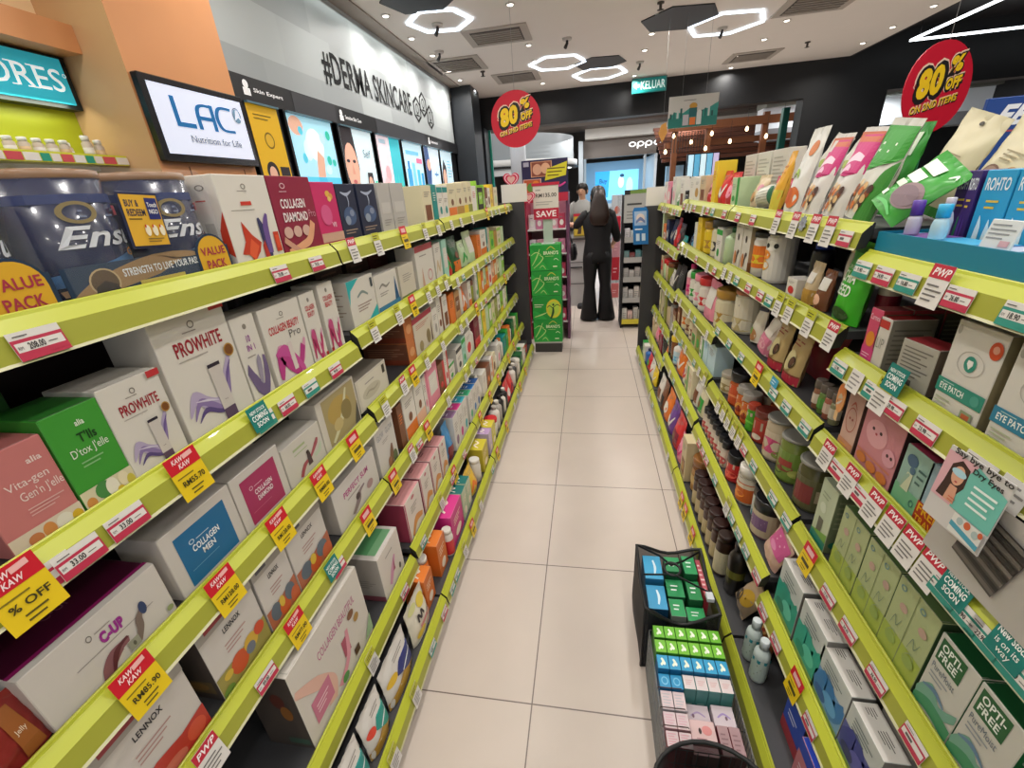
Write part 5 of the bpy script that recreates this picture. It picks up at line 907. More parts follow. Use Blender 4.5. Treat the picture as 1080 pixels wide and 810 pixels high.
sq(2, 1.74, jar, 'supplement_jar', 'white jar with orange fruit and black lid', 'jar', .105, .185, .105, c='white', cap='black', caph=.1, label='white', l1=.85, art_=[('e', .3, .35, .2, .14, 'e0a02a'), ('e', .36, .6, .14, .12, 'e08a2a'), ('e', .5, .82, .1, .12, 'f0eee6'), ('e', .42, .82, .04, .06, '2a2a2a'), ('e', .58, .82, .04, .06, '2a2a2a')], lidr=.95)
sq(2, 1.87, jar, 'supplement_jar', 'white jar with orange label and black lid', 'jar', .095, .165, .095, c='white', cap='black', caph=.12, label='orange', l0=.2, l1=.7, art_=design('spot', 'yellow'))
for k, y in enumerate((1.965, 2.065)): sq(2, y, carton, 'snack_carton', ('white carton with animal picture and brown side, nearer', 'white carton with animal picture and brown side, farther')[k], 'box', .095, .205, .14, c='d2ccc0', cs='a89878', art_=[('e', .5, .62, .12, .07, '3a2c28'), ('e', .3, .2, .18, .14, 'c07a4a'), ('w', [(.5, .1), (.6, .3), (.8, .35)], [.05, .06, .02], '4a3a34'), ('f', .2, .8, .8, .9, 2, fp)], sart=[('f', .1, .3, .9, .9, 8, '8a7a5c'), ('r', .0, 0, 1, .2, '8a5a34')])
run(R, 2, 2.2, [B_('palegreen', 'darkgreen', .1, .17), C_('white', 'green', 'band', .1, .16), J_('cream', 'charcoal', .16, .19, 'cream'), J_('yellow', 'gold', .14, .17, 'yellow'), C_('yellow', 'gold', 'plain', .1, .18), C_('white', 'skyblue', 'plain', .07, .15), P_('skyblue', 'navy', 'spot', .12, .1)])
run(R, 2, 3.22, [P_('teal', 'white', 'swirl', .12, .1), P_('charcoal', 'red', 'spot', .16, .17), P_('red', 'white', 'spot', .1, .2), P_('navy', 'grey', 'swirl', .16, .18), C_('navy', 'white', 'swirl', .13, .17), C_('orange', 'white', 'photo', .14, .13), C_('palegreen', 'white', 'plain', .06, .21)])
# third shelf, nearest bay
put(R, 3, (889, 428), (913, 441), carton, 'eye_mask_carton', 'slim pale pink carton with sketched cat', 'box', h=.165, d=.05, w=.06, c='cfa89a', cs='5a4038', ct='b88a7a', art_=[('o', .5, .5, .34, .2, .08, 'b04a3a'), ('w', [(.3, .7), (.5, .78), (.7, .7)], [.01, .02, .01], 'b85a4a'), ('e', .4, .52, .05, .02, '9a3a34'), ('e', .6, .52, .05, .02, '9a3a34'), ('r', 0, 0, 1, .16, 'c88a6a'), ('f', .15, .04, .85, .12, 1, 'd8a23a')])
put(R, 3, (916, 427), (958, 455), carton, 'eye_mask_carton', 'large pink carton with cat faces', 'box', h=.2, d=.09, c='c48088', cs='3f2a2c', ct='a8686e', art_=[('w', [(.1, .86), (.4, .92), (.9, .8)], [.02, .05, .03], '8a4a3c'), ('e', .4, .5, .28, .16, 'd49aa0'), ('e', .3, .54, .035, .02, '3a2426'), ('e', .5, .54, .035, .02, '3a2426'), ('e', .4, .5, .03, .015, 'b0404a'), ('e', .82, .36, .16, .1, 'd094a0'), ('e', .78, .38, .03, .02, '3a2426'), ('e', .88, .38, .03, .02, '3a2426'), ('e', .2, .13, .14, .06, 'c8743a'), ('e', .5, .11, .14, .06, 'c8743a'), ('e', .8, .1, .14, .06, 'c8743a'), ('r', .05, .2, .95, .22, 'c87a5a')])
# orange oval shelf sign in front of the slim carton
b = MB(); S = flat((0, 0, 0), (.045, 0, 0), (0, 0, .085)); ring = [(.5+.5*math.cos(PI*2*k/24), .55+.45*math.sin(PI*2*k/24)) for k in range(24)]
b.loft([[S(u, v, .001) for u, v in ring], [S(u, v, -.001) for u, v in ring]][::-1], mat('d08a4a', .35), smooth=False)
art(b, [('e', .5, .78, .38, .16, 'c8702a'), ('w', [(.25, .5), (.5, .62), (.75, .6)], [.03, .08, .03], 'b8a890'), ('e', .3, .42, .05, .03, '2a2426'), ('w', [(.2, .3), (.5, .4), (.8, .55)], [.02, .04, .02], 'c8c0b8'), ('r', .3, -.15, .7, .14, 'd8b07a')], S, lift=.0013)
o = b.build('shelf_sign'); a = at(890, 420, 0, .612); o.location = (.608, a.y+.02, a.z-.045); o.rotation_euler = (0, .0, -PI/2-.15); reg(o, 'orange oval sign hanging before the slim cat carton', 'shelf sign', row_name(R, 3), a.y, 'shelf_sign')
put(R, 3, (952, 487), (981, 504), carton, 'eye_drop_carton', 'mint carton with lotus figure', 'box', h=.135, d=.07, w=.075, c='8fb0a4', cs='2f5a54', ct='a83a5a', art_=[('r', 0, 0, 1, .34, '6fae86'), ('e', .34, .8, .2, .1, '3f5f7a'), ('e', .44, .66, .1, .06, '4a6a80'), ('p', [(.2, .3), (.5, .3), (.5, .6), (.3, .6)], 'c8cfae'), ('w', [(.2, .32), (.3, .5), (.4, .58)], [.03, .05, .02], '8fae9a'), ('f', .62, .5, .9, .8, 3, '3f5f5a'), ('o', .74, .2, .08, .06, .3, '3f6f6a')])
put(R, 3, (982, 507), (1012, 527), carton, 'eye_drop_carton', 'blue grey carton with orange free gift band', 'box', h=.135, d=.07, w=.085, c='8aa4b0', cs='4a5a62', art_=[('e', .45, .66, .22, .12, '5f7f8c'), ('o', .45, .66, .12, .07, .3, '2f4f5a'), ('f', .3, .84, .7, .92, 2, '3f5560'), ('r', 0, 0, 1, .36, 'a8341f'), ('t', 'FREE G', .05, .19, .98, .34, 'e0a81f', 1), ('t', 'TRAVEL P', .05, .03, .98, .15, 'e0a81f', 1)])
# leaflet: say bye bye to dry eyes
b = MB(); W_, H_ = .105, .125; b.box(0, -.0008, 0, W_, .0008, H_, 'c9c6c4'); S = flat((0, -.0008, 0), (W_, 0, 0), (0, 0, H_))
art(b, [('r', 0, .3, .5, .94, 'd8a8b0'), ('p', [(.36, .3), (1, .3), (1, .8), (.5, .94), (.42, .8)], '6fbcae'), ('p', [(.08, .34), (.3, .34), (.44, .6), (.42, .84), (.26, .9), (.14, .8), (.12, .55)], '3a2420'), ('e', .29, .7, .1, .13, 'd8a488'), ('e', .29, .74, .12, .05, 'a9d0de'), ('p', [(.22, .34), (.4, .34), (.36, .56), (.24, .56)], 'd09a80'), ('e', .3, .62, .025, .012, 'b04a4a'),
  ('t', 'Say bye bye to', .1, .92, 1.0, 1.02, '1c1a1c', 1), ('t', 'Dry Eyes', .46, .82, .92, .91, '1c1a1c', 1), ('r', .56, .7, .92, .73, 'e6f2ee'), ('r', .56, .62, .92, .65, 'e6f2ee'), ('r', .56, .54, .86, .57, 'e6f2ee'), ('r', .56, .46, .9, .49, 'e6f2ee'), ('f', .3, .36, .44, .44, 2, 'c8684a'), ('r', .5, .04, .98, .3, 'd8d8d2'), ('p', [(.5, .12), (.98, .05), (.98, .12), (.5, .19)], '4a9ab0'), ('e', .62, .24, .05, .05, 'a8b8b8'), ('e', .74, .25, .05, .05, 'c8603a'), ('e', .88, .22, .05, .05, 'a8b8b8'), ('e', .95, .26, .035, .04, 'c8603a')], S)
o = b.build('shelf_leaflet'); o.location = (.552, .672, 1.062); o.rotation_euler = (-.06, .0, -PI/2+.05); reg(o, 'leaflet with a woman wearing an eye patch', 'leaflet', row_name(R, 3), .66, 'shelf_leaflet')
# big printed sheet folded over the rail, nearest end
b = MB(); b.loft([[(.0, -.022, .17), (.34, -.022, .19)], [(-.02, -.012, .09), (.34, -.012, .09)], [(-.045, .0, -.0), (.34, .0, .0)]], mat('bdb9b4', .5), closed=False, cap=False, smooth=False)
S = lambda u, v, o: Vector((.02+.115*u, -.0045-.0165*v-o-.002, .03+.125*v)); A_, B_2, C_2, D_ = [Vector(q) for q in ((-.02, .14), (.68, -.02), (1.02, .9), (.3, 1.02))]
qd = lambda t0, t1: [tuple(A_.lerp(D_, t0)), tuple(B_2.lerp(C_2, t0)), tuple(B_2.lerp(C_2, t1)), tuple(A_.lerp(D_, t1))]
art(b, [('p', qd(0, 1), '4a4440')]+[('p', qd(t, t+.07), c) for t, c in ((.04, '6a645e'), (.15, '26221f'), (.27, '6f6862'), (.38, '2a2623'), (.5, '7a736c'), (.6, '26221f'), (.72, '625c56'), (.83, '2a2623'), (.92, '6f6a64'))], S)
o = b.build('printed_sheet'); o.location = (.599, .66, .962); o.rotation_euler = (0, 0, -PI/2); reg(o, 'large grey white printed sheet with dark striped photo', 'paper sheet', row_name(R, 3), .45, 'printed_sheet')
# third shelf, second bay
b4 = [(.25, '9a7a5a'), (.5, '8a9a7a'), (.75, 'a0705a')]
def spice(y):
    o = empty('spice_set', (.638, y, .912+PLATE), -PI/2); reg(o, 'clear pack of four small spice jars', 'jar pack', row_name(R, 3), y, 'spice_set')
    for k in range(4):
        x = -.048+.032*k; m = MB(); m.lathe([(.013, .002), (.0145, .005), (.0145, .06), (.012, .066)], mat(('8a5a44', '5f7a3a', '9a5a48', '7a7a5a')[k], .25, coat=.4), 14, x, .018); S0 = cyl(.0152, 3)(.02, .05, .018); S = lambda u, v, o_, S0=S0, x=x: S0(u, v, o_)+Vector((x, 0, 0)); art(m, [('r', 0, 0, 1, 1, ('c8b8a8', '4a8a3a', 'c0a898', 'b8b0a0')[k])], S, grid=4, lift=.0008); j = m.build('jar', o)
        m = MB(); m.lathe([(.0145, .0665), (.015, .07), (.015, .09), (.013, .092)], mat('5a5048', .4), 14, x, .018); m.build('lid', o)
spice(1.195)
def kraft(y, desc, back=0, dim=0): sq(3, y, pouch, 'snack_pouch', desc, 'pouch', .105, .165, .05, back=back, lean=.14, c='b09868' if not dim else '6a5638', art_=[('r', 0, 0, 1, .2, 'b02a40'), ('f', .15, .72, .85, .86, 2, '8a3f28'), ('e', .62, .42, .17, .12, '3a2420'), ('e', .5, .4, .3, .2, 'b8ac7a')][:2]+[('e', .45, .44, .3, .2, 'c0b484'), ('e', .64, .42, .15, .12, '3a2420'), ('e', .64, .44, .1, .07, '5a3a2c'), ('r', 0, .17, 1, .2, '7a3a2a')])  # rear copies carry the shelf's shade in a darker brown
kraft(1.43, 'kraft pouch with crimson foot and dark fruit, nearer'); kraft(1.56, 'kraft pouch with crimson foot and dark fruit, farther'); kraft(1.26, 'dim kraft pouch standing far back', .14, 1); kraft(1.36, 'dim kraft pouch standing behind the spice pack', .16, 1)
sq(3, 1.70, pouch, 'snack_pouch', 'white and pink pouch leaning', 'pouch', .1, .16, .05, back=.01, lean=.2, roll=.28, c='cdbfb4', art_=[('r', 0, 0, 1, .42, 'd07a94'), ('r', .3, .44, .8, .85, 'd8d0c4'), ('e', .5, .2, .3, .12, 'e0a8b4')])
sq(3, 1.52, pouch, 'snack_pouch', 'dull red pouch lying behind kraft pouches', 'bag', .26, .2, .06, back=.08, lean=.3, c='8a3038', ends='pillow', art_=[('f', .2, .4, .8, .6, 2, 'a8585a')])
sq(3, 1.815, pouch, 'snack_pouch', 'white pouch with navy top and food picture', 'pouch', .1, .15, .05, back=.02, lean=.15, roll=-.15, c='d0c8b8', art_=[('r', 0, .84, 1, .95, '2a2c4a'), ('e', .5, .2, .34, .16, 'b07a4a'), ('e', .4, .3, .14, .1, '7a9a4a')])
sq(3, 1.99, jar, 'oat_canister', 'cream canister with copper lid', 'jar', .135, .185, .135, c='cfc8b4', cap='a8684a', label='cfc8b4', art_=[('f', .3, .7, .6, .86, 1, '6a6a6a'), ('e', .5, .2, .3, .2, 'b8a87a'), ('e', .3, .3, .1, .1, 'c8b88a')], caph=.1, l1=.85)
run(R, 3, 2.2, [J_('cream', 'gold', .16, .2, 'cream'), P_('pink', 'white', 'panel', .2, .2), J_('white', 'red', .12, .19, 'white'), J_('white', 'pink', .12, .19, 'white'), J_('white', 'green', .11, .18, 'white'), B_('white', 'magenta', .08, .21, 'pink')])
run(R, 3, 3.22, [P_('charcoal', 'grey', 'plain', .16, .2), P_('charcoal', 'white', 'swirl', .14, .18), P_('white', 'grey', 'spot', .1, .12), J_('olive', 'brown', .1, .16), J_('beige', 'red', .1, .16), J_('palegreen', 'red', .1, .16), C_('beige', 'red', 'panel', .1, .17)])
# fourth shelf, nearest bay: green cartons
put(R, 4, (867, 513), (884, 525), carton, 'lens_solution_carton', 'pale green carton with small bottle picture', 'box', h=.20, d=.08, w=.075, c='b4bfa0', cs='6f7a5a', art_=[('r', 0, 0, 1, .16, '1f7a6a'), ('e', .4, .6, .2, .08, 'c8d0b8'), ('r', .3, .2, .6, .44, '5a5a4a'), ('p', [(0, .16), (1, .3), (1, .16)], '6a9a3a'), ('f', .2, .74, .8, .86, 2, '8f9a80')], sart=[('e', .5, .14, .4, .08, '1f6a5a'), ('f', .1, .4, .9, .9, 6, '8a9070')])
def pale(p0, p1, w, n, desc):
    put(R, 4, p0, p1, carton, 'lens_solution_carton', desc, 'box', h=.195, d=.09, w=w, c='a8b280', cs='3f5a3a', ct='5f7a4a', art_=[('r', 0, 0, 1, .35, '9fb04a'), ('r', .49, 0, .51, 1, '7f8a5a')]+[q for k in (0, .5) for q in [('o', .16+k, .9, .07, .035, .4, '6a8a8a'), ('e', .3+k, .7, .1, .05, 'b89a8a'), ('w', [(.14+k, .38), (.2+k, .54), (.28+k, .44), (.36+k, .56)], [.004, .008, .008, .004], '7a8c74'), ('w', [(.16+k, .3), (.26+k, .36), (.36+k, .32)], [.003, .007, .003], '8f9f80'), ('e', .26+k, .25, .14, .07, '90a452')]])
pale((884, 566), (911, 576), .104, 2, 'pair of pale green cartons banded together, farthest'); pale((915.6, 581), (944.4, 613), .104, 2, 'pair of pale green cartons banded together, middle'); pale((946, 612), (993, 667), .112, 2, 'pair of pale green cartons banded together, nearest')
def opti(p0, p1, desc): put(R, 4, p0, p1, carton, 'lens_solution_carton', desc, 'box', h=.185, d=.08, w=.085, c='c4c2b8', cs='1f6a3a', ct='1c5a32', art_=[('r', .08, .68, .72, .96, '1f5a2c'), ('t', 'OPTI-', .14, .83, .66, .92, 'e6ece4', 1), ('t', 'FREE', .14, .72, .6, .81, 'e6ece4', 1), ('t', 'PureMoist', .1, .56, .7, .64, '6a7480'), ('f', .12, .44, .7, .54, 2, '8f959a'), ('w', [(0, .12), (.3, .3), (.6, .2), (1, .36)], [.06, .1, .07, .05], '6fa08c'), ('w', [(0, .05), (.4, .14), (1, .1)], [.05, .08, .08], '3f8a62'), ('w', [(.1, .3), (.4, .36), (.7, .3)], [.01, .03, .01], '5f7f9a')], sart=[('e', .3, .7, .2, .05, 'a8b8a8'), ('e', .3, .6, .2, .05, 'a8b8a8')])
opti((991, 684), (1023, 727), 'white and green carton with capitals on dark square, farther'); opti((1035.6, 722), (1080, 790), 'white and green carton with capitals on dark square, nearer')
py(R, 4, .375, carton, 'lens_solution_carton', 'white and green carton at the photo\'s bottom right corner', 'box', .085, .185, .08, c='c4c2b8', cs='1f6a3a', ct='1c5a32', art_=[('r', .08, .68, .72, .96, '1f5a2c'), ('t', 'OPTI-', .14, .83, .66, .92, 'e6ece4', 1), ('t', 'FREE', .14, .72, .6, .81, 'e6ece4', 1), ('w', [(0, .12), (.3, .3), (.6, .2), (1, .36)], [.06, .1, .07, .05], '6fa08c')])
# fourth shelf, second bay: jars and canisters
def J(s, y, w, h, c, cap, label, ops, desc, back=0, name='food_jar', **kw): sq(s, y, jar, name, desc, 'jar', w, h, w, back=back, c=c, cap=cap, label=label, art_=ops, **kw)
J(4, 1.205, .11, .165, '4a4a2c', '8a8880', '5a5a3a', [('r', .35, .2, .62, .8, '7a2a2a'), ('e', .2, .5, .14, .3, '6a7a3a'), ('r', .66, .3, .95, .7, 'a89a80'), ('f', .68, .34, .93, .66, 5, '6a6050')], 'dark olive canister with grey lid', caph=.07, lidr=1.02)
J(4, 1.345, .105, .165, '6f7f3a', '8f8d86', '6f8a3a', [('e', .45, .45, .2, .16, '7a3a2a'), ('e', .3, .25, .2, .12, '3f5a22'), ('r', .4, .5, .62, .72, '9a3a32'), ('e', .7, .3, .12, .14, 'a8b05a')], 'green canister with red square and grey lid', caph=.07, lidr=1.02)
J(4, 1.47, .105, .165, 'b8a890', '8f8d86', 'c8b8a0', [('e', .5, .5, .24, .28, 'c84a7a'), ('e', .3, .3, .12, .14, 'c88a5a'), ('e', .7, .22, .14, .14, '8a9a4a')], 'cream canister with pink flower and grey lid', caph=.07, lidr=1.02)
J(4, 1.585, .085, .135, 'a03a2a', '6a2a20', 'a83228', [('r', 0, .55, 1, .95, 'b8ac98'), ('e', .5, .22, .12, .14, 'd8d0c0')], 'red jar with cream upper label')
J(4, 1.665, .05, .12, '4aa02a', 'b0402a', '4aa82a', [('r', 0, .8, 1, 1, 'c8b0a0'), ('w', [(.1, .4), (.5, .5), (.9, .3)], [.03, .06, .03], '7ad04a')], 'slim green bottle with red top', caph=.2)
J(4, 1.682, .08, .15, '7a3a1c', '5a2a1a', 'a85a28', [('r', .3, .3, .7, .7, 'c8a03a')], 'amber jar behind the green bottle', back=.09)
for k, y in enumerate((1.73, 1.80)): J(4, y, .075, .135, 'c86a28', 'a09a90', 'c8622a', [('e', .5, .4, .2, .24, '8a2a1a'), ('r', 0, .8, 1, 1, 'd8c8b4'), ('w', [(.3, .2), (.5, .6), (.7, .3)], [.04, .06, .04], 'e0a04a')], ('orange jar with grey lid, nearer', 'orange jar with grey lid, farther')[k], caph=.25)
J(4, 1.76, .07, .15, 'b8a890', '5a3a34', 'c8bca8', [('r', .3, .3, .7, .7, '7a2a2a')], 'white bottle jar with dark lid behind orange jars', back=.08, caph=.25)
J(4, 1.905, .105, .16, 'b0502a', 'black', 'c8522a', [('r', 0, .8, 1, 1, 'c8bca8'), ('w', [(.2, .3), (.5, .45), (.8, .3)], [.04, .06, .04], 'e08a5a')], 'large orange jar with black lid', caph=.28, l1=.62)
J(4, 2.035, .1, .10, 'c8c0a0', 'a8a090', 'd0c8a8', [('e', .5, .4, .2, .3, '9a8a5a')], 'squat cream jar beside the large orange jar')
run(R, 4, 2.17, [C_('paleblue', 'grey', 'plain', .14, .16), C_('paleblue', 'skyblue', 'plain', .09, .16), C_('white', 'green', 'stripe', .08, .12), C_('olive', 'green', 'spot', .09, .14), C_('beige', 'green', 'photo', .12, .16), J_('beige', 'brown', .12, .17, 'cream'), J_('white', 'brown', .11, .16, 'beige'), J_('white', 'orange', .13, .2, 'cream'), C_('brown', 'beige', 'photo', .08, .17)])
run(R, 4, 3.22, [C_('brown', 'beige', 'panel', .12, .2), C_('grey', 'brown', 'plain', .1, .2), B_('beige', 'brown', .09, .22), J_('beige', 'charcoal', .1, .2), C_('olive', 'grey', 'plain', .1, .22), P_('white', 'grey', 'photo', .14, .2), C_('cream', 'olive', 'stripe', .1, .2)])
# fifth shelf, nearest bay: flat top cartons
for k, (a, c) in enumerate((((827, 588), (847, 627)), ((849, 629), (873, 678)), ((866, 687), (899, 735)), ((901, 733), (935, 800)))):
    put(R, 5, a, c, carton, 'saline_carton', 'teal fronted white carton with printed top, %s from far end' % NTH[k], 'box', h=(.19, .185, .165, .16)[k], d=.05, c='c2c6c2', ct='d2cec8', cs='7a7874', art_=[('r', 0, 0, 1, .6, ('2f9a86', '3aa48e', '6f9ac0', '5a5f9c')[k]), ('w', [(0, .2), (.4, .5), (.7, .3), (1, .6)], [.14, .2, .2, .1], ('2a9a84', '2fa08a', '3a78b0', '3a3f8a')[k]), ('e', .6, .3, .24, .14, ('5fc0a8', '58c0a4', '5fa0d0', '5a5aa8')[k]), ('e', .3, .2, .2, .1, ('1f7a6c', '1f8a74', '2a5a9a', '2a2f6a')[k]), ('f', .2, .64, .8, .9, 4, '6f7a78'), ('r', 0, 0, 1, .1, '8fae5a')], tart=[('f', .1, .35, .3, .75, 4, '3a3a3c'), ('f', .5, .35, .85, .75, 4, '3a3a3c'), ('r', 0, .0, 1, .015, 'efece6')], flap=False)
    py(R, 5, (at(a[0], a[1], 0, .589).y+at(c[0], c[1], 0, .589).y)/2, carton, 'saline_carton', 'grey and black printed carton in second line, %s from far end' % NTH[k], 'box', .1, .183, .09, back=.055, c='8f8c88', ct='a8a49e', tart=[('f', .05, .1, .95, .9, 5, '2c2c2e')])
for k, y in enumerate((.40, .30)): pass
# pink pouch and jars at the second bay's near end
sq(5, 1.20, pouch, 'body_scrub_pouch', 'pink and peach pouch leaning behind the rail', 'pouch', .11, .15, .03, back=-.0, lean=.1, roll=.35, dz=.0, c='cfa898', art_=[('p', [(.1, .4), (.95, .4), (.95, .9), (.1, .9)], 'd05a94'), ('f', .3, .62, .8, .86, 2, 'e8a8c4'), ('e', .4, .5, .2, .08, 'e08ab4')])
J(5, 1.225, .12, .155, 'b87a7c', 'black', 'c08a8a', [('w', [(.2, .3), (.4, .5), (.6, .3), (.8, .5)], [.04, .06, .06, .04], '8a3a44'), ('f', .3, .7, .7, .9, 1, '8a3a44')], 'large pink jar with black lid, nearer', back=.05, caph=.3, name='body_scrub_jar')
J(5, 1.345, .11, .155, '9a6a78', 'black', 'c0b094', [('r', .34, .3, .66, .8, '7a5a80'), ('f', .38, .36, .62, .74, 3, 'c8b8c8')], 'large mauve jar with black lid, farther', caph=.3, name='body_scrub_jar')
J(5, 1.435, .075, .135, 'b8c0bc', 'black', 'c4ccc8', [('r', 0, 0, 1, .3, '2f8a9a')], 'white and teal jar with black lid', back=.03, caph=.3)
sq(5, 1.525, bottle, 'vitamin_bottle', 'orange labelled bottle with wide white cap', 'bottle', .095, .165, .095, c='c8c0b0', cap='white', label='c8622a', art_=[('e', .4, .4, .2, .2, 'e08a3a'), ('r', .2, .75, .8, .95, 'd8c8b0')], neck=.86, caph=.25, l1=.6)
J(5, 1.60, .08, .145, '8a5a2c', '9a6a3a', 'a87a3a', [('r', .3, .3, .7, .6, 'd8b05a')], 'amber jar with tan lid', back=.05)
J(5, 1.665, .085, .13, 'b0302c', 'black', 'c02c2c', [('r', 0, .72, 1, 1, 'd0b8a8'), ('e', .5, .35, .2, .2, 'e05a4a')], 'red jar with glossy black lid', caph=.33)
for k in range(7):
    y = 1.76+.055*k
    sq(5, y, bottle, 'sauce_bottle', 'white and red bottle with black cap', 'bottle', .05, .13, .05, c='c4b8a8', cap='black', label='d0c4b4', art_=[('e', .5, .4, .2, .26, 'b84a4a'), ('r', 0, 0, 1, .2, '9a8a6a')], neck=.84, caph=.26)
    sq(5, y, bottle, 'sauce_bottle', 'small black capped bottle in the second line', 'bottle', .05, .13, .05, back=.06, c='3a302c', cap='black', neck=.84, caph=.26)
run(R, 5, 2.16, [P_('cream', 'green', 'photo', .12, .19), P_('white', 'brown', 'photo', .1, .18), C_('cream', 'beige', 'panel', .09, .18), C_('beige', 'green', 'stripe', .08, .17), P_('white', 'red', 'swirl', .13, .165), P_('orange', 'white', 'swirl', .2, .165), B_('white', 'skyblue', .1, .16, 'paleblue'), J_('brown', 'yellow', .1, .17), J_('charcoal', 'black', .08, .17)])
run(R, 5, 3.22, [P_('orange', 'white', 'photo', .14, .15), J_('charcoal', 'black', .1, .16), C_('maroon', 'grey', 'plain', .1, .15), J_('brown', 'red', .09, .15), T_('pink', 'pink', .08, .16), T_('pink', 'white', .08, .16), B_('beige', 'charcoal', .07, .16), C_('beige', 'red', 'plain', .1, .16)])
# base shelf, nearest bay
for k, (px, pz) in enumerate(((788, 700), (796, 720))):
    a = at(px, pz, 0, .54); sq(6, a.y, bottle, 'mouthwash_bottle', ('white bottle with teal shoulder and clear cap, farther', 'white bottle with teal shoulder and clear cap, nearer')[k], 'bottle', .052, .175, .052, back=.008, c='c2cfcb', cap='c8d2d4', label='b8c8c0', art_=[('f', .3, .2, .7, .8, 4, '6a7a6a'), ('r', 0, .85, 1, 1, '1f8a94')], neck=.5, caph=.2, shoulder=.66, l1=.6)
sq(6, .815, carton, 'toothpaste_carton', 'royal blue and red carton, farther', 'box', .1, .155, .06, back=.055, c='2a4ab0', cs='3a3f4a', ct='3a58c0', art_=[('r', 0, 0, 1, .3, 'a02a34'), ('f', .2, .5, .8, .7, 2, 'd8dcf0')])
sq(6, .705, carton, 'toothpaste_carton', 'royal blue and pink carton, nearer', 'box', .09, .15, .06, back=.04, c='c87a80', cs='4a3f4a', ct='2f4ac0', art_=[('r', 0, .7, 1, 1, '2f4ab4'), ('f', .2, .3, .8, .5, 2, 'e8d8dc')])
sq(6, .60, bottle, 'mouthwash_bottle', 'white bottle with green ring near photo bottom', 'bottle', .052, .17, .052, back=.008, c='c4d0c4', cap='d0d8d0', label='5a9a5a', l0=.6, l1=.66, neck=.6, caph=.2)
sq(6, .52, bottle, 'mouthwash_bottle', 'sky blue capped bottle at the photo bottom', 'bottle', .06, .15, .06, back=.02, c='a8d0dc', cap='skyblue', neck=.7, caph=.3)
sq(6, 1.0, pouch, 'snack_bag', 'clear bag of red and orange snacks at bay end', 'bag', .08, .165, .05, back=.125, lean=.1, roll=-.1, c='6a3a2c', art_=[('e', .4, .3, .3, .2, '8a3a2a'), ('e', .6, .5, .2, .1, 'a86a3a')], ends='pillow')
snk = [('e', .3, .3, .2, .14, 'c8823a'), ('e', .6, .4, .22, .16, 'b0602a'), ('e', .5, .62, .24, .12, 'c89a5a'), ('w', [(.2, .2), (.4, .5), (.7, .7)], [.03, .06, .03], 'a03a22'), ('r', .1, .82, .9, .92, 'c8bca0')]
sq(6, 1.088, pouch, 'snack_bag', 'clear bag of orange brown snacks, nearest', 'bag', .075, .17, .05, back=.066, lean=.05, roll=0, c='a8683c', art_=snk, ends='pillow')
sq(6, 1.24, pouch, 'snack_bag', 'clear bag of yellow crackers lying tilted', 'bag', .10, .17, .06, back=.02, lean=.25, roll=.35, c='b0987a', art_=[('e', .6, .6, .3, .24, 'c8a03a'), ('e', .3, .4, .2, .2, '3a2c26'), ('e', .62, .6, .03, .03, '7a5a1a'), ('r', .1, .1, .9, .16, 'c8c0b0')], ends='pillow')
# base shelf, second bay: dark bottles
sq(6, 1.33, bottle, 'syrup_bottle', 'black bottle with olive label band', 'bottle', .07, .24, .07, back=.02, c='1f1c18', cap='black', label='6a6a2a', l0=.35, l1=.5, neck=.5)
sq(6, 1.42, bottle, 'syrup_bottle', 'dark bottle with white label of fine print', 'bottle', .07, .2, .07, c='2c1a12', cap='2a1a14', label='c8c0a0', art_=[('f', .2, .1, .8, .9, 7, '4a4434')], neck=.8)
for k in range(6):
    for r in range(2): sq(6, 1.50+.068*k, bottle, 'syrup_bottle', ('dark brown round bottle, front line', 'dark brown round bottle, back line')[r], 'bottle', .066, .19-.0*k, .066, back=.068*r+.004, c='3a1c10', cap='2c1410', label='b8a880' if r == 0 else None, l0=.1, l1=.5, neck=.92, caph=.16)
J(6, 1.955, .115, .2, '7a4a22', '8a5a2a', 'a87a3a', [('r', .3, .3, .7, .7, 'c8a86a')], 'amber jar with large caramel lid', back=.02, caph=.2)
J(6, 1.95, .11, .2, '5a2c1a', '5a2a18', None, [], 'dark amber jar behind the caramel lidded jar', back=.145, caph=.2)
sq(6, 2.07, carton, 'supplement_carton', 'tall beige carton with printed front', 'box', .1, .24, .07, c='c8b890', art_=design('photo', 'brown', 'gold'))
run(R, 6, 2.17, [P_('pink', 'magenta', 'swirl', .12, .16), P_('red', 'maroon', 'photo', .18, .2, .07), P_('purple', 'white', 'swirl', .15, .2, .07), P_('orange', 'white', 'spot', .17, .2, .07), P_('brown', 'black', 'photo', .12, .2), P_('white', 'brown', 'photo', .14, .19)], .01)
run(R, 6, 3.24, [P_('yellow', 'white', 'swirl', .16, .13, .05), P_('white', 'red', 'swirl', .16, .135, .05), P_('red', 'green', 'spot', .14, .13, .05), B_('blue', 'navy', .08, .14), C_('white', 'palegreen', 'stripe', .1, .145), C_('green', 'white', 'stripe', .08, .145)])
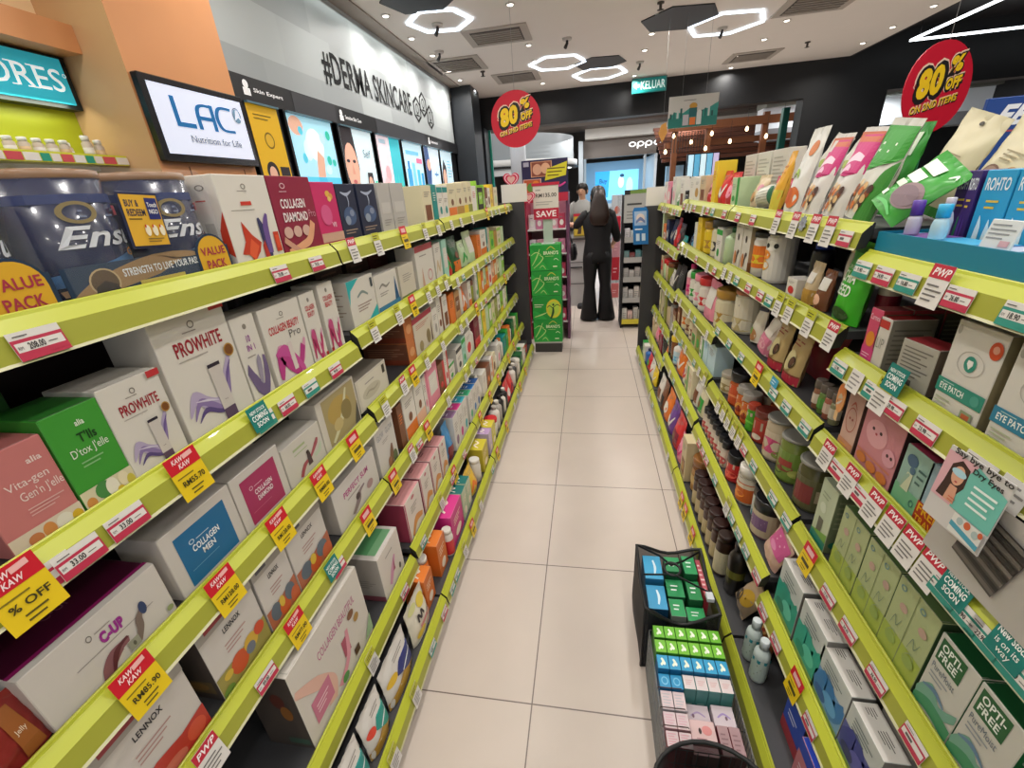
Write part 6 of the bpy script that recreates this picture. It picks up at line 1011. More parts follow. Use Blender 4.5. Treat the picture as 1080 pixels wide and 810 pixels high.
# ---------------------------------------------------------------- price cards on the rails
KIND = {'red': ('price_tag', 'red and white price tag'), 'teal': ('price_tag', 'teal and white price tag'), 'white': ('price_tag', 'plain white price tag'), 'member': ('price_card', 'white price card with yellow green header'),
        'pwp': ('price_card', 'white price card with red header'), 'promo': ('offer_card', 'yellow offer card with red header'), 'stock': ('shelf_notice', 'teal new stock notice'), 'spiky': ('shelf_notice', 'silver starburst shelf notice'), 'blue': ('shelf_notice', 'sky blue shelf notice')}
wp = 'd9d5d0'
def tag_mesh(k, txt, near):
    b = MB(); dk = '5a5654'
    if k in ('red', 'teal', 'white'):
        w, h = (.058, .036) if k != 'white' else (.045, .05); c = {'red': 'b8304c', 'teal': '2f8a7c', 'white': wp}[k]
        b.box(-w/2, -.0006, -h/2, w/2, 0, h/2, wp); S = flat((-w/2, -.0006, -h/2), (w, 0, 0), (0, 0, h))
        ops = [('r', 0, 0, 1, .74, c)] if k != 'white' else [('f', .1, .1, .9, .9, 4, '8a8684')]
        if k != 'white': ops += [('r', .04, .3, .96, .62, wp), ('r', .6, .12, .96, .3, c)]
        if txt: ops += [('t', 'RM', .07, .38, .16, .5, dk), ('t', txt, .26, .34, .58, .58, '2a2626', 1), ('f', .64, .4, .92, .5, 1, dk), ('f', .08, .8, .5, .92, 1, dk)]
        elif k != 'white': ops += [('r', .2, .38, .5, .54, dk), ('f', .08, .82, .6, .92, 1, dk)]
    elif k in ('member', 'pwp'):
        w, h = .05, .074; b.box(-w/2, -.0006, -h/2, w/2, 0, h/2, wp); S = flat((-w/2, -.0006, -h/2), (w, 0, 0), (0, 0, h))
        if k == 'pwp': ops = [('r', 0, .68, 1, 1, 'b8243a'), ('t', 'PWP', .12, .74, .88, .92, 'f2ecec', 1, .08), ('f', .12, .12, .9, .58, 4, '6a6664')]
        else: ops = [('r', 0, .66, 1, 1, 'b4b42c')]+([('t', 'MEMBER', .1, .84, .9, .95, '2f3012', 1), ('f', .14, .7, .86, .82, 1, '2f3012')] if txt else [('f', .12, .72, .88, .92, 2, '2f3012')])+[ ('f', .12, .1, .9, .58, 4, '77736f')]
    elif k == 'promo':
        w, h = .062, .084; b.box(-w/2, -.0006, -h/2, w/2, 0, h/2, 'e0c01c'); S = flat((-w/2, -.0006, -h/2), (w, 0, 0), (0, 0, h))
        ops = [('r', 0, .64, 1, 1, 'c4162a'), ('f', .1, .48, .9, .56, 1, '7a6a1a'), ('f', .3, .06, .8, .24, 2, '5a4f1a')]
        if txt: ops += [('t', 'KAW', .18, .83, .52, .94, 'f0d8d8', 1, .08), ('p', [(.54, .84), (.86, .86), (.86, .96), (.54, .94)], 'e8b0ac'), ('t', 'KAW', .3, .69, .66, .80, 'f0d8d8', 1, .08), ('t', txt, .16, .3, .88, .43, '3a3418', 1)]
        else: ops += [('r', .2, .72, .8, .9, 'e0b0b0'), ('r', .2, .3, .85, .42, '4a421c')]
    elif k == 'stock':
        w, h = .056, .056; b.box(-w/2, -.0006, -h/2, w/2, 0, h/2, '14776f', ch=.0002); S = flat((-w/2, -.0006, -h/2), (w, 0, 0), (0, 0, h))
        ops = [('t', 'NEW STOCK', .1, .7, .9, .84, 'e8f0ee', 1), ('t', 'COMING', .1, .42, .9, .64, 'f2f6f4', 1), ('t', 'SOON', .2, .16, .8, .36, 'f2f6f4', 1)] if txt != 'way' else [('t', 'New Stock', .08, .62, .92, .84, 'f2f6f4', 1), ('t', 'is on its', .16, .36, .84, .54, 'f2f6f4'), ('t', 'way', .3, .1, .7, .28, 'f2f6f4')]
    elif k == 'spiky':
        ring = [(.024*math.cos(PI*i/9)*(1 if i % 2 else .7), .024*math.sin(PI*i/9)*(1 if i % 2 else .7)) for i in range(18)]
        b.loft([[(x, -.0006, z) for x, z in ring], [(x, .0004, z) for x, z in ring]], mat('aeb4bc', .25, metal=.6), smooth=False); S = flat((-.02, -.0007, -.02), (.04, 0, 0), (0, 0, .04)); ops = [('f', .25, .35, .75, .65, 2, '4a4e55')]
    elif k == 'blue':
        b.box(-.025, -.0006, -.015, .025, 0, .015, '3a96b8'); S = flat((-.025, -.0006, -.015), (.05, 0, 0), (0, 0, .03)); ops = [('f', .15, .2, .85, .8, 2, 'cfe4ec')]
    art(b, ops, S, lift=.0003)
    return b
def T(side, s, px, py_, k, txt=None, y=None, layer=0, zc=None):
    g = SGN[side]; xf = LX[side][s]
    if y is None: y = at(px, py_, 0, xf).y
    zc = zc if zc is not None else {'red': .018, 'teal': .018, 'white': .014, 'member': .024, 'pwp': .026, 'promo': .022, 'stock': .038, 'spiky': .035, 'blue': .05}[k]
    b = tag_mesh(k, txt, True); n, d = KIND[k]; o = b.build(n)
    x = xf - g*(.1875*zc) + g*(.0035+.0016*layer)
    o.location = (x, y, lipz(side, s, y)+zc); o.rotation_euler = (-.185, 0, g*PI/2)
    reg(o, d, {'price_tag': 'price tag', 'price_card': 'price tag', 'offer_card': 'price tag', 'shelf_notice': 'shelf notice'}[n], '%s %s rail' % (SIDE[side], ORD[s]), y, n)
def many(side, s, k, pts): 
    for p in pts: T(side, s, p[0], p[1], k)
def auto(side, s, y0, y1, seq, step):
    y = y0; i = 0
    while y < y1:
        if seq[i % len(seq)]: T(side, s, 0, 0, seq[i % len(seq)], y=y)
        y += step; i += 1
L_ = 'L'
T(L_, 1, 40, 357, 'red', '208.00'); T(L_, 1, 296, 287, 'red', '78.00'); T(L_, 1, 334, 276, 'red', '78.00')
T(L_, 1, 372, 257, 'pwp'); T(L_, 1, 397.6, 251, 'member'); T(L_, 1, 425.8, 242, 'promo'); many(L_, 1, 'member', [(448, 240), (462, 236)]); many(L_, 1, 'white', [(476, 233), (486, 230), (498, 227)])
auto(L_, 1, 3.2, 4.25, ['promo', 'white', 'teal', 'white', None], .15)
T(L_, 2, 22, 622, 'promo', '% OFF'); T(L_, 2, 52, 604, 'red', layer=-2); T(L_, 2, 82, 583, 'red', '33.00', layer=1); T(L_, 2, 133, 546, 'red', '33.00'); T(L_, 2, 195, 487, 'promo', 'RM55.70'); T(L_, 2, 275, 440, 'stock', layer=1, zc=.034); T(L_, 2, 281, 446, 'teal'); T(L_, 2, 305, 431, 'red', '68.00'); T(L_, 2, 327, 405, 'teal'); T(L_, 2, 354, 389, 'red', '99.00')
many(L_, 2, 'member', [(394.4, 344.4), (420, 328), (451, 304), (461, 298.5), (470, 293)]); T(L_, 2, 435, 314, 'promo')
auto(L_, 2, 2.3, 4.25, ['white', 'teal', None, 'white', 'white', None, 'teal'], .12)
T(L_, 3, 150, 722, 'promo', 'RM85.90'); T(L_, 3, 240, 625, 'promo', 'RM128.00'); T(L_, 3, 297, 558, 'promo', 'RM128.00'); T(L_, 3, 340, 510, 'promo', 'RM88.00'); T(L_, 3, 375, 470, 'promo')
T(L_, 3, 408, 434, 'member'); T(L_, 3, 427, 410, 'pwp'); T(L_, 3, 437, 397, 'promo'); many(L_, 3, 'member', [(451, 384), (467.6, 366)])
auto(L_, 3, 2.26, 4.25, ['member', 'white', None, 'promo', 'white', 'red', None, 'white'], .13)
T(L_, 4, 225, 800, 'pwp'); T(L_, 4, 286, 725, 'red', '89.00'); T(L_, 4, 317, 668, 'promo', 'RM77.00'); T(L_, 4, 352, 600, 'stock', layer=1); T(L_, 4, 362, 612, 'red', ''); T(L_, 4, 388, 546, 'promo'); T(L_, 4, 417, 509, 'promo'); T(L_, 4, 436, 482, 'pwp'); T(L_, 4, 443, 470, 'red'); T(L_, 4, 452, 455, 'promo'); T(L_, 4, 474, 428, 'member')
auto(L_, 4, 2.24, 4.25, ['member', 'member', 'red', None, 'white', 'teal', None], .13)
T(L_, 5, 393, 697, 'member'); T(L_, 5, 428, 628, 'red'); T(L_, 5, 449, 582, 'teal'); T(L_, 5, 467, 534, 'member'); T(L_, 5, 478, 509, 'red'); T(L_, 5, 479, 495, 'promo'); T(L_, 5, 490, 480, 'red')
auto(L_, 5, 2.3, 4.25, ['promo', None, 'promo', None, 'promo', 'white', None], .15)
T(L_, 6, 418, 804, 'member'); T(L_, 6, 441, 740, 'member'); T(L_, 6, 459, 695, 'teal'); T(L_, 6, 471, 658, 'red'); T(L_, 6, 480, 635, 'teal'); T(L_, 6, 484, 617, 'teal'); T(L_, 6, 492, 588, 'member'); T(L_, 6, 499, 557, 'promo'); T(L_, 6, 507, 531, 'member')
auto(L_, 6, 2.1, 4.25, ['teal', 'promo', None, 'promo', None, 'white'], .17)
# right rack
T(R, 1, 910, 281, 'teal', '9.90'); T(R, 1, 932, 288, 'red', '24.90'); T(R, 1, 958, 295, 'teal', '16.80'); T(R, 1, 988.5, 296, 'pwp', layer=1); T(R, 1, 1012, 310, 'red', '26.80'); T(R, 1, 1076, 330, 'teal', '18.90')
many(R, 1, 'pwp', [(818.7, 232), (837, 235), (858, 236), (874, 240)]); T(R, 1, 847, 230, 'spiky', layer=1); T(R, 1, 891, 251, 'red'); many(R, 1, 'red', [(793.5, 233), (778, 229)])
auto(R, 1, 2.2, 4.15, ['red', None, 'teal', 'red', 'white', None, 'red', 'white', 'member'], .1)
T(R, 2, 885, 387, 'teal', '12.90'); T(R, 2, 903, 398, 'white'); T(R, 2, 921, 409, 'teal', ''); T(R, 2, 932, 411, 'member', 'M', layer=1); T(R, 2, 943, 392, 'stock', layer=2, zc=.066); T(R, 2, 942, 431, 'red', '29.90'); T(R, 2, 976, 454, 'red', '23.90'); T(R, 2, 1032, 492, 'red', ''); T(R, 2, 1068, 519, 'white')
many(R, 2, 'white', [(763.5, 288), (770, 290)]); T(R, 2, 776.5, 297, 'teal'); many(R, 2, 'red', [(788.5, 308), (801, 315)]); T(R, 2, 810, 320, 'teal'); many(R, 2, 'member', [(820.6, 320), (832, 326), (853, 336)]); T(R, 2, 875.5, 351, 'pwp')
auto(R, 2, 2.25, 4.15, ['red', 'white', None, 'red', None, 'white', 'white'], .13)
# third rail of the nearest bay: red purchase-with-purchase strip
for i, (px, pz) in enumerate(((869, 487), (893, 513), (918, 540), (936, 561), (955, 582), (976, 606))): T(R, 3, px, pz, 'pwp', zc=.024)
T(R, 3, 881, 500, 'red', layer=-1); T(R, 3, 905, 526, 'red', layer=-1)
T(R, 3, 1003, 627, 'stock', layer=1, zc=.04); T(R, 3, 990, 636, 'teal', '14.90'); T(R, 3, 1010, 663, 'teal', '16.90'); T(R, 3, 1029, 690, 'teal', '22.90'); T(R, 3, 1058, 690, 'stock', 'way', layer=1, zc=.04); T(R, 3, 1060, 730, 'teal', '20.90')
many(R, 3, 'teal', [(756.5, 352), (768.5, 364), (781.3, 378)]); T(R, 3, 799, 389, 'promo'); T(R, 3, 815, 404, 'blue', layer=1); many(R, 3, 'teal', [(816, 411), (829, 429), (849, 449)])
auto(R, 3, 2.25, 4.15, ['white', None, 'teal', 'white', None, 'white'], .14)
T(R, 4, 853, 582, 'promo'); T(R, 4, 873, 629, 'red', '17.90'); T(R, 4, 894, 666, 'red', '34.90'); T(R, 4, 924, 717, 'red', '36.90'); T(R, 4, 962, 785, 'red', '')
many(R, 4, 'member', [(757, 430), (762, 438), (767, 446), (773, 454), (779, 462)]); T(R, 4, 785, 471, 'red'); many(R, 4, 'teal', [(795.4, 487), (816, 520), (831, 542)])
auto(R, 4, 2.2, 4.15, ['member', 'white', 'teal', None, 'white', 'teal', None], .12)
T(R, 5, 803, 652, 'red', ''); T(R, 5, 817, 682, 'red', ''); T(R, 5, 838, 719, 'promo'); T(R, 5, 855, 762, 'red', '')
many(R, 5, 'red', [(736, 476), (740, 484), (744, 493)]); T(R, 5, 753, 512, 'teal'); T(R, 5, 766, 538, 'member'); many(R, 5, 'teal', [(771, 549), (778, 566), (786, 583)]); T(R, 5, 797, 611, 'red')
auto(R, 5, 2.3, 4.15, ['teal', 'white', None, 'teal', 'white', None], .14)
many(R, 6, 'promo', [(717.5, 534), (721, 547), (729, 567)]); T(R, 6, 756.5, 688, 'red') if 0 else None; T(R, 6, 742, 610, 'white')
auto(R, 6, 2.3, 4.15, ['white', None, 'teal', None, 'teal'], .17)
# ---------------------------------------------------------------- goods standing on the aisle floor
NEAR = 1
def box_thing(x0, y0, z0, x1, y1, z1, desc, c, top=None, front=None, tart=(), fart=(), name='product_carton', cat='box', rz=0, grp=None):
    b = MB(); w, d, h = x1-x0, y1-y0, z1-z0
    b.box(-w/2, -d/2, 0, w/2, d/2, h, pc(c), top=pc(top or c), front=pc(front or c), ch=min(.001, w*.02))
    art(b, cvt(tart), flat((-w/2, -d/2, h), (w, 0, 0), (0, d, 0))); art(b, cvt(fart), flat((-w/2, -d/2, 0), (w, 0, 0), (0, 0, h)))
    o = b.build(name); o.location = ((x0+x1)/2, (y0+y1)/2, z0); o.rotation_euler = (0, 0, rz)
    tag(o, desc, cat, grp)
    return o
# black mesh carrier
bx0, bx1, by0, by1, bh = .19, .425, 1.055, 1.335, .30
meshm = mat('0f0f11', .6, alpha=.8); trim = mat('121214', .55)
o = empty('mesh_carrier', ((bx0+bx1)/2, (by0+by1)/2, 0)); tag(o, 'black mesh carry bag full of green and blue cartons on the aisle floor', 'bag')
def ob(mb, n): q = mb.build(n); q.parent = o; q.location = -o.location; return q
b = MB(); n = 8
def wall(p0, p1, out):
    P = []; fs = []
    for j in range(7):
        for i in range(n+1):
            t = i/n; v = j/6; p = Vector(p0)*(1-t)+Vector(p1)*t; k = math.sin(PI*t)*math.sin(PI*min(1, v*.9))*.022
            dip = (.03*math.sin(PI*t)**2 + (.035 if out[1] < 0 else 0)*math.sin(PI*t))*v; P.append((p.x+out[0]*k, p.y+out[1]*k, .004+(bh-dip-.004)*v))
    for j in range(6):
        for i in range(n): fs.append((j*(n+1)+i, j*(n+1)+i+1, (j+1)*(n+1)+i+1, (j+1)*(n+1)+i))
    b.faces(P, fs, meshm, True)
wall((bx0, by1), (bx0, by0), (-1, 0)); wall((bx0, by0), (bx1, by0), (0, -.3)); wall((bx1, by0), (bx1, by1), (.6, 0)); wall((bx1, by1), (bx0, by1), (0, 1))
b.box(bx0, by0, .001, bx1, by1, .004, trim); ob(b, 'mesh_side')
b = MB(); rim = []
for (p0, p1) in (((bx0, by1), (bx0, by0)), ((bx0, by0), (bx1, by0)), ((bx1, by0), (bx1, by1)), ((bx1, by1), (bx0, by1))):
    for i in range(n): t = i/n; rim.append((p0[0]*(1-t)+p1[0]*t, p0[1]*(1-t)+p1[1]*t, bh-(.03*math.sin(PI*t)**2+(.035*math.sin(PI*t) if p0[1] == by0 and p1[1] == by0 else 0))))
b.tube(rim, .006, trim, 8, closed=True); ob(b, 'rim')
for (x, y) in ((bx0, by0), (bx0, by1), (bx1, by0), (bx1, by1)):
    b = MB(); b.tube([(x, y, .005), (x, y, bh)], .004, trim, 6); ob(b, 'corner_binding')
b = MB(); b.tube([(bx0+.01, by1-.01, .305), (.27, 1.29, .298), (.305, 1.25, .296), (.35, 1.27, .30), (bx1-.01, by1-.02, .305)], .006, trim, 8, flat=.4)
b.tube([(bx0+.01, 1.19, .305), (.26, 1.2, .299), (.305, 1.205, .30), (.36, 1.17, .30), (bx1-.01, 1.13, .305)], .005, trim, 8, flat=.4)
b.tube([(.305+.028*math.cos(t*PI/8), 1.228+.03*math.sin(t*PI/8), .300) for t in range(16)], .005, trim, 8, closed=True); ob(b, 'strap')
b = MB(); b.box(.395, 1.10, .298, .417, 1.13, .312, 'c8ccd4'); ob(b, 'white_clip')
gt = [('f', .25, .3, .75, .75, 2, 'e6f2ea')]
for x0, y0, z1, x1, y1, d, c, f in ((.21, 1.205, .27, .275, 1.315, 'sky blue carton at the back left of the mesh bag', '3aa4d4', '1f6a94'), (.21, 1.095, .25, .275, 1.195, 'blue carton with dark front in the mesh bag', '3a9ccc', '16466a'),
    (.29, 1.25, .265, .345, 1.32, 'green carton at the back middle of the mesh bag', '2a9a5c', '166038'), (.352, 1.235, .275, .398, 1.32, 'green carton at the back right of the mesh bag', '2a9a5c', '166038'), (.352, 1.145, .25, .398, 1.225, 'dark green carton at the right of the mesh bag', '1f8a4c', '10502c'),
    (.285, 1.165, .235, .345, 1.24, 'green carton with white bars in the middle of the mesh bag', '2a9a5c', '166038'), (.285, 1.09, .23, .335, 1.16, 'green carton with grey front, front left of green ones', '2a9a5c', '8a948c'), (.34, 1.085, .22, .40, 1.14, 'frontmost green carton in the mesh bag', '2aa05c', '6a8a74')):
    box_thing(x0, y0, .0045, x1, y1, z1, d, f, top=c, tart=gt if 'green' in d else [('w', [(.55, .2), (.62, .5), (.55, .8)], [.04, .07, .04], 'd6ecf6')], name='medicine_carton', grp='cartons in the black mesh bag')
box_thing(.402, 1.15, .0045, .418, 1.31, .27, 'narrow red and white carton at the right side of the mesh bag', 'a83440', top='b8505c', tart=[('f', .1, .1, .9, .9, 6, 'e0c8c8')], name='medicine_carton', grp='cartons in the black mesh bag')
# wire floor bin with rows of small cartons
X0, X1, Y0, Y1 = .207, .425, .70, 1.04
o2 = empty('wire_bin', ((X0+X1)/2, (Y0+Y1)/2, 0)); tag(o2, 'wire floor bin of small cartons standing against the right rack', 'bin')
def ob2(mb, n): q = mb.build(n); q.parent = o2; q.location = -o2.location; return q
wire = mat('8a8c90', .3, metal=.8)
b = MB()
for z in (.01, .08, .15, .215): b.tube([(X0, Y0, z), (X1, Y0, z), (X1, Y1, z), (X0, Y1, z)], .0016, wire, 6, closed=True)
ob2(b, 'wire_hoops')
b = MB()
for i in range(24):
    y = Y0+(Y1-Y0)*i/23
    for x in (X0, X1): b.tube([(x, y, .01), (x, y, .215)], .0012, wire, 5)
for i in range(9):
    x = X0+(X1-X0)*i/8
    for y in (Y0, Y1): b.tube([(x, y, .01), (x, y, .215)], .0012, wire, 5)
ob2(b, 'wire_uprights')
b = MB(); b.box(X0+.002, Y0+.002, .002, X1-.002, Y1-.002, .008, mat('77797d', .4)); ob2(b, 'floor_plate')
b = MB(); b.box(X0-.0025, Y0, .01, X0-.0018, Y1, .21, mat('9aa0a2', .5, alpha=.35)); ob2(b, 'side_mesh')
for y in (.7495, .7955, .8505):
    b = MB(); b.tube([(X0, y, .215), (X0, y, .225), (X0+.066, y, .227), (X0+.068, y, .222)], .0014, mat('4a3434', .4), 6); ob2(b, 'divider_wire')
cw = (X1-X0-.012)/6
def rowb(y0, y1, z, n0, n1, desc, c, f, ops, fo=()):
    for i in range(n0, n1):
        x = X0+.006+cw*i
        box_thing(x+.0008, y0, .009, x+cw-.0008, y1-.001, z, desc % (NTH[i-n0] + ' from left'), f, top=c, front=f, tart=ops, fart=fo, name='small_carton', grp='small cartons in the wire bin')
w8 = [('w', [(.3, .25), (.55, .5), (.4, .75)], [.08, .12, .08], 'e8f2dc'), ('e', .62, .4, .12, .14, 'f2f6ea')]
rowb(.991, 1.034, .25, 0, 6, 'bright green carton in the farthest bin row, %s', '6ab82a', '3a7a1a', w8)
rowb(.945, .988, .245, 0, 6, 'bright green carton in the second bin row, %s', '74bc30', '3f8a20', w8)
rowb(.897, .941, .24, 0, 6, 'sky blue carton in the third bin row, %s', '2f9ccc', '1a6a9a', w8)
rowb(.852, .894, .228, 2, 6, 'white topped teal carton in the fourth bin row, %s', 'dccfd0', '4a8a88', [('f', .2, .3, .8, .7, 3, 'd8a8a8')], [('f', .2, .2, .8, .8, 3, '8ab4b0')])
rowb(.852, .894, .222, 0, 2, 'blue topped carton at the bin\'s left column, %s', '2a94c8', '1a6a9a', [('o', .5, .5, .3, .3, .3, '7ac4e4')])
for i, (y0, y1, nm) in enumerate(((.797, .849, 'farthest'), (.751, .794, 'middle'), (.708, .748, 'nearest'))):
    rowb(y0, y1, .215-.004*i, 0, 2, 'pinkish white carton, '+nm+' pair of the left column, %s', 'd8c4c8', ('a8a8b0', 'c09aa4', 'a85a60')[i], [('f', .15, .1, .85, .9, 5, ('b8b8c0', 'd8a8b8', 'd89aa8')[i])])
x = X0+.006+cw*2
box_thing(x+.002, .79, .009, x+cw*1.95, .842, .175, 'white carton with lilac flower lying behind the pink one', 'cfc0c8', tart=[('w', [(.2, .4), (.5, .6), (.8, .4)], [.03, .05, .03], 'a890b8'), ('e', .3, .4, .05, .1, '7a5a6a')], name='small_carton', grp='small cartons in the wire bin')
box_thing(x+cw*2.15, .786, .009, x+cw*3.85, .842, .185, 'white carton with lilac flower at the right, beside the rack', 'd2c4cc', tart=[('w', [(.2, .4), (.5, .6), (.8, .4)], [.03, .05, .03], 'a890c8'), ('e', .6, .4, .06, .1, '7a5a6a')], name='small_carton', grp='small cartons in the wire bin')
box_thing(x+.001, .732, .009, x+cw*1.95, .787, .20, 'pink carton with round cosmetic picture', 'd0a0a4', top='d8b8b8', tart=[('e', .66, .55, .2, .22, 'd88a8a'), ('e', .38, .5, .06, .14, '3a2426'), ('f', .2, .1, .8, .25, 1, 'b88a90')], name='small_carton', grp='small cartons in the wire bin')
box_thing(x+.001, .708, .009, x+cw*1.95, .7305, .185, 'rose carton in front of the pink cosmetic carton', 'c09098', top='d0a8ac', tart=[('f', .2, .2, .8, .8, 4, 'b07a84')], name='small_carton', grp='small cartons in the wire bin')
for k in range(2): box_thing(x+cw*2.15+k*cw*.9, .708, .009, x+cw*2.15+(k+1)*cw*.9-.002, .783, .195, 'dusky pink topped carton at the bin\'s right, %s one' % ('left', 'right')[k], '8a3a44', top='a8888c', tart=[('f', .2, .2, .8, .8, 4, '8a6a70')], name='small_carton', grp='small cartons in the wire bin')
# second mesh carrier at the very front, standing behind the bin's near end
o3 = empty('mesh_carrier', (.292, .568, 0)); tag(o3, 'round rimmed black mesh bag at the photo\'s bottom edge', 'bag')
cx, cy, r0 = .292, .568, .138
b = MB(); prof = [[(cx+rr*math.cos(2*PI*k/28), cy+rr*.82*math.sin(2*PI*k/28), z) for k in range(28)] for rr, z in ((r0*.8, .003), (r0*.86, .12), (r0, .30))]
b.loft(prof, meshm, cap=False); b.poly(prof[0], trim); q = b.build('mesh_side', o3); q.location = -o3.location
b = MB(); b.tube(prof[2], .0055, trim, 8, closed=True); q = b.build('rim', o3); q.location = -o3.location
for x0, y0, x1, y1, c, f, d in ((.235, .575, .288, .63, '1f5a80', '14304a', 'dark blue carton in the round rimmed mesh bag'), (.291, .565, .35, .635, '7ab83a', '3a6a1a', 'lime green carton in the round rimmed mesh bag'), (.245, .495, .325, .56, '3aa4d4', '1f6a94', 'sky blue carton in the round rimmed mesh bag')):
    box_thing(x0, y0, .004, x1, y1, .28, d, f, top=c, tart=[('f', .2, .3, .8, .7, 2, 'dfe8ea')], name='medicine_carton', grp='cartons in the round mesh bag')
# ---------------------------------------------------------------- far end of the aisle
def thing_mesh(b, name, desc, cat, grp=None): return tag(b.build(name), desc, cat, grp)
# pedestal and four large green cartons
b = MB(); b.box(-.555, 4.375+.0, .0, -.27, 4.56, .10, mat('3a3836', .5)); b.box(-.56, 4.37, .10, -.262, 4.565, .115, mat('b8b4ae', .4)); thing_mesh(b, 'display_plinth', 'low dark plinth under the stack of large green cartons', 'plinth')
def big(z, alt, desc):
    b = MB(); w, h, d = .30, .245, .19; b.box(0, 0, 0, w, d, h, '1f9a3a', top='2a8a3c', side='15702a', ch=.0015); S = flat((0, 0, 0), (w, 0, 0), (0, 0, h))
    lg, wg = 'bfe08a', 'e4f0c8'
    if not alt: ops = [('p', [(0, 0), (.6, 0), (.3, .6), (0, .9)], '2fae44'), ('w', [(.05, .2), (.2, .5), (.32, .85)], [.01, .02, .008], lg), ('w', [(.02, .6), (.2, .72), (.36, .62)], [.008, .018, .008], lg), ('w', [(.1, .1), (.3, .3), (.42, .5), (.3, .62)], [.008, .016, .016, .006], lg), ('w', [(.3, .1), (.4, .2), (.5, .05)], [.006, .014, .006], lg), ('t', "BRAND'S", .44, .62, .92, .76, wg, 1), ('f', .5, .54, .9, .58, 1, lg), ('w', [(.54, .8), (.68, .92), (.82, .8)], [.008, .018, .008], 'c8c84a'), ('w', [(.76, .4), (.84, .46), (.93, .38)], [.004, .014, .004], wg), ('f', .74, .1, .95, .22, 1, wg)]
    else: ops = [('e', .72, .45, .26, .4, 'd8d23a'), ('e', .72, .45, .18, .3, 'b8d84a'), ('w', [(.62, .02), (.7, .3), (.7, .52)], [.03, .04, .02], '16502a'), ('w', [(.7, .5), (.84, .62), (.94, .55)], [.012, .016, .01], '16502a'), ('w', [(.7, .46), (.58, .58), (.5, .5)], [.012, .016, .01], '16502a'), ('e', .71, .62, .035, .05, '16502a'), ('f', .06, .5, .44, .68, 2, wg), ('p', [(0, 0), (.5, 0), (.2, .3), (0, .4)], '2fb04a'), ('w', [(.05, .1), (.3, .2), (.5, .3)], [.01, .03, .01], lg)]
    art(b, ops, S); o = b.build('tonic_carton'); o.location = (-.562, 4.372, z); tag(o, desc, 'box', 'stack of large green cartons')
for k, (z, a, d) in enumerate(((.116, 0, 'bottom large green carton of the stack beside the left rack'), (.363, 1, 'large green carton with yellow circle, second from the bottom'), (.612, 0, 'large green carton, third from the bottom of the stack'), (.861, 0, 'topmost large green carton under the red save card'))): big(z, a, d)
b = MB(); b.box(-.43, 4.45, 1.107, -.34, 4.47, 1.36, mat('b8c8b8', .3, alpha=.75)); b.box(-.45, 4.42, 1.107, -.32, 4.5, 1.115, mat('c8d0c8', .3))
o = thing_mesh(b, 'price_stand', 'price card reading save on a clear stand above the green cartons', 'sign')
b = MB(); b.box(-.515, 4.435, 1.335, -.275, 4.449, 1.63, 'd6cfc4'); b.box(-.525, 4.43, 1.63, -.265, 4.455, 1.655, 'b81c3c'); S = flat((-.515, 4.4348, 1.335), (.24, 0, 0), (0, 0, .295))
art(b, [('r', 0, 0, 1, .33, 'b81c3c'), ('t', 'SAVE', .1, .07, .9, .26, 'f4ecec', 1), ('t', 'RM135.00', .1, .66, .92, .78, '4a4440', 1), ('f', .1, .84, .4, .92, 1, '8a8680'), ('f', .1, .42, .9, .56, 2, 'a8a49c')], S); b.build('price_card', o)
# promotion stand behind
o = empty('promotion_stand', (-.4, 5.0, 0)); tag(o, 'promotion stand with purple photo header behind the green cartons', 'display stand')
def os_(mb, n): q = mb.build(n); q.parent = o; q.location = -o.location; return q
b = MB(); b.box(-.66, 4.8, 1.56, -.20, 4.83, 1.87, '231f4a'); S = flat((-.66, 4.7995, 1.56), (.46, 0, 0), (0, 0, .31))
art(b, [('r', .2, .5, .66, .95, 'd8a078'), ('r', .22, .52, .64, .93, '8a4a38'), ('e', .34, .72, .1, .16, 'd8a88a'), ('e', .52, .74, .1, .16, 'e0b08a'), ('r', .02, .02, .42, .45, 'd8b0a8'), ('r', .04, .04, .4, .43, 'b8542c'), ('e', .2, .2, .1, .14, '5a8a3a'), ('e', .3, .28, .08, .12, 'e0802a'), ('r', .44, .0, .85, .34, '2f2a4a'), ('p', [(.5, .38), (.96, .5), (.99, .9), (.55, .72)], 'd8d02a'), ('f', .56, .48, .94, .78, 3, '6a5a14'), ('r', .04, .82, .16, .95, 'a8a8b8'), ('w', [(.6, .3), (.8, .2), (.95, .3)], [.03, .03, .02], 'c83a8a')], S); os_(b, 'header')
b = MB(); b.box(-.66, 4.79, 1.48, -.20, 4.82, 1.56, 'b8203c'); b.box(-.66, 4.82, 0, -.635, 5.2, 1.56, 'a8324a'); b.box(-.225, 4.82, 0, -.20, 5.2, 1.56, '6a3a5a'); b.box(-.635, 5.18, 0, -.225, 5.2, 1.56, 'c88a9a')
S = flat((-.1995, 4.82, 0), (0, .38, 0), (0, 0, 1.5)); art(b, [('e', .3+.4*(k % 2), .08+.085*k, .16, .035, ('d8c0d8', 'c83a6a', '4a2a5a')[k % 3]) for k in range(11)], S); os_(b, 'cabinet')
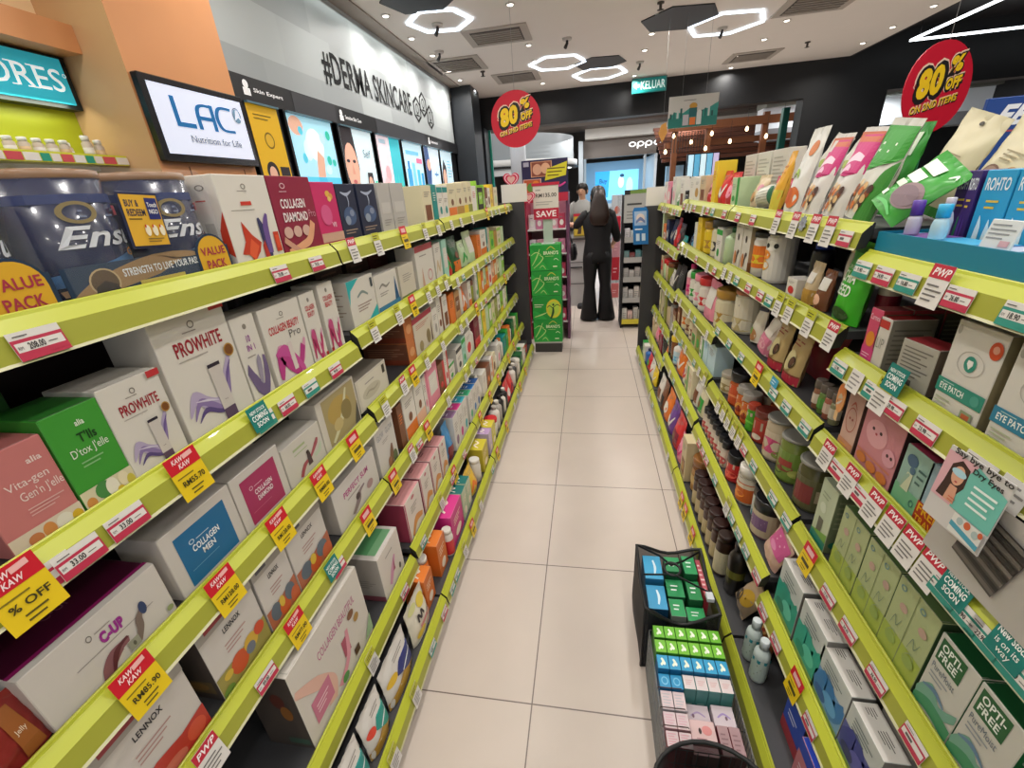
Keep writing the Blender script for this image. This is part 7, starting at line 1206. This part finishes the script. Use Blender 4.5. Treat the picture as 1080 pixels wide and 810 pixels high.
for z in (.2, .45, .7, .95, 1.2):
    b = MB(); b.box(-.634, 4.82, z, -.226, 5.179, z+.015, 'd8d0d0'); os_(b, 'shelf')
    for k in range(5):
        c = ('d8a0b0', 'b83a5a', 'e0d0d4', 'c87a9a', 'd8c8d0')[(k+int(z*10)) % 5]; x = -.62+.078*k
        box_thing(x, 4.84, z+.016, x+.07, 4.9, z+.16, '%s carton on the promotion stand, %s of five, %s shelf' % (('pink', 'crimson', 'white', 'rose', 'pale lilac')[(k+int(z*10)) % 5], NTH[k], {.2: 'lowest', .45: 'second lowest', .7: 'middle', .95: 'fourth', 1.2: 'top'}[z]), c, fart=[('e', .5, .4, .3, .2, 'e8e0dc'), ('f', .2, .7, .8, .85, 1, '8a6a74')], name='gift_carton', grp='cartons on the promotion stand')
# white topper boards at the rack ends, pink heart signs
for side, x0, x1, y, z0, z1, d in (('L', -.80, -.56, 4.35, 1.5055, 1.66, 'white blank board on the end of the left rack'), ('R', .50, .70, 4.246, 1.4005, 1.55, 'white blank board on the end of the right rack')):
    b = MB(); b.box(x0, y-.004, z0, x1, y+.004, z1, 'd8d4cc', ch=.001); thing_mesh(b, 'header_board', d, 'board', None)
for cx, cz, y, s, d in ((-.70, 1.70, 4.35, .075, 'pink heart shaped outline sign on the left rack\'s end'), (-.545, 1.54, 4.36, .06, 'pink heart shaped outline sign beside the price card')):
    b = MB()
    heart = [(16*math.sin(t)**3/16, (13*math.cos(t)-5*math.cos(2*t)-2*math.cos(3*t)-math.cos(4*t))/16) for t in [2*PI*k/28 for k in range(28)]]
    H = lambda r, yy: [(cx+s*r*u, yy, cz+s*r*v) for u, v in heart]
    b.loft([H(1, y-.002), H(1, y+.002)], mat('c81c4a', .35), smooth=False)
    for r, c, k in ((.84, 'e8c8d0', 1), (.72, 'c81c4a', 2), (.5, 'd8a8a0', 3)): b.poly([(a, y-.002-.0004*k, e) for a, _, e in H(r, 0)], c)
    thing_mesh(b, 'heart_sign', d, 'sign', 'pink heart signs')
# blue pack hanging on the right rack's end
b = MB(); S0 = lambda u, v, o: Vector((.385+.13*u+.02*(1-v), 4.205+.012*v-o, 1.085+.31*v))
b.loft([[S0(u, v, .006) for u, v in ((0, 0), (1, 0), (1, .9), (.9, 1), (.1, 1), (0, .9))], [S0(u, v, -.006) for u, v in ((0, 0), (1, 0), (1, .9), (.9, 1), (.1, 1), (0, .9))]], mat('1f6fb0', .35), smooth=False)
art(b, [('r', .1, .52, .9, .9, '9ab4d4'), ('e', .5, .72, .28, .12, 'd8c8c0'), ('w', [(.2, .6), (.5, .7), (.8, .6)], [.03, .05, .03], '6a7aa8'), ('f', .12, .38, .88, .47, 1, 'e8f0f6'), ('r', .18, .1, .42, .3, 'c8dcec'), ('r', .56, .1, .8, .3, 'c8dcec')], S0, lift=.0065)
thing_mesh(b, 'hanging_pack', 'bright blue pack hanging on the right rack\'s far end', 'pack')
# dark shelf unit on the right, beyond the rack
o = empty('shelf_unit', (.53, 5.35, 0)); tag(o, 'dark narrow shelf unit with white header beyond the right rack', 'shelving')
b = MB(); b.box(.385, 5.2, 0, .40, 5.55, 1.48, black); b.box(.66, 5.2, 0, .68, 5.55, 1.48, black); b.box(.40, 5.53, 0, .66, 5.55, 1.48, black); os_(b, 'frame')
b = MB(); b.box(.385, 5.185, 1.2, .68, 5.199, 1.53, 'b8b8b4'); S = flat((.385, 5.1845, 1.2), (.295, 0, 0), (0, 0, .33)); art(b, [('r', .0, .88, 1, 1, '7a9a4a'), ('r', 0, .86, .2, 1, '2a2a2c'), ('f', .1, .5, .9, .66, 1, '4a4a4a'), ('f', .1, .1, .9, .4, 3, '8a8a88')], S); os_(b, 'header')
zs = (.06, .32, .56, .78, 1.0)
for i, z in enumerate(zs):
    b = MB(); b.box(.401, 5.2, z, .659, 5.529, z+.015, '3a3a3c'); b.box(.401, 5.19, z-.01, .659, 5.199, z+.05, 'd8c83a' if i == 0 else 'b4b2ae'); os_(b, 'shelf')
    for k in range(4):
        x = .405+.063*k; c = [('c8c4bc', 'd8b8b0', 'b8b4ac', 'd0ccc4'), ('b8b4b0', 'c8c4c0', 'd0c8c0', 'b8b0a8'), ('a8a4a0', 'c8c0bc', 'b0a8a4', 'c0bcb8'), ('6a8a8a', '8a4a4a', '5a8a90', '3a6a70'), ('d0ccd0', 'c8d0d0', 'b8a8b0', 'd0d0d4')][i][k]
        h = (.16, .15, .13, .1, .12)[i]*(1, .8, 1.05, .9)[k]
        box_thing(x, 5.215, z+.0155, x+.055, 5.3, z+.0155+h, 'small pale carton on the dark shelf unit, %s of four, %s level' % (NTH[k], ('lowest', 'second', 'third', 'fourth', 'top')[i]), c, fart=[('f', .15, .3, .85, .7, 3, '8a8a88')], name='cosmetic_carton', grp='cartons on the dark shelf unit')
# clear panel with red hanging packs
b = MB(); b.box(.44, 6.35, .02, .45, 7.2, 1.45, mat('c8d0d4', .1, alpha=.45)); thing_mesh(b, 'clear_screen', 'clear panel beside the walkway beyond the aisle', 'panel')
for k, (z, h, c, d) in enumerate(((1.05, .2, 'b81c34', 'red hanging pack beside the dark shelf unit, top one'), (.78, .24, 'c8909a', 'pink hanging pack beside the dark shelf unit'), (.5, .28, 'b82434', 'large red hanging pack beside the dark shelf unit'), (.28, .18, 'c86a6a', 'rose hanging pack beside the dark shelf unit, lowest'))):
    b = MB(); z = 1.59-(1.59-z)*1.125; h *= 1.125; b.box(.325, 6.3, z, .43, 6.33, z+h, c, ch=.004); art(b, [('f', .2, .3, .8, .6, 2, 'e0b0b4')], flat((.325, 6.2995, z), (.105, 0, 0), (0, 0, h))); thing_mesh(b, 'hanging_pack', d, 'pack', 'packs hanging beside the dark shelf unit')
# cashier counter
o = empty('cashier_counter', (-.35, 6.6, 0)); tag(o, 'white cashier counter with dark top at the far end', 'counter')
b = MB(); b.box(-.9, 6.35, 0, -.03, 6.9, .93, mat('b4b2b0', .4)); 
for z in (.32, .62): b.box(-.9, 6.345, z, -.03, 6.3495, z+.012, '6a6866')
os_(b, 'cabinet'); b = MB(); b.box(-.92, 6.32, .93, -.01, 6.93, .96, mat('4a4644', .4)); os_(b, 'worktop'); b = MB(); b.box(-.3, 6.325, .55, -.08, 6.344, .565, black); os_(b, 'handle')
b = MB(); b.box(-.2, 6.5, .961, -.03, 6.512, 1.26, '8a7a2c'); art(b, [('r', .05, .05, .95, .95, 'c8a83a'), ('p', [(.3, .1), (.6, .1), (.75, .8), (.5, .9)], '4a3a2a'), ('r', 0, .88, 1, 1, 'b82434')], flat((-.2, 6.4995, .961), (.17, 0, 0), (0, 0, .3))); thing_mesh(b, 'counter_sign', 'small yellow poster standing on the cashier counter', 'sign')
b = MB(); b.box(.03, 6.9, 1.0, .16, 6.93, 1.50, mat('17191d', .3), ch=.004); b.box(.08, 6.91, .0, .11, 6.92, 1.0, mat('2a2a2c', .4)); thing_mesh(b, 'display_monitor', 'dark back of a monitor on a post near the cashier', 'monitor')
for i, (x, y, z0, h, c, d) in enumerate(((.2, 7.0, 0, 1.3, 'a8b0b8', 'grey poster stand left of the walkway screen'), (.36, 7.4, 0, 1.45, 'b8bcc0', 'pale poster stand with red spot near the shop front'))):
    b = MB(); b.box(x, y, 0, x+.17, y+.03, h, c, ch=.003); art(b, [('e', .5, .85, .25, .04, 'b86a5a'), ('f', .15, .5, .85, .75, 4, '7a848c')], flat((x, y-.0005, 0), (.17, 0, 0), (0, 0, h))); thing_mesh(b, 'poster_stand', d, 'sign')
# shoes / bag on floor near the counter
b = MB(); b.loft([[(-.10+.05*math.cos(t)*r, 6.22+.07*math.sin(t)*r, z) for t in [2*PI*k/14 for k in range(14)]] for r, z in ((1, .002), (1.1, .03), (.8, .06), (.3, .07))], mat('17171a', .6)); thing_mesh(b, 'floor_bundle', 'small black bundle on the floor before the counter', 'bag')
# hanging signs
def disc(c, r, nrm_yaw, desc, z):
    b = MB(); n = 40
    U = Vector((math.cos(nrm_yaw), math.sin(nrm_yaw), 0)); N = Vector((math.sin(nrm_yaw), -math.cos(nrm_yaw), 0)); C = Vector(c)
    P = lambda rr, o: [C+U*(rr*math.cos(2*PI*k/n))+Vector((0, 0, rr*math.sin(2*PI*k/n)))+N*o for k in range(n)]
    b.loft([P(r, .003)[::1], P(r, -.003)], mat('c0152f', .4), smooth=False)
    S = flat(C-U*r-Vector((0, 0, r))+N*.0032, U*2*r, (0, 0, 2*r)); Sk = lambda u, v, o: S(u, v+.22*(u-.5), o)
    ye, bk = 'e8c01c', '1a1416'
    for lay, (bold, cc) in enumerate(((9, 'e8c9b0'), (7.6, bk), (2.5, ye))):
        for t, x0, y0, x1, y1 in (('80', .19, .43, .55, .76), ('%', .61, .62, .79, .80), ('OFF', .61, .44, .83, .57), ('ON 2ND ITEMS', .17, .285, .83, .365)):
            bb = bold if len(t) < 6 else (5, 3.6, .8)[lay]
            gx = .022*(bb-(2.5 if len(t) < 6 else .8))*(y1-y0)/.75
            dx, dy = (.008, -.010) if lay == 1 else (0, 0)
            art(b, [('t', t, x0-gx+dx, y0-gx+dy, x1+gx+dx, y1+gx+dy, cc, bb)], Sk, lift=.0004+.0006*lay)
    b.tube([C+Vector((0, 0, r)), Vector((c[0], c[1], z))], .0015, 'a8a8a8', 5)
    thing_mesh(b, 'round_sale_sign', desc, 'sign', 'round hanging sale signs')
disc((-.62, 4.3, 2.166), .215, -.0, 'round red eighty percent off sign hanging over the left rack\'s end', 2.998)
a = CO+(at(988, 93, 1, 3.0)-CO)*1.0
disc(a, .205, .35, 'round red eighty percent off sign hanging at the right, before dark ceiling', 2.998)
b = MB(); b.box(.63, 7.78, 2.80, 1.12, 7.82, 2.985, mat('0f7a78', .4)); art(b, [('r', .02, .05, .98, .95, mat('0f8480', .4, emit=.25)), ('p', [(.04, .5), (.14, .75), (.14, .6), (.22, .6), (.22, .4), (.14, .4), (.14, .25)][::-1], mat('d8f4f0', .4, emit=.5)), ('t', 'KELUAR', .26, .22, .96, .78, mat('d8f4f0', .4, emit=.5), 1)], flat((.63, 7.7795, 2.80), (.49, 0, 0), (0, 0, .185)))
thing_mesh(b, 'exit_sign', 'green exit sign with white letters below the ceiling', 'sign')
# hanging picture panel
b = MB(); c0 = at(704, 136, 1, 5.2); c1 = at(759, 97, 1, 5.2); W_, H_ = c1.x-c0.x, c1.z-c0.z
b.box(c0.x, 5.2, c0.z, c0.x+W_, 5.212, c0.z+H_, 'c4c2bc'); S = flat((c0.x, 5.1995, c0.z), (W_, 0, 0), (0, 0, H_))
art(b, [('r', 0, 0, 1, .32, '16766c'), ('p', [(0, .3), (.12, .5), (.3, .46), (.45, .62), (.6, .48), (.8, .55), (1, .72), (1, .3)], '2a8a80')]+[('r', .03+.07*k, .3, .07+.07*k, .46+.05*((k*5) % 4), ('0f4f4a', '1a6a62', 'b8c8c4')[k % 3]) for k in range(13) if not 4 <= k <= 8]+[('e', .5, .66, .08, .1, 'b88a2a'), ('r', .42, .32, .58, .6, '0f5a60'), ('r', .3, .06, .42, .4, 'b8b4bc'), ('r', .44, .06, .56, .3, 'd8722a'), ('r', .58, .06, .68, .42, 'd0d4d0'), ('e', .63, .44, .05, .08, 'd0d4d0'), ('f', .3, .82, .68, .88, 1, '6a6a68')], S)
for x in (c0.x+.12, c0.x+W_-.12): b.tube([(x, 5.206, c0.z+H_), (x, 5.206, 2.998)], .0012, '8a8a8a', 5)
thing_mesh(b, 'hanging_poster', 'hanging picture panel of teal bottles beyond the right rack', 'sign')
b = MB(); p = at(699, 140, 1, 5.3); b.loft([[(p.x+dx*.9, 5.3, p.z+dz*.9) for dx, dz in ((0, -.1), (.05, 0), (.03, .1), (-.02, .08), (-.05, 0))], [(p.x+dx*.9, 5.306, p.z+dz*.9) for dx, dz in ((0, -.1), (.05, 0), (.03, .1), (-.02, .08), (-.05, 0))]], mat('d89a4a', .4), smooth=False); b.tube([(p.x, 5.303, p.z+.08), (p.x, 5.303, 2.998)], .0012, '8a8a8a', 5); thing_mesh(b, 'hanging_ornament', 'small orange hanging cut-out beside the picture panel', 'decoration')
# blue shop topper at the right edge
b = MB(); b.box(1.225, 1.80, 1.46, 1.775, 1.815, 1.755, '16418a', ch=.002); S = flat((1.225, 1.7995, 1.455), (.55, 0, 0), (0, 0, .30))
art(b, [('t', 'EBENE', .05, .74, .47, .93, 'e8ecf2', 2, .12), ('r', .04, .68, .9, .695, 'b84a5a'), ('f', .22, .36, .8, .52, 1, 'a8b4cc')], S); b.box(1.26, 1.801, .0, 1.29, 1.814, 1.465, 'c8c8c8'); b.box(1.1, 1.7, 0, 1.7, 1.95, .02, '5a5a5c'); thing_mesh(b, 'brand_topper', 'blue brand board with white capitals at the photo\'s right edge', 'sign')
# two boards lean in the far left corner
# ---------------------------------------------------------------- people
skinc = mat('c99a7e', .5); hairc = mat('17120f', .45); blackcl = mat('101012', .75); navy = mat('181c28', .7)
def skin_body(name, J, E, parent):
    """one continuous body grown round a skeleton: J joint -> (position, radius), E bones"""
    names = list(J); me = bpy.data.meshes.new(name); me.from_pydata([J[k][0] for k in names], [(names.index(a), names.index(b_)) for a, b_ in E], [])
    me.materials.append(skinc); o = bpy.data.objects.new(name, me); COL.objects.link(o); o.parent = parent
    m = o.modifiers.new('Skin', 'SKIN'); s = o.modifiers.new('Subdivision', 'SUBSURF'); s.levels = 2; s.render_levels = 2
    for i, k in enumerate(names):
        v = me.skin_vertices[0].data[i]; r = J[k][1]; v.radius = r if hasattr(r, '__len__') else (r, r); v.use_root = (k == 'pelvis')
    m.use_smooth_shade = True
    return o
def ell(c, rx, ry, n=20): return [(c[0]+rx*math.cos(2*PI*k/n), c[1]+ry*math.sin(2*PI*k/n), c[2]) for k in range(n)]
def hand(o, wrist, fwd, side, m):
    """palm, four bent fingers of different lengths and a thumb from the side"""
    b = MB(); f = Vector(fwd).normalized(); s = Vector(side).normalized(); w = Vector(wrist); dn = f.cross(s)
    b.tube([w, w+f*.03, w+f*.075], [.018, .024, .026], m, 10, flat=.5)
    for k, L in enumerate((.062, .07, .066, .052)):
        p = w+f*.072+s*(.027-.018*k); b.tube([p, p+f*L*.5, p+f*L*.85-dn*.012, p+f*L-dn*.022], [.0085, .008, .0075, .006], m, 8)
    p = w+f*.03+s*.026; b.tube([p, p+f*.025+s*.022, p+f*.055+s*.028], [.010, .009, .007], m, 8)
    return b.build('hand', o)
def person(loc, yaw, H, desc, top, left_arm, right_arm, flare=True, hair='long', mask=False, lower=True, name='person'):
    """faces local +y; arms given as elbow and wrist points"""
    k = H/1.6; o = empty(name, loc, yaw); o.scale = (k, k, k); tag(o, desc, 'person')
    J = {'pelvis': ((0, 0, .84), (.125, .095)), 'waist': ((0, .005, .98), (.105, .08)), 'chest': ((0, 0, 1.17), (.13, .09)), 'neckbase': ((0, -.005, 1.315), (.07, .06)), 'neck': ((0, .005, 1.37), .045), 'jaw': ((0, .03, 1.425), (.052, .058)), 'head': ((0, .022, 1.485), (.074, .092)), 'crown': ((0, .012, 1.555), (.062, .075)),
         'shl': ((-.15, 0, 1.27), .048), 'shr': ((.15, 0, 1.27), .048), 'ell': (left_arm[0], .036), 'wrl': (left_arm[1], .024), 'elr': (right_arm[0], .036), 'wrr': (right_arm[1], .024),
         'hipl': ((-.085, 0, .78), .085), 'hipr': ((.085, 0, .78), .085), 'knl': ((-.095, .01, .44), .052), 'knr': ((.10, .01, .44), .052), 'anl': ((-.10, -.01, .085), .034), 'anr': ((.12, -.03, .085), .034), 'tol': ((-.10, .10, .035), .03), 'tor': ((.13, .08, .035), .03)}
    E = [('pelvis', 'waist'), ('waist', 'chest'), ('chest', 'neckbase'), ('neckbase', 'neck'), ('neck', 'jaw'), ('jaw', 'head'), ('head', 'crown'), ('chest', 'shl'), ('chest', 'shr'), ('shl', 'ell'), ('ell', 'wrl'), ('shr', 'elr'), ('elr', 'wrr'), ('pelvis', 'hipl'), ('pelvis', 'hipr'), ('hipl', 'knl'), ('hipr', 'knr'), ('knl', 'anl'), ('knr', 'anr'), ('anl', 'tol'), ('anr', 'tor')]
    skin_body('body', J, E, o)
    # face
    b = MB(); b.loft([ell((0, .108, 1.455), .012, .014, 8), ell((0, .118, 1.462), .011, .014, 8), ell((0, .106, 1.495), .005, .008, 8)], skinc); b.build('nose', o)
    for s in (-1, 1):
        b = MB(); b.lathe([(.002, -.004), (.007, 0), (.002, .004)], mat('1a1412', .3), 8, s*.03, .108); e = b.build('eye', o); e.location = (0, 0, 1.492)
        b = MB(); b.loft([ell((s*.078, .012, 1.45), .006, .012, 8), ell((s*.084, .01, 1.475), .008, .018, 8), ell((s*.08, .008, 1.5), .005, .012, 8)], skinc); b.build('ear', o)
    if mask:
        b = MB(); b.loft([[(.062*math.sin(t), .02+.098*math.cos(t), z) for t in [-1.3+2.6*i/10 for i in range(11)]] for z in (1.405, 1.44, 1.475)], mat('5f86a8', .7), closed=False, cap=False); b.build('face_mask', o)
    else:
        b = MB(); b.tube([(-.022, .103, 1.432), (0, .11, 1.43), (.022, .103, 1.432)], .005, mat('9a4f48', .5), 6); b.build('mouth', o)
    # top: shirt body and sleeves
    b = MB(); b.loft([ell((0, 0, z), rx, ry) for z, rx, ry in ((.735, .165, .125), (.80, .178, .135), (.9, .165, .125), (1.0, .15, .115), (1.12, .172, .122), (1.22, .192, .118), (1.29, .165, .095), (1.335, .085, .075), (1.355, .066, .066))], top)
    b.build('shirt', o)
    for (sh, (el, wr)) in (((-.15, 0, 1.275), left_arm), ((.15, 0, 1.275), right_arm)):
        b = MB(); S, Eb, Wr = Vector(sh), Vector(el), Vector(wr); cut = Eb+(Wr-Eb)*(.12 if not mask else .5)
        b.tube([S+Vector((-.03 if sh[0] > 0 else .03, 0, .01)), S, (S+Eb)/2, Eb, cut], [.06, .064, .056, .05, .046], top, 14); b.build('sleeve', o)
        f = (Wr-Eb).normalized(); sd = f.cross(Vector((0, 0, 1))); hand(o, Wr, f, sd if sd.length > .1 else (1, 0, 0), skinc)
    if lower:
        for s, kn, an in ((-1, J['knl'][0], J['anl'][0]), (1, J['knr'][0], J['anr'][0])):
            b = MB(); fl = .115 if flare else .07
            b.loft([ell((s*.045, 0, .86), .115, .12), ell((s*.082, 0, .78), .098, .115), ell((s*.09, 0, .62), .086, .09), ell((kn[0], kn[1], kn[2]), .068, .072), ell(((kn[0]+an[0])/2, 0, .26), .085 if flare else .06, .085), ell((an[0], an[1]+.02, .02), fl, fl*1.15)], top if flare else blackcl); b.build('trouser_leg', o)
            b = MB(); b.loft([ell((an[0]+s*.005, an[1]+.05, .001), .038, .10), ell((an[0]+s*.005, an[1]+.05, .022), .04, .105), ell((an[0], an[1]+.03, .06), .034, .07)], blackcl); b.build('shoe', o)
    # hair
    b = MB()
    b.loft([ell((0, y, z), rx, ry) for z, y, rx, ry in ((1.43, -.035, .066, .05), (1.46, -.02, .082, .082), (1.50, -.006, .088, .098), (1.54, .004, .084, .096), (1.575, .006, .066, .078), (1.595, .004, .035, .042), (1.60, .003, .01, .01))], hairc)
    if hair == 'long':
        b.loft([ell((0, y, z), rx, ry) for z, y, rx, ry in ((1.55, -.07, .04, .03), (1.48, -.085, .07, .04), (1.40, -.09, .10, .04), (1.30, -.125, .118, .028), (1.24, -.136, .115, .022), (1.19, -.136, .095, .014), (1.165, -.134, .06, .008))], mat('2a1a12', .4))
    b.build('hair', o)
    return o
p1 = person((.115, 5.62, 0), .12, 1.60, 'woman in black seen from behind, flared trousers, reaching left', blackcl, ((-.25, .07, 1.17), (-.44, .15, 1.20)), ((.24, .02, 1.0), (.20, .16, .90)))
b = MB(); b.loft([ell((-.305, -.02, z), rx, ry, 16) for z, rx, ry in ((.78, .05, .12), (.84, .062, .14), (.94, .05, .13), (.97, .03, .11))], mat('18171a', .4)); o = b.build('handbag', None); o.location = (.115, 5.62, 0); 
q = MB(); q.tube([(-.305, -.06, .965), (-.35, -.01, 1.08), (-.36, .025, 1.18), (-.36, .11, 1.272), (-.36, .2, 1.18), (-.34, .15, 1.06), (-.305, .05, .965)], .006, mat('26252a', .4), 8); q.build('strap', o); q = MB(); q.box(-.37, -.04, .86, -.366, .0, .92, mat('a8a8b0', .3, metal=.6)); q.build('buckle', o)
tag(o, 'black handbag hanging at the left side of the woman in black', 'handbag')
person((-.475, 7.17, 0), -1.25, 1.62, 'cashier with long dark hair and blue face mask behind the counter', navy, ((-.24, .08, 1.04), (-.2, .28, 1.0)), ((.24, .08, 1.04), (.2, .28, 1.0)), flare=False, hair='long', mask=True)
person((-.09, 7.72, 0), 2.9, 1.66, 'distant person with short black hair behind the cashier area', mat('9a9894', .7), ((-.22, .04, 1.02), (-.18, .2, .96)), ((.22, .04, 1.02), (.18, .2, .96)), flare=False, hair='short')
# ---------------------------------------------------------------- light: the recessed lamps, those behind the camera too, the lit panel, the mall
finish_labels()
grid = list(LPOS)
for x, y in [(a, c) for a in (-1.4, -.45, .5, 1.45, 2.6) for c in (-1.5, -.2, 1.1, 2.3, 3.5)]: grid.append((x, y)); 
for i, (x, y) in enumerate(grid):
    ld = bpy.data.lights.new('downlight_lamp', 'AREA'); ld.shape = 'DISK'; ld.size = .16; ld.energy = 11; ld.color = (1, .96, .905); ld.spread = 2.7
    lo = bpy.data.objects.new('downlight_lamp', ld); COL.objects.link(lo); lo.location = (x, y, ZC-.02)
ld = bpy.data.lights.new('panel_lamp', 'AREA'); ld.shape = 'RECTANGLE'; ld.size = .1; ld.size_y = 4.4; ld.energy = 6; ld.color = (.92, 1, .97)
lo = bpy.data.objects.new('panel_lamp', ld); COL.objects.link(lo); lo.location = (XW+.06, 4.6, ZC-.03); lo.rotation_euler = (0, -.25, 0)
ld = bpy.data.lights.new('niche_lamp', 'AREA'); ld.shape = 'RECTANGLE'; ld.size = .02; ld.size_y = 1.2; ld.energy = 2.2; ld.color = (.95, 1, .8)
lo = bpy.data.objects.new('niche_lamp', ld); COL.objects.link(lo); lo.location = (-2.03, 1.15, 2.03); lo.rotation_euler = (0, .5, 0)
w = bpy.data.worlds.new('World'); SC.world = w; w.use_nodes = True
bg = w.node_tree.nodes['Background']; bg.inputs['Color'].default_value = (.95, .97, 1, 1); bg.inputs['Strength'].default_value = .8
vs.exposure = -.72
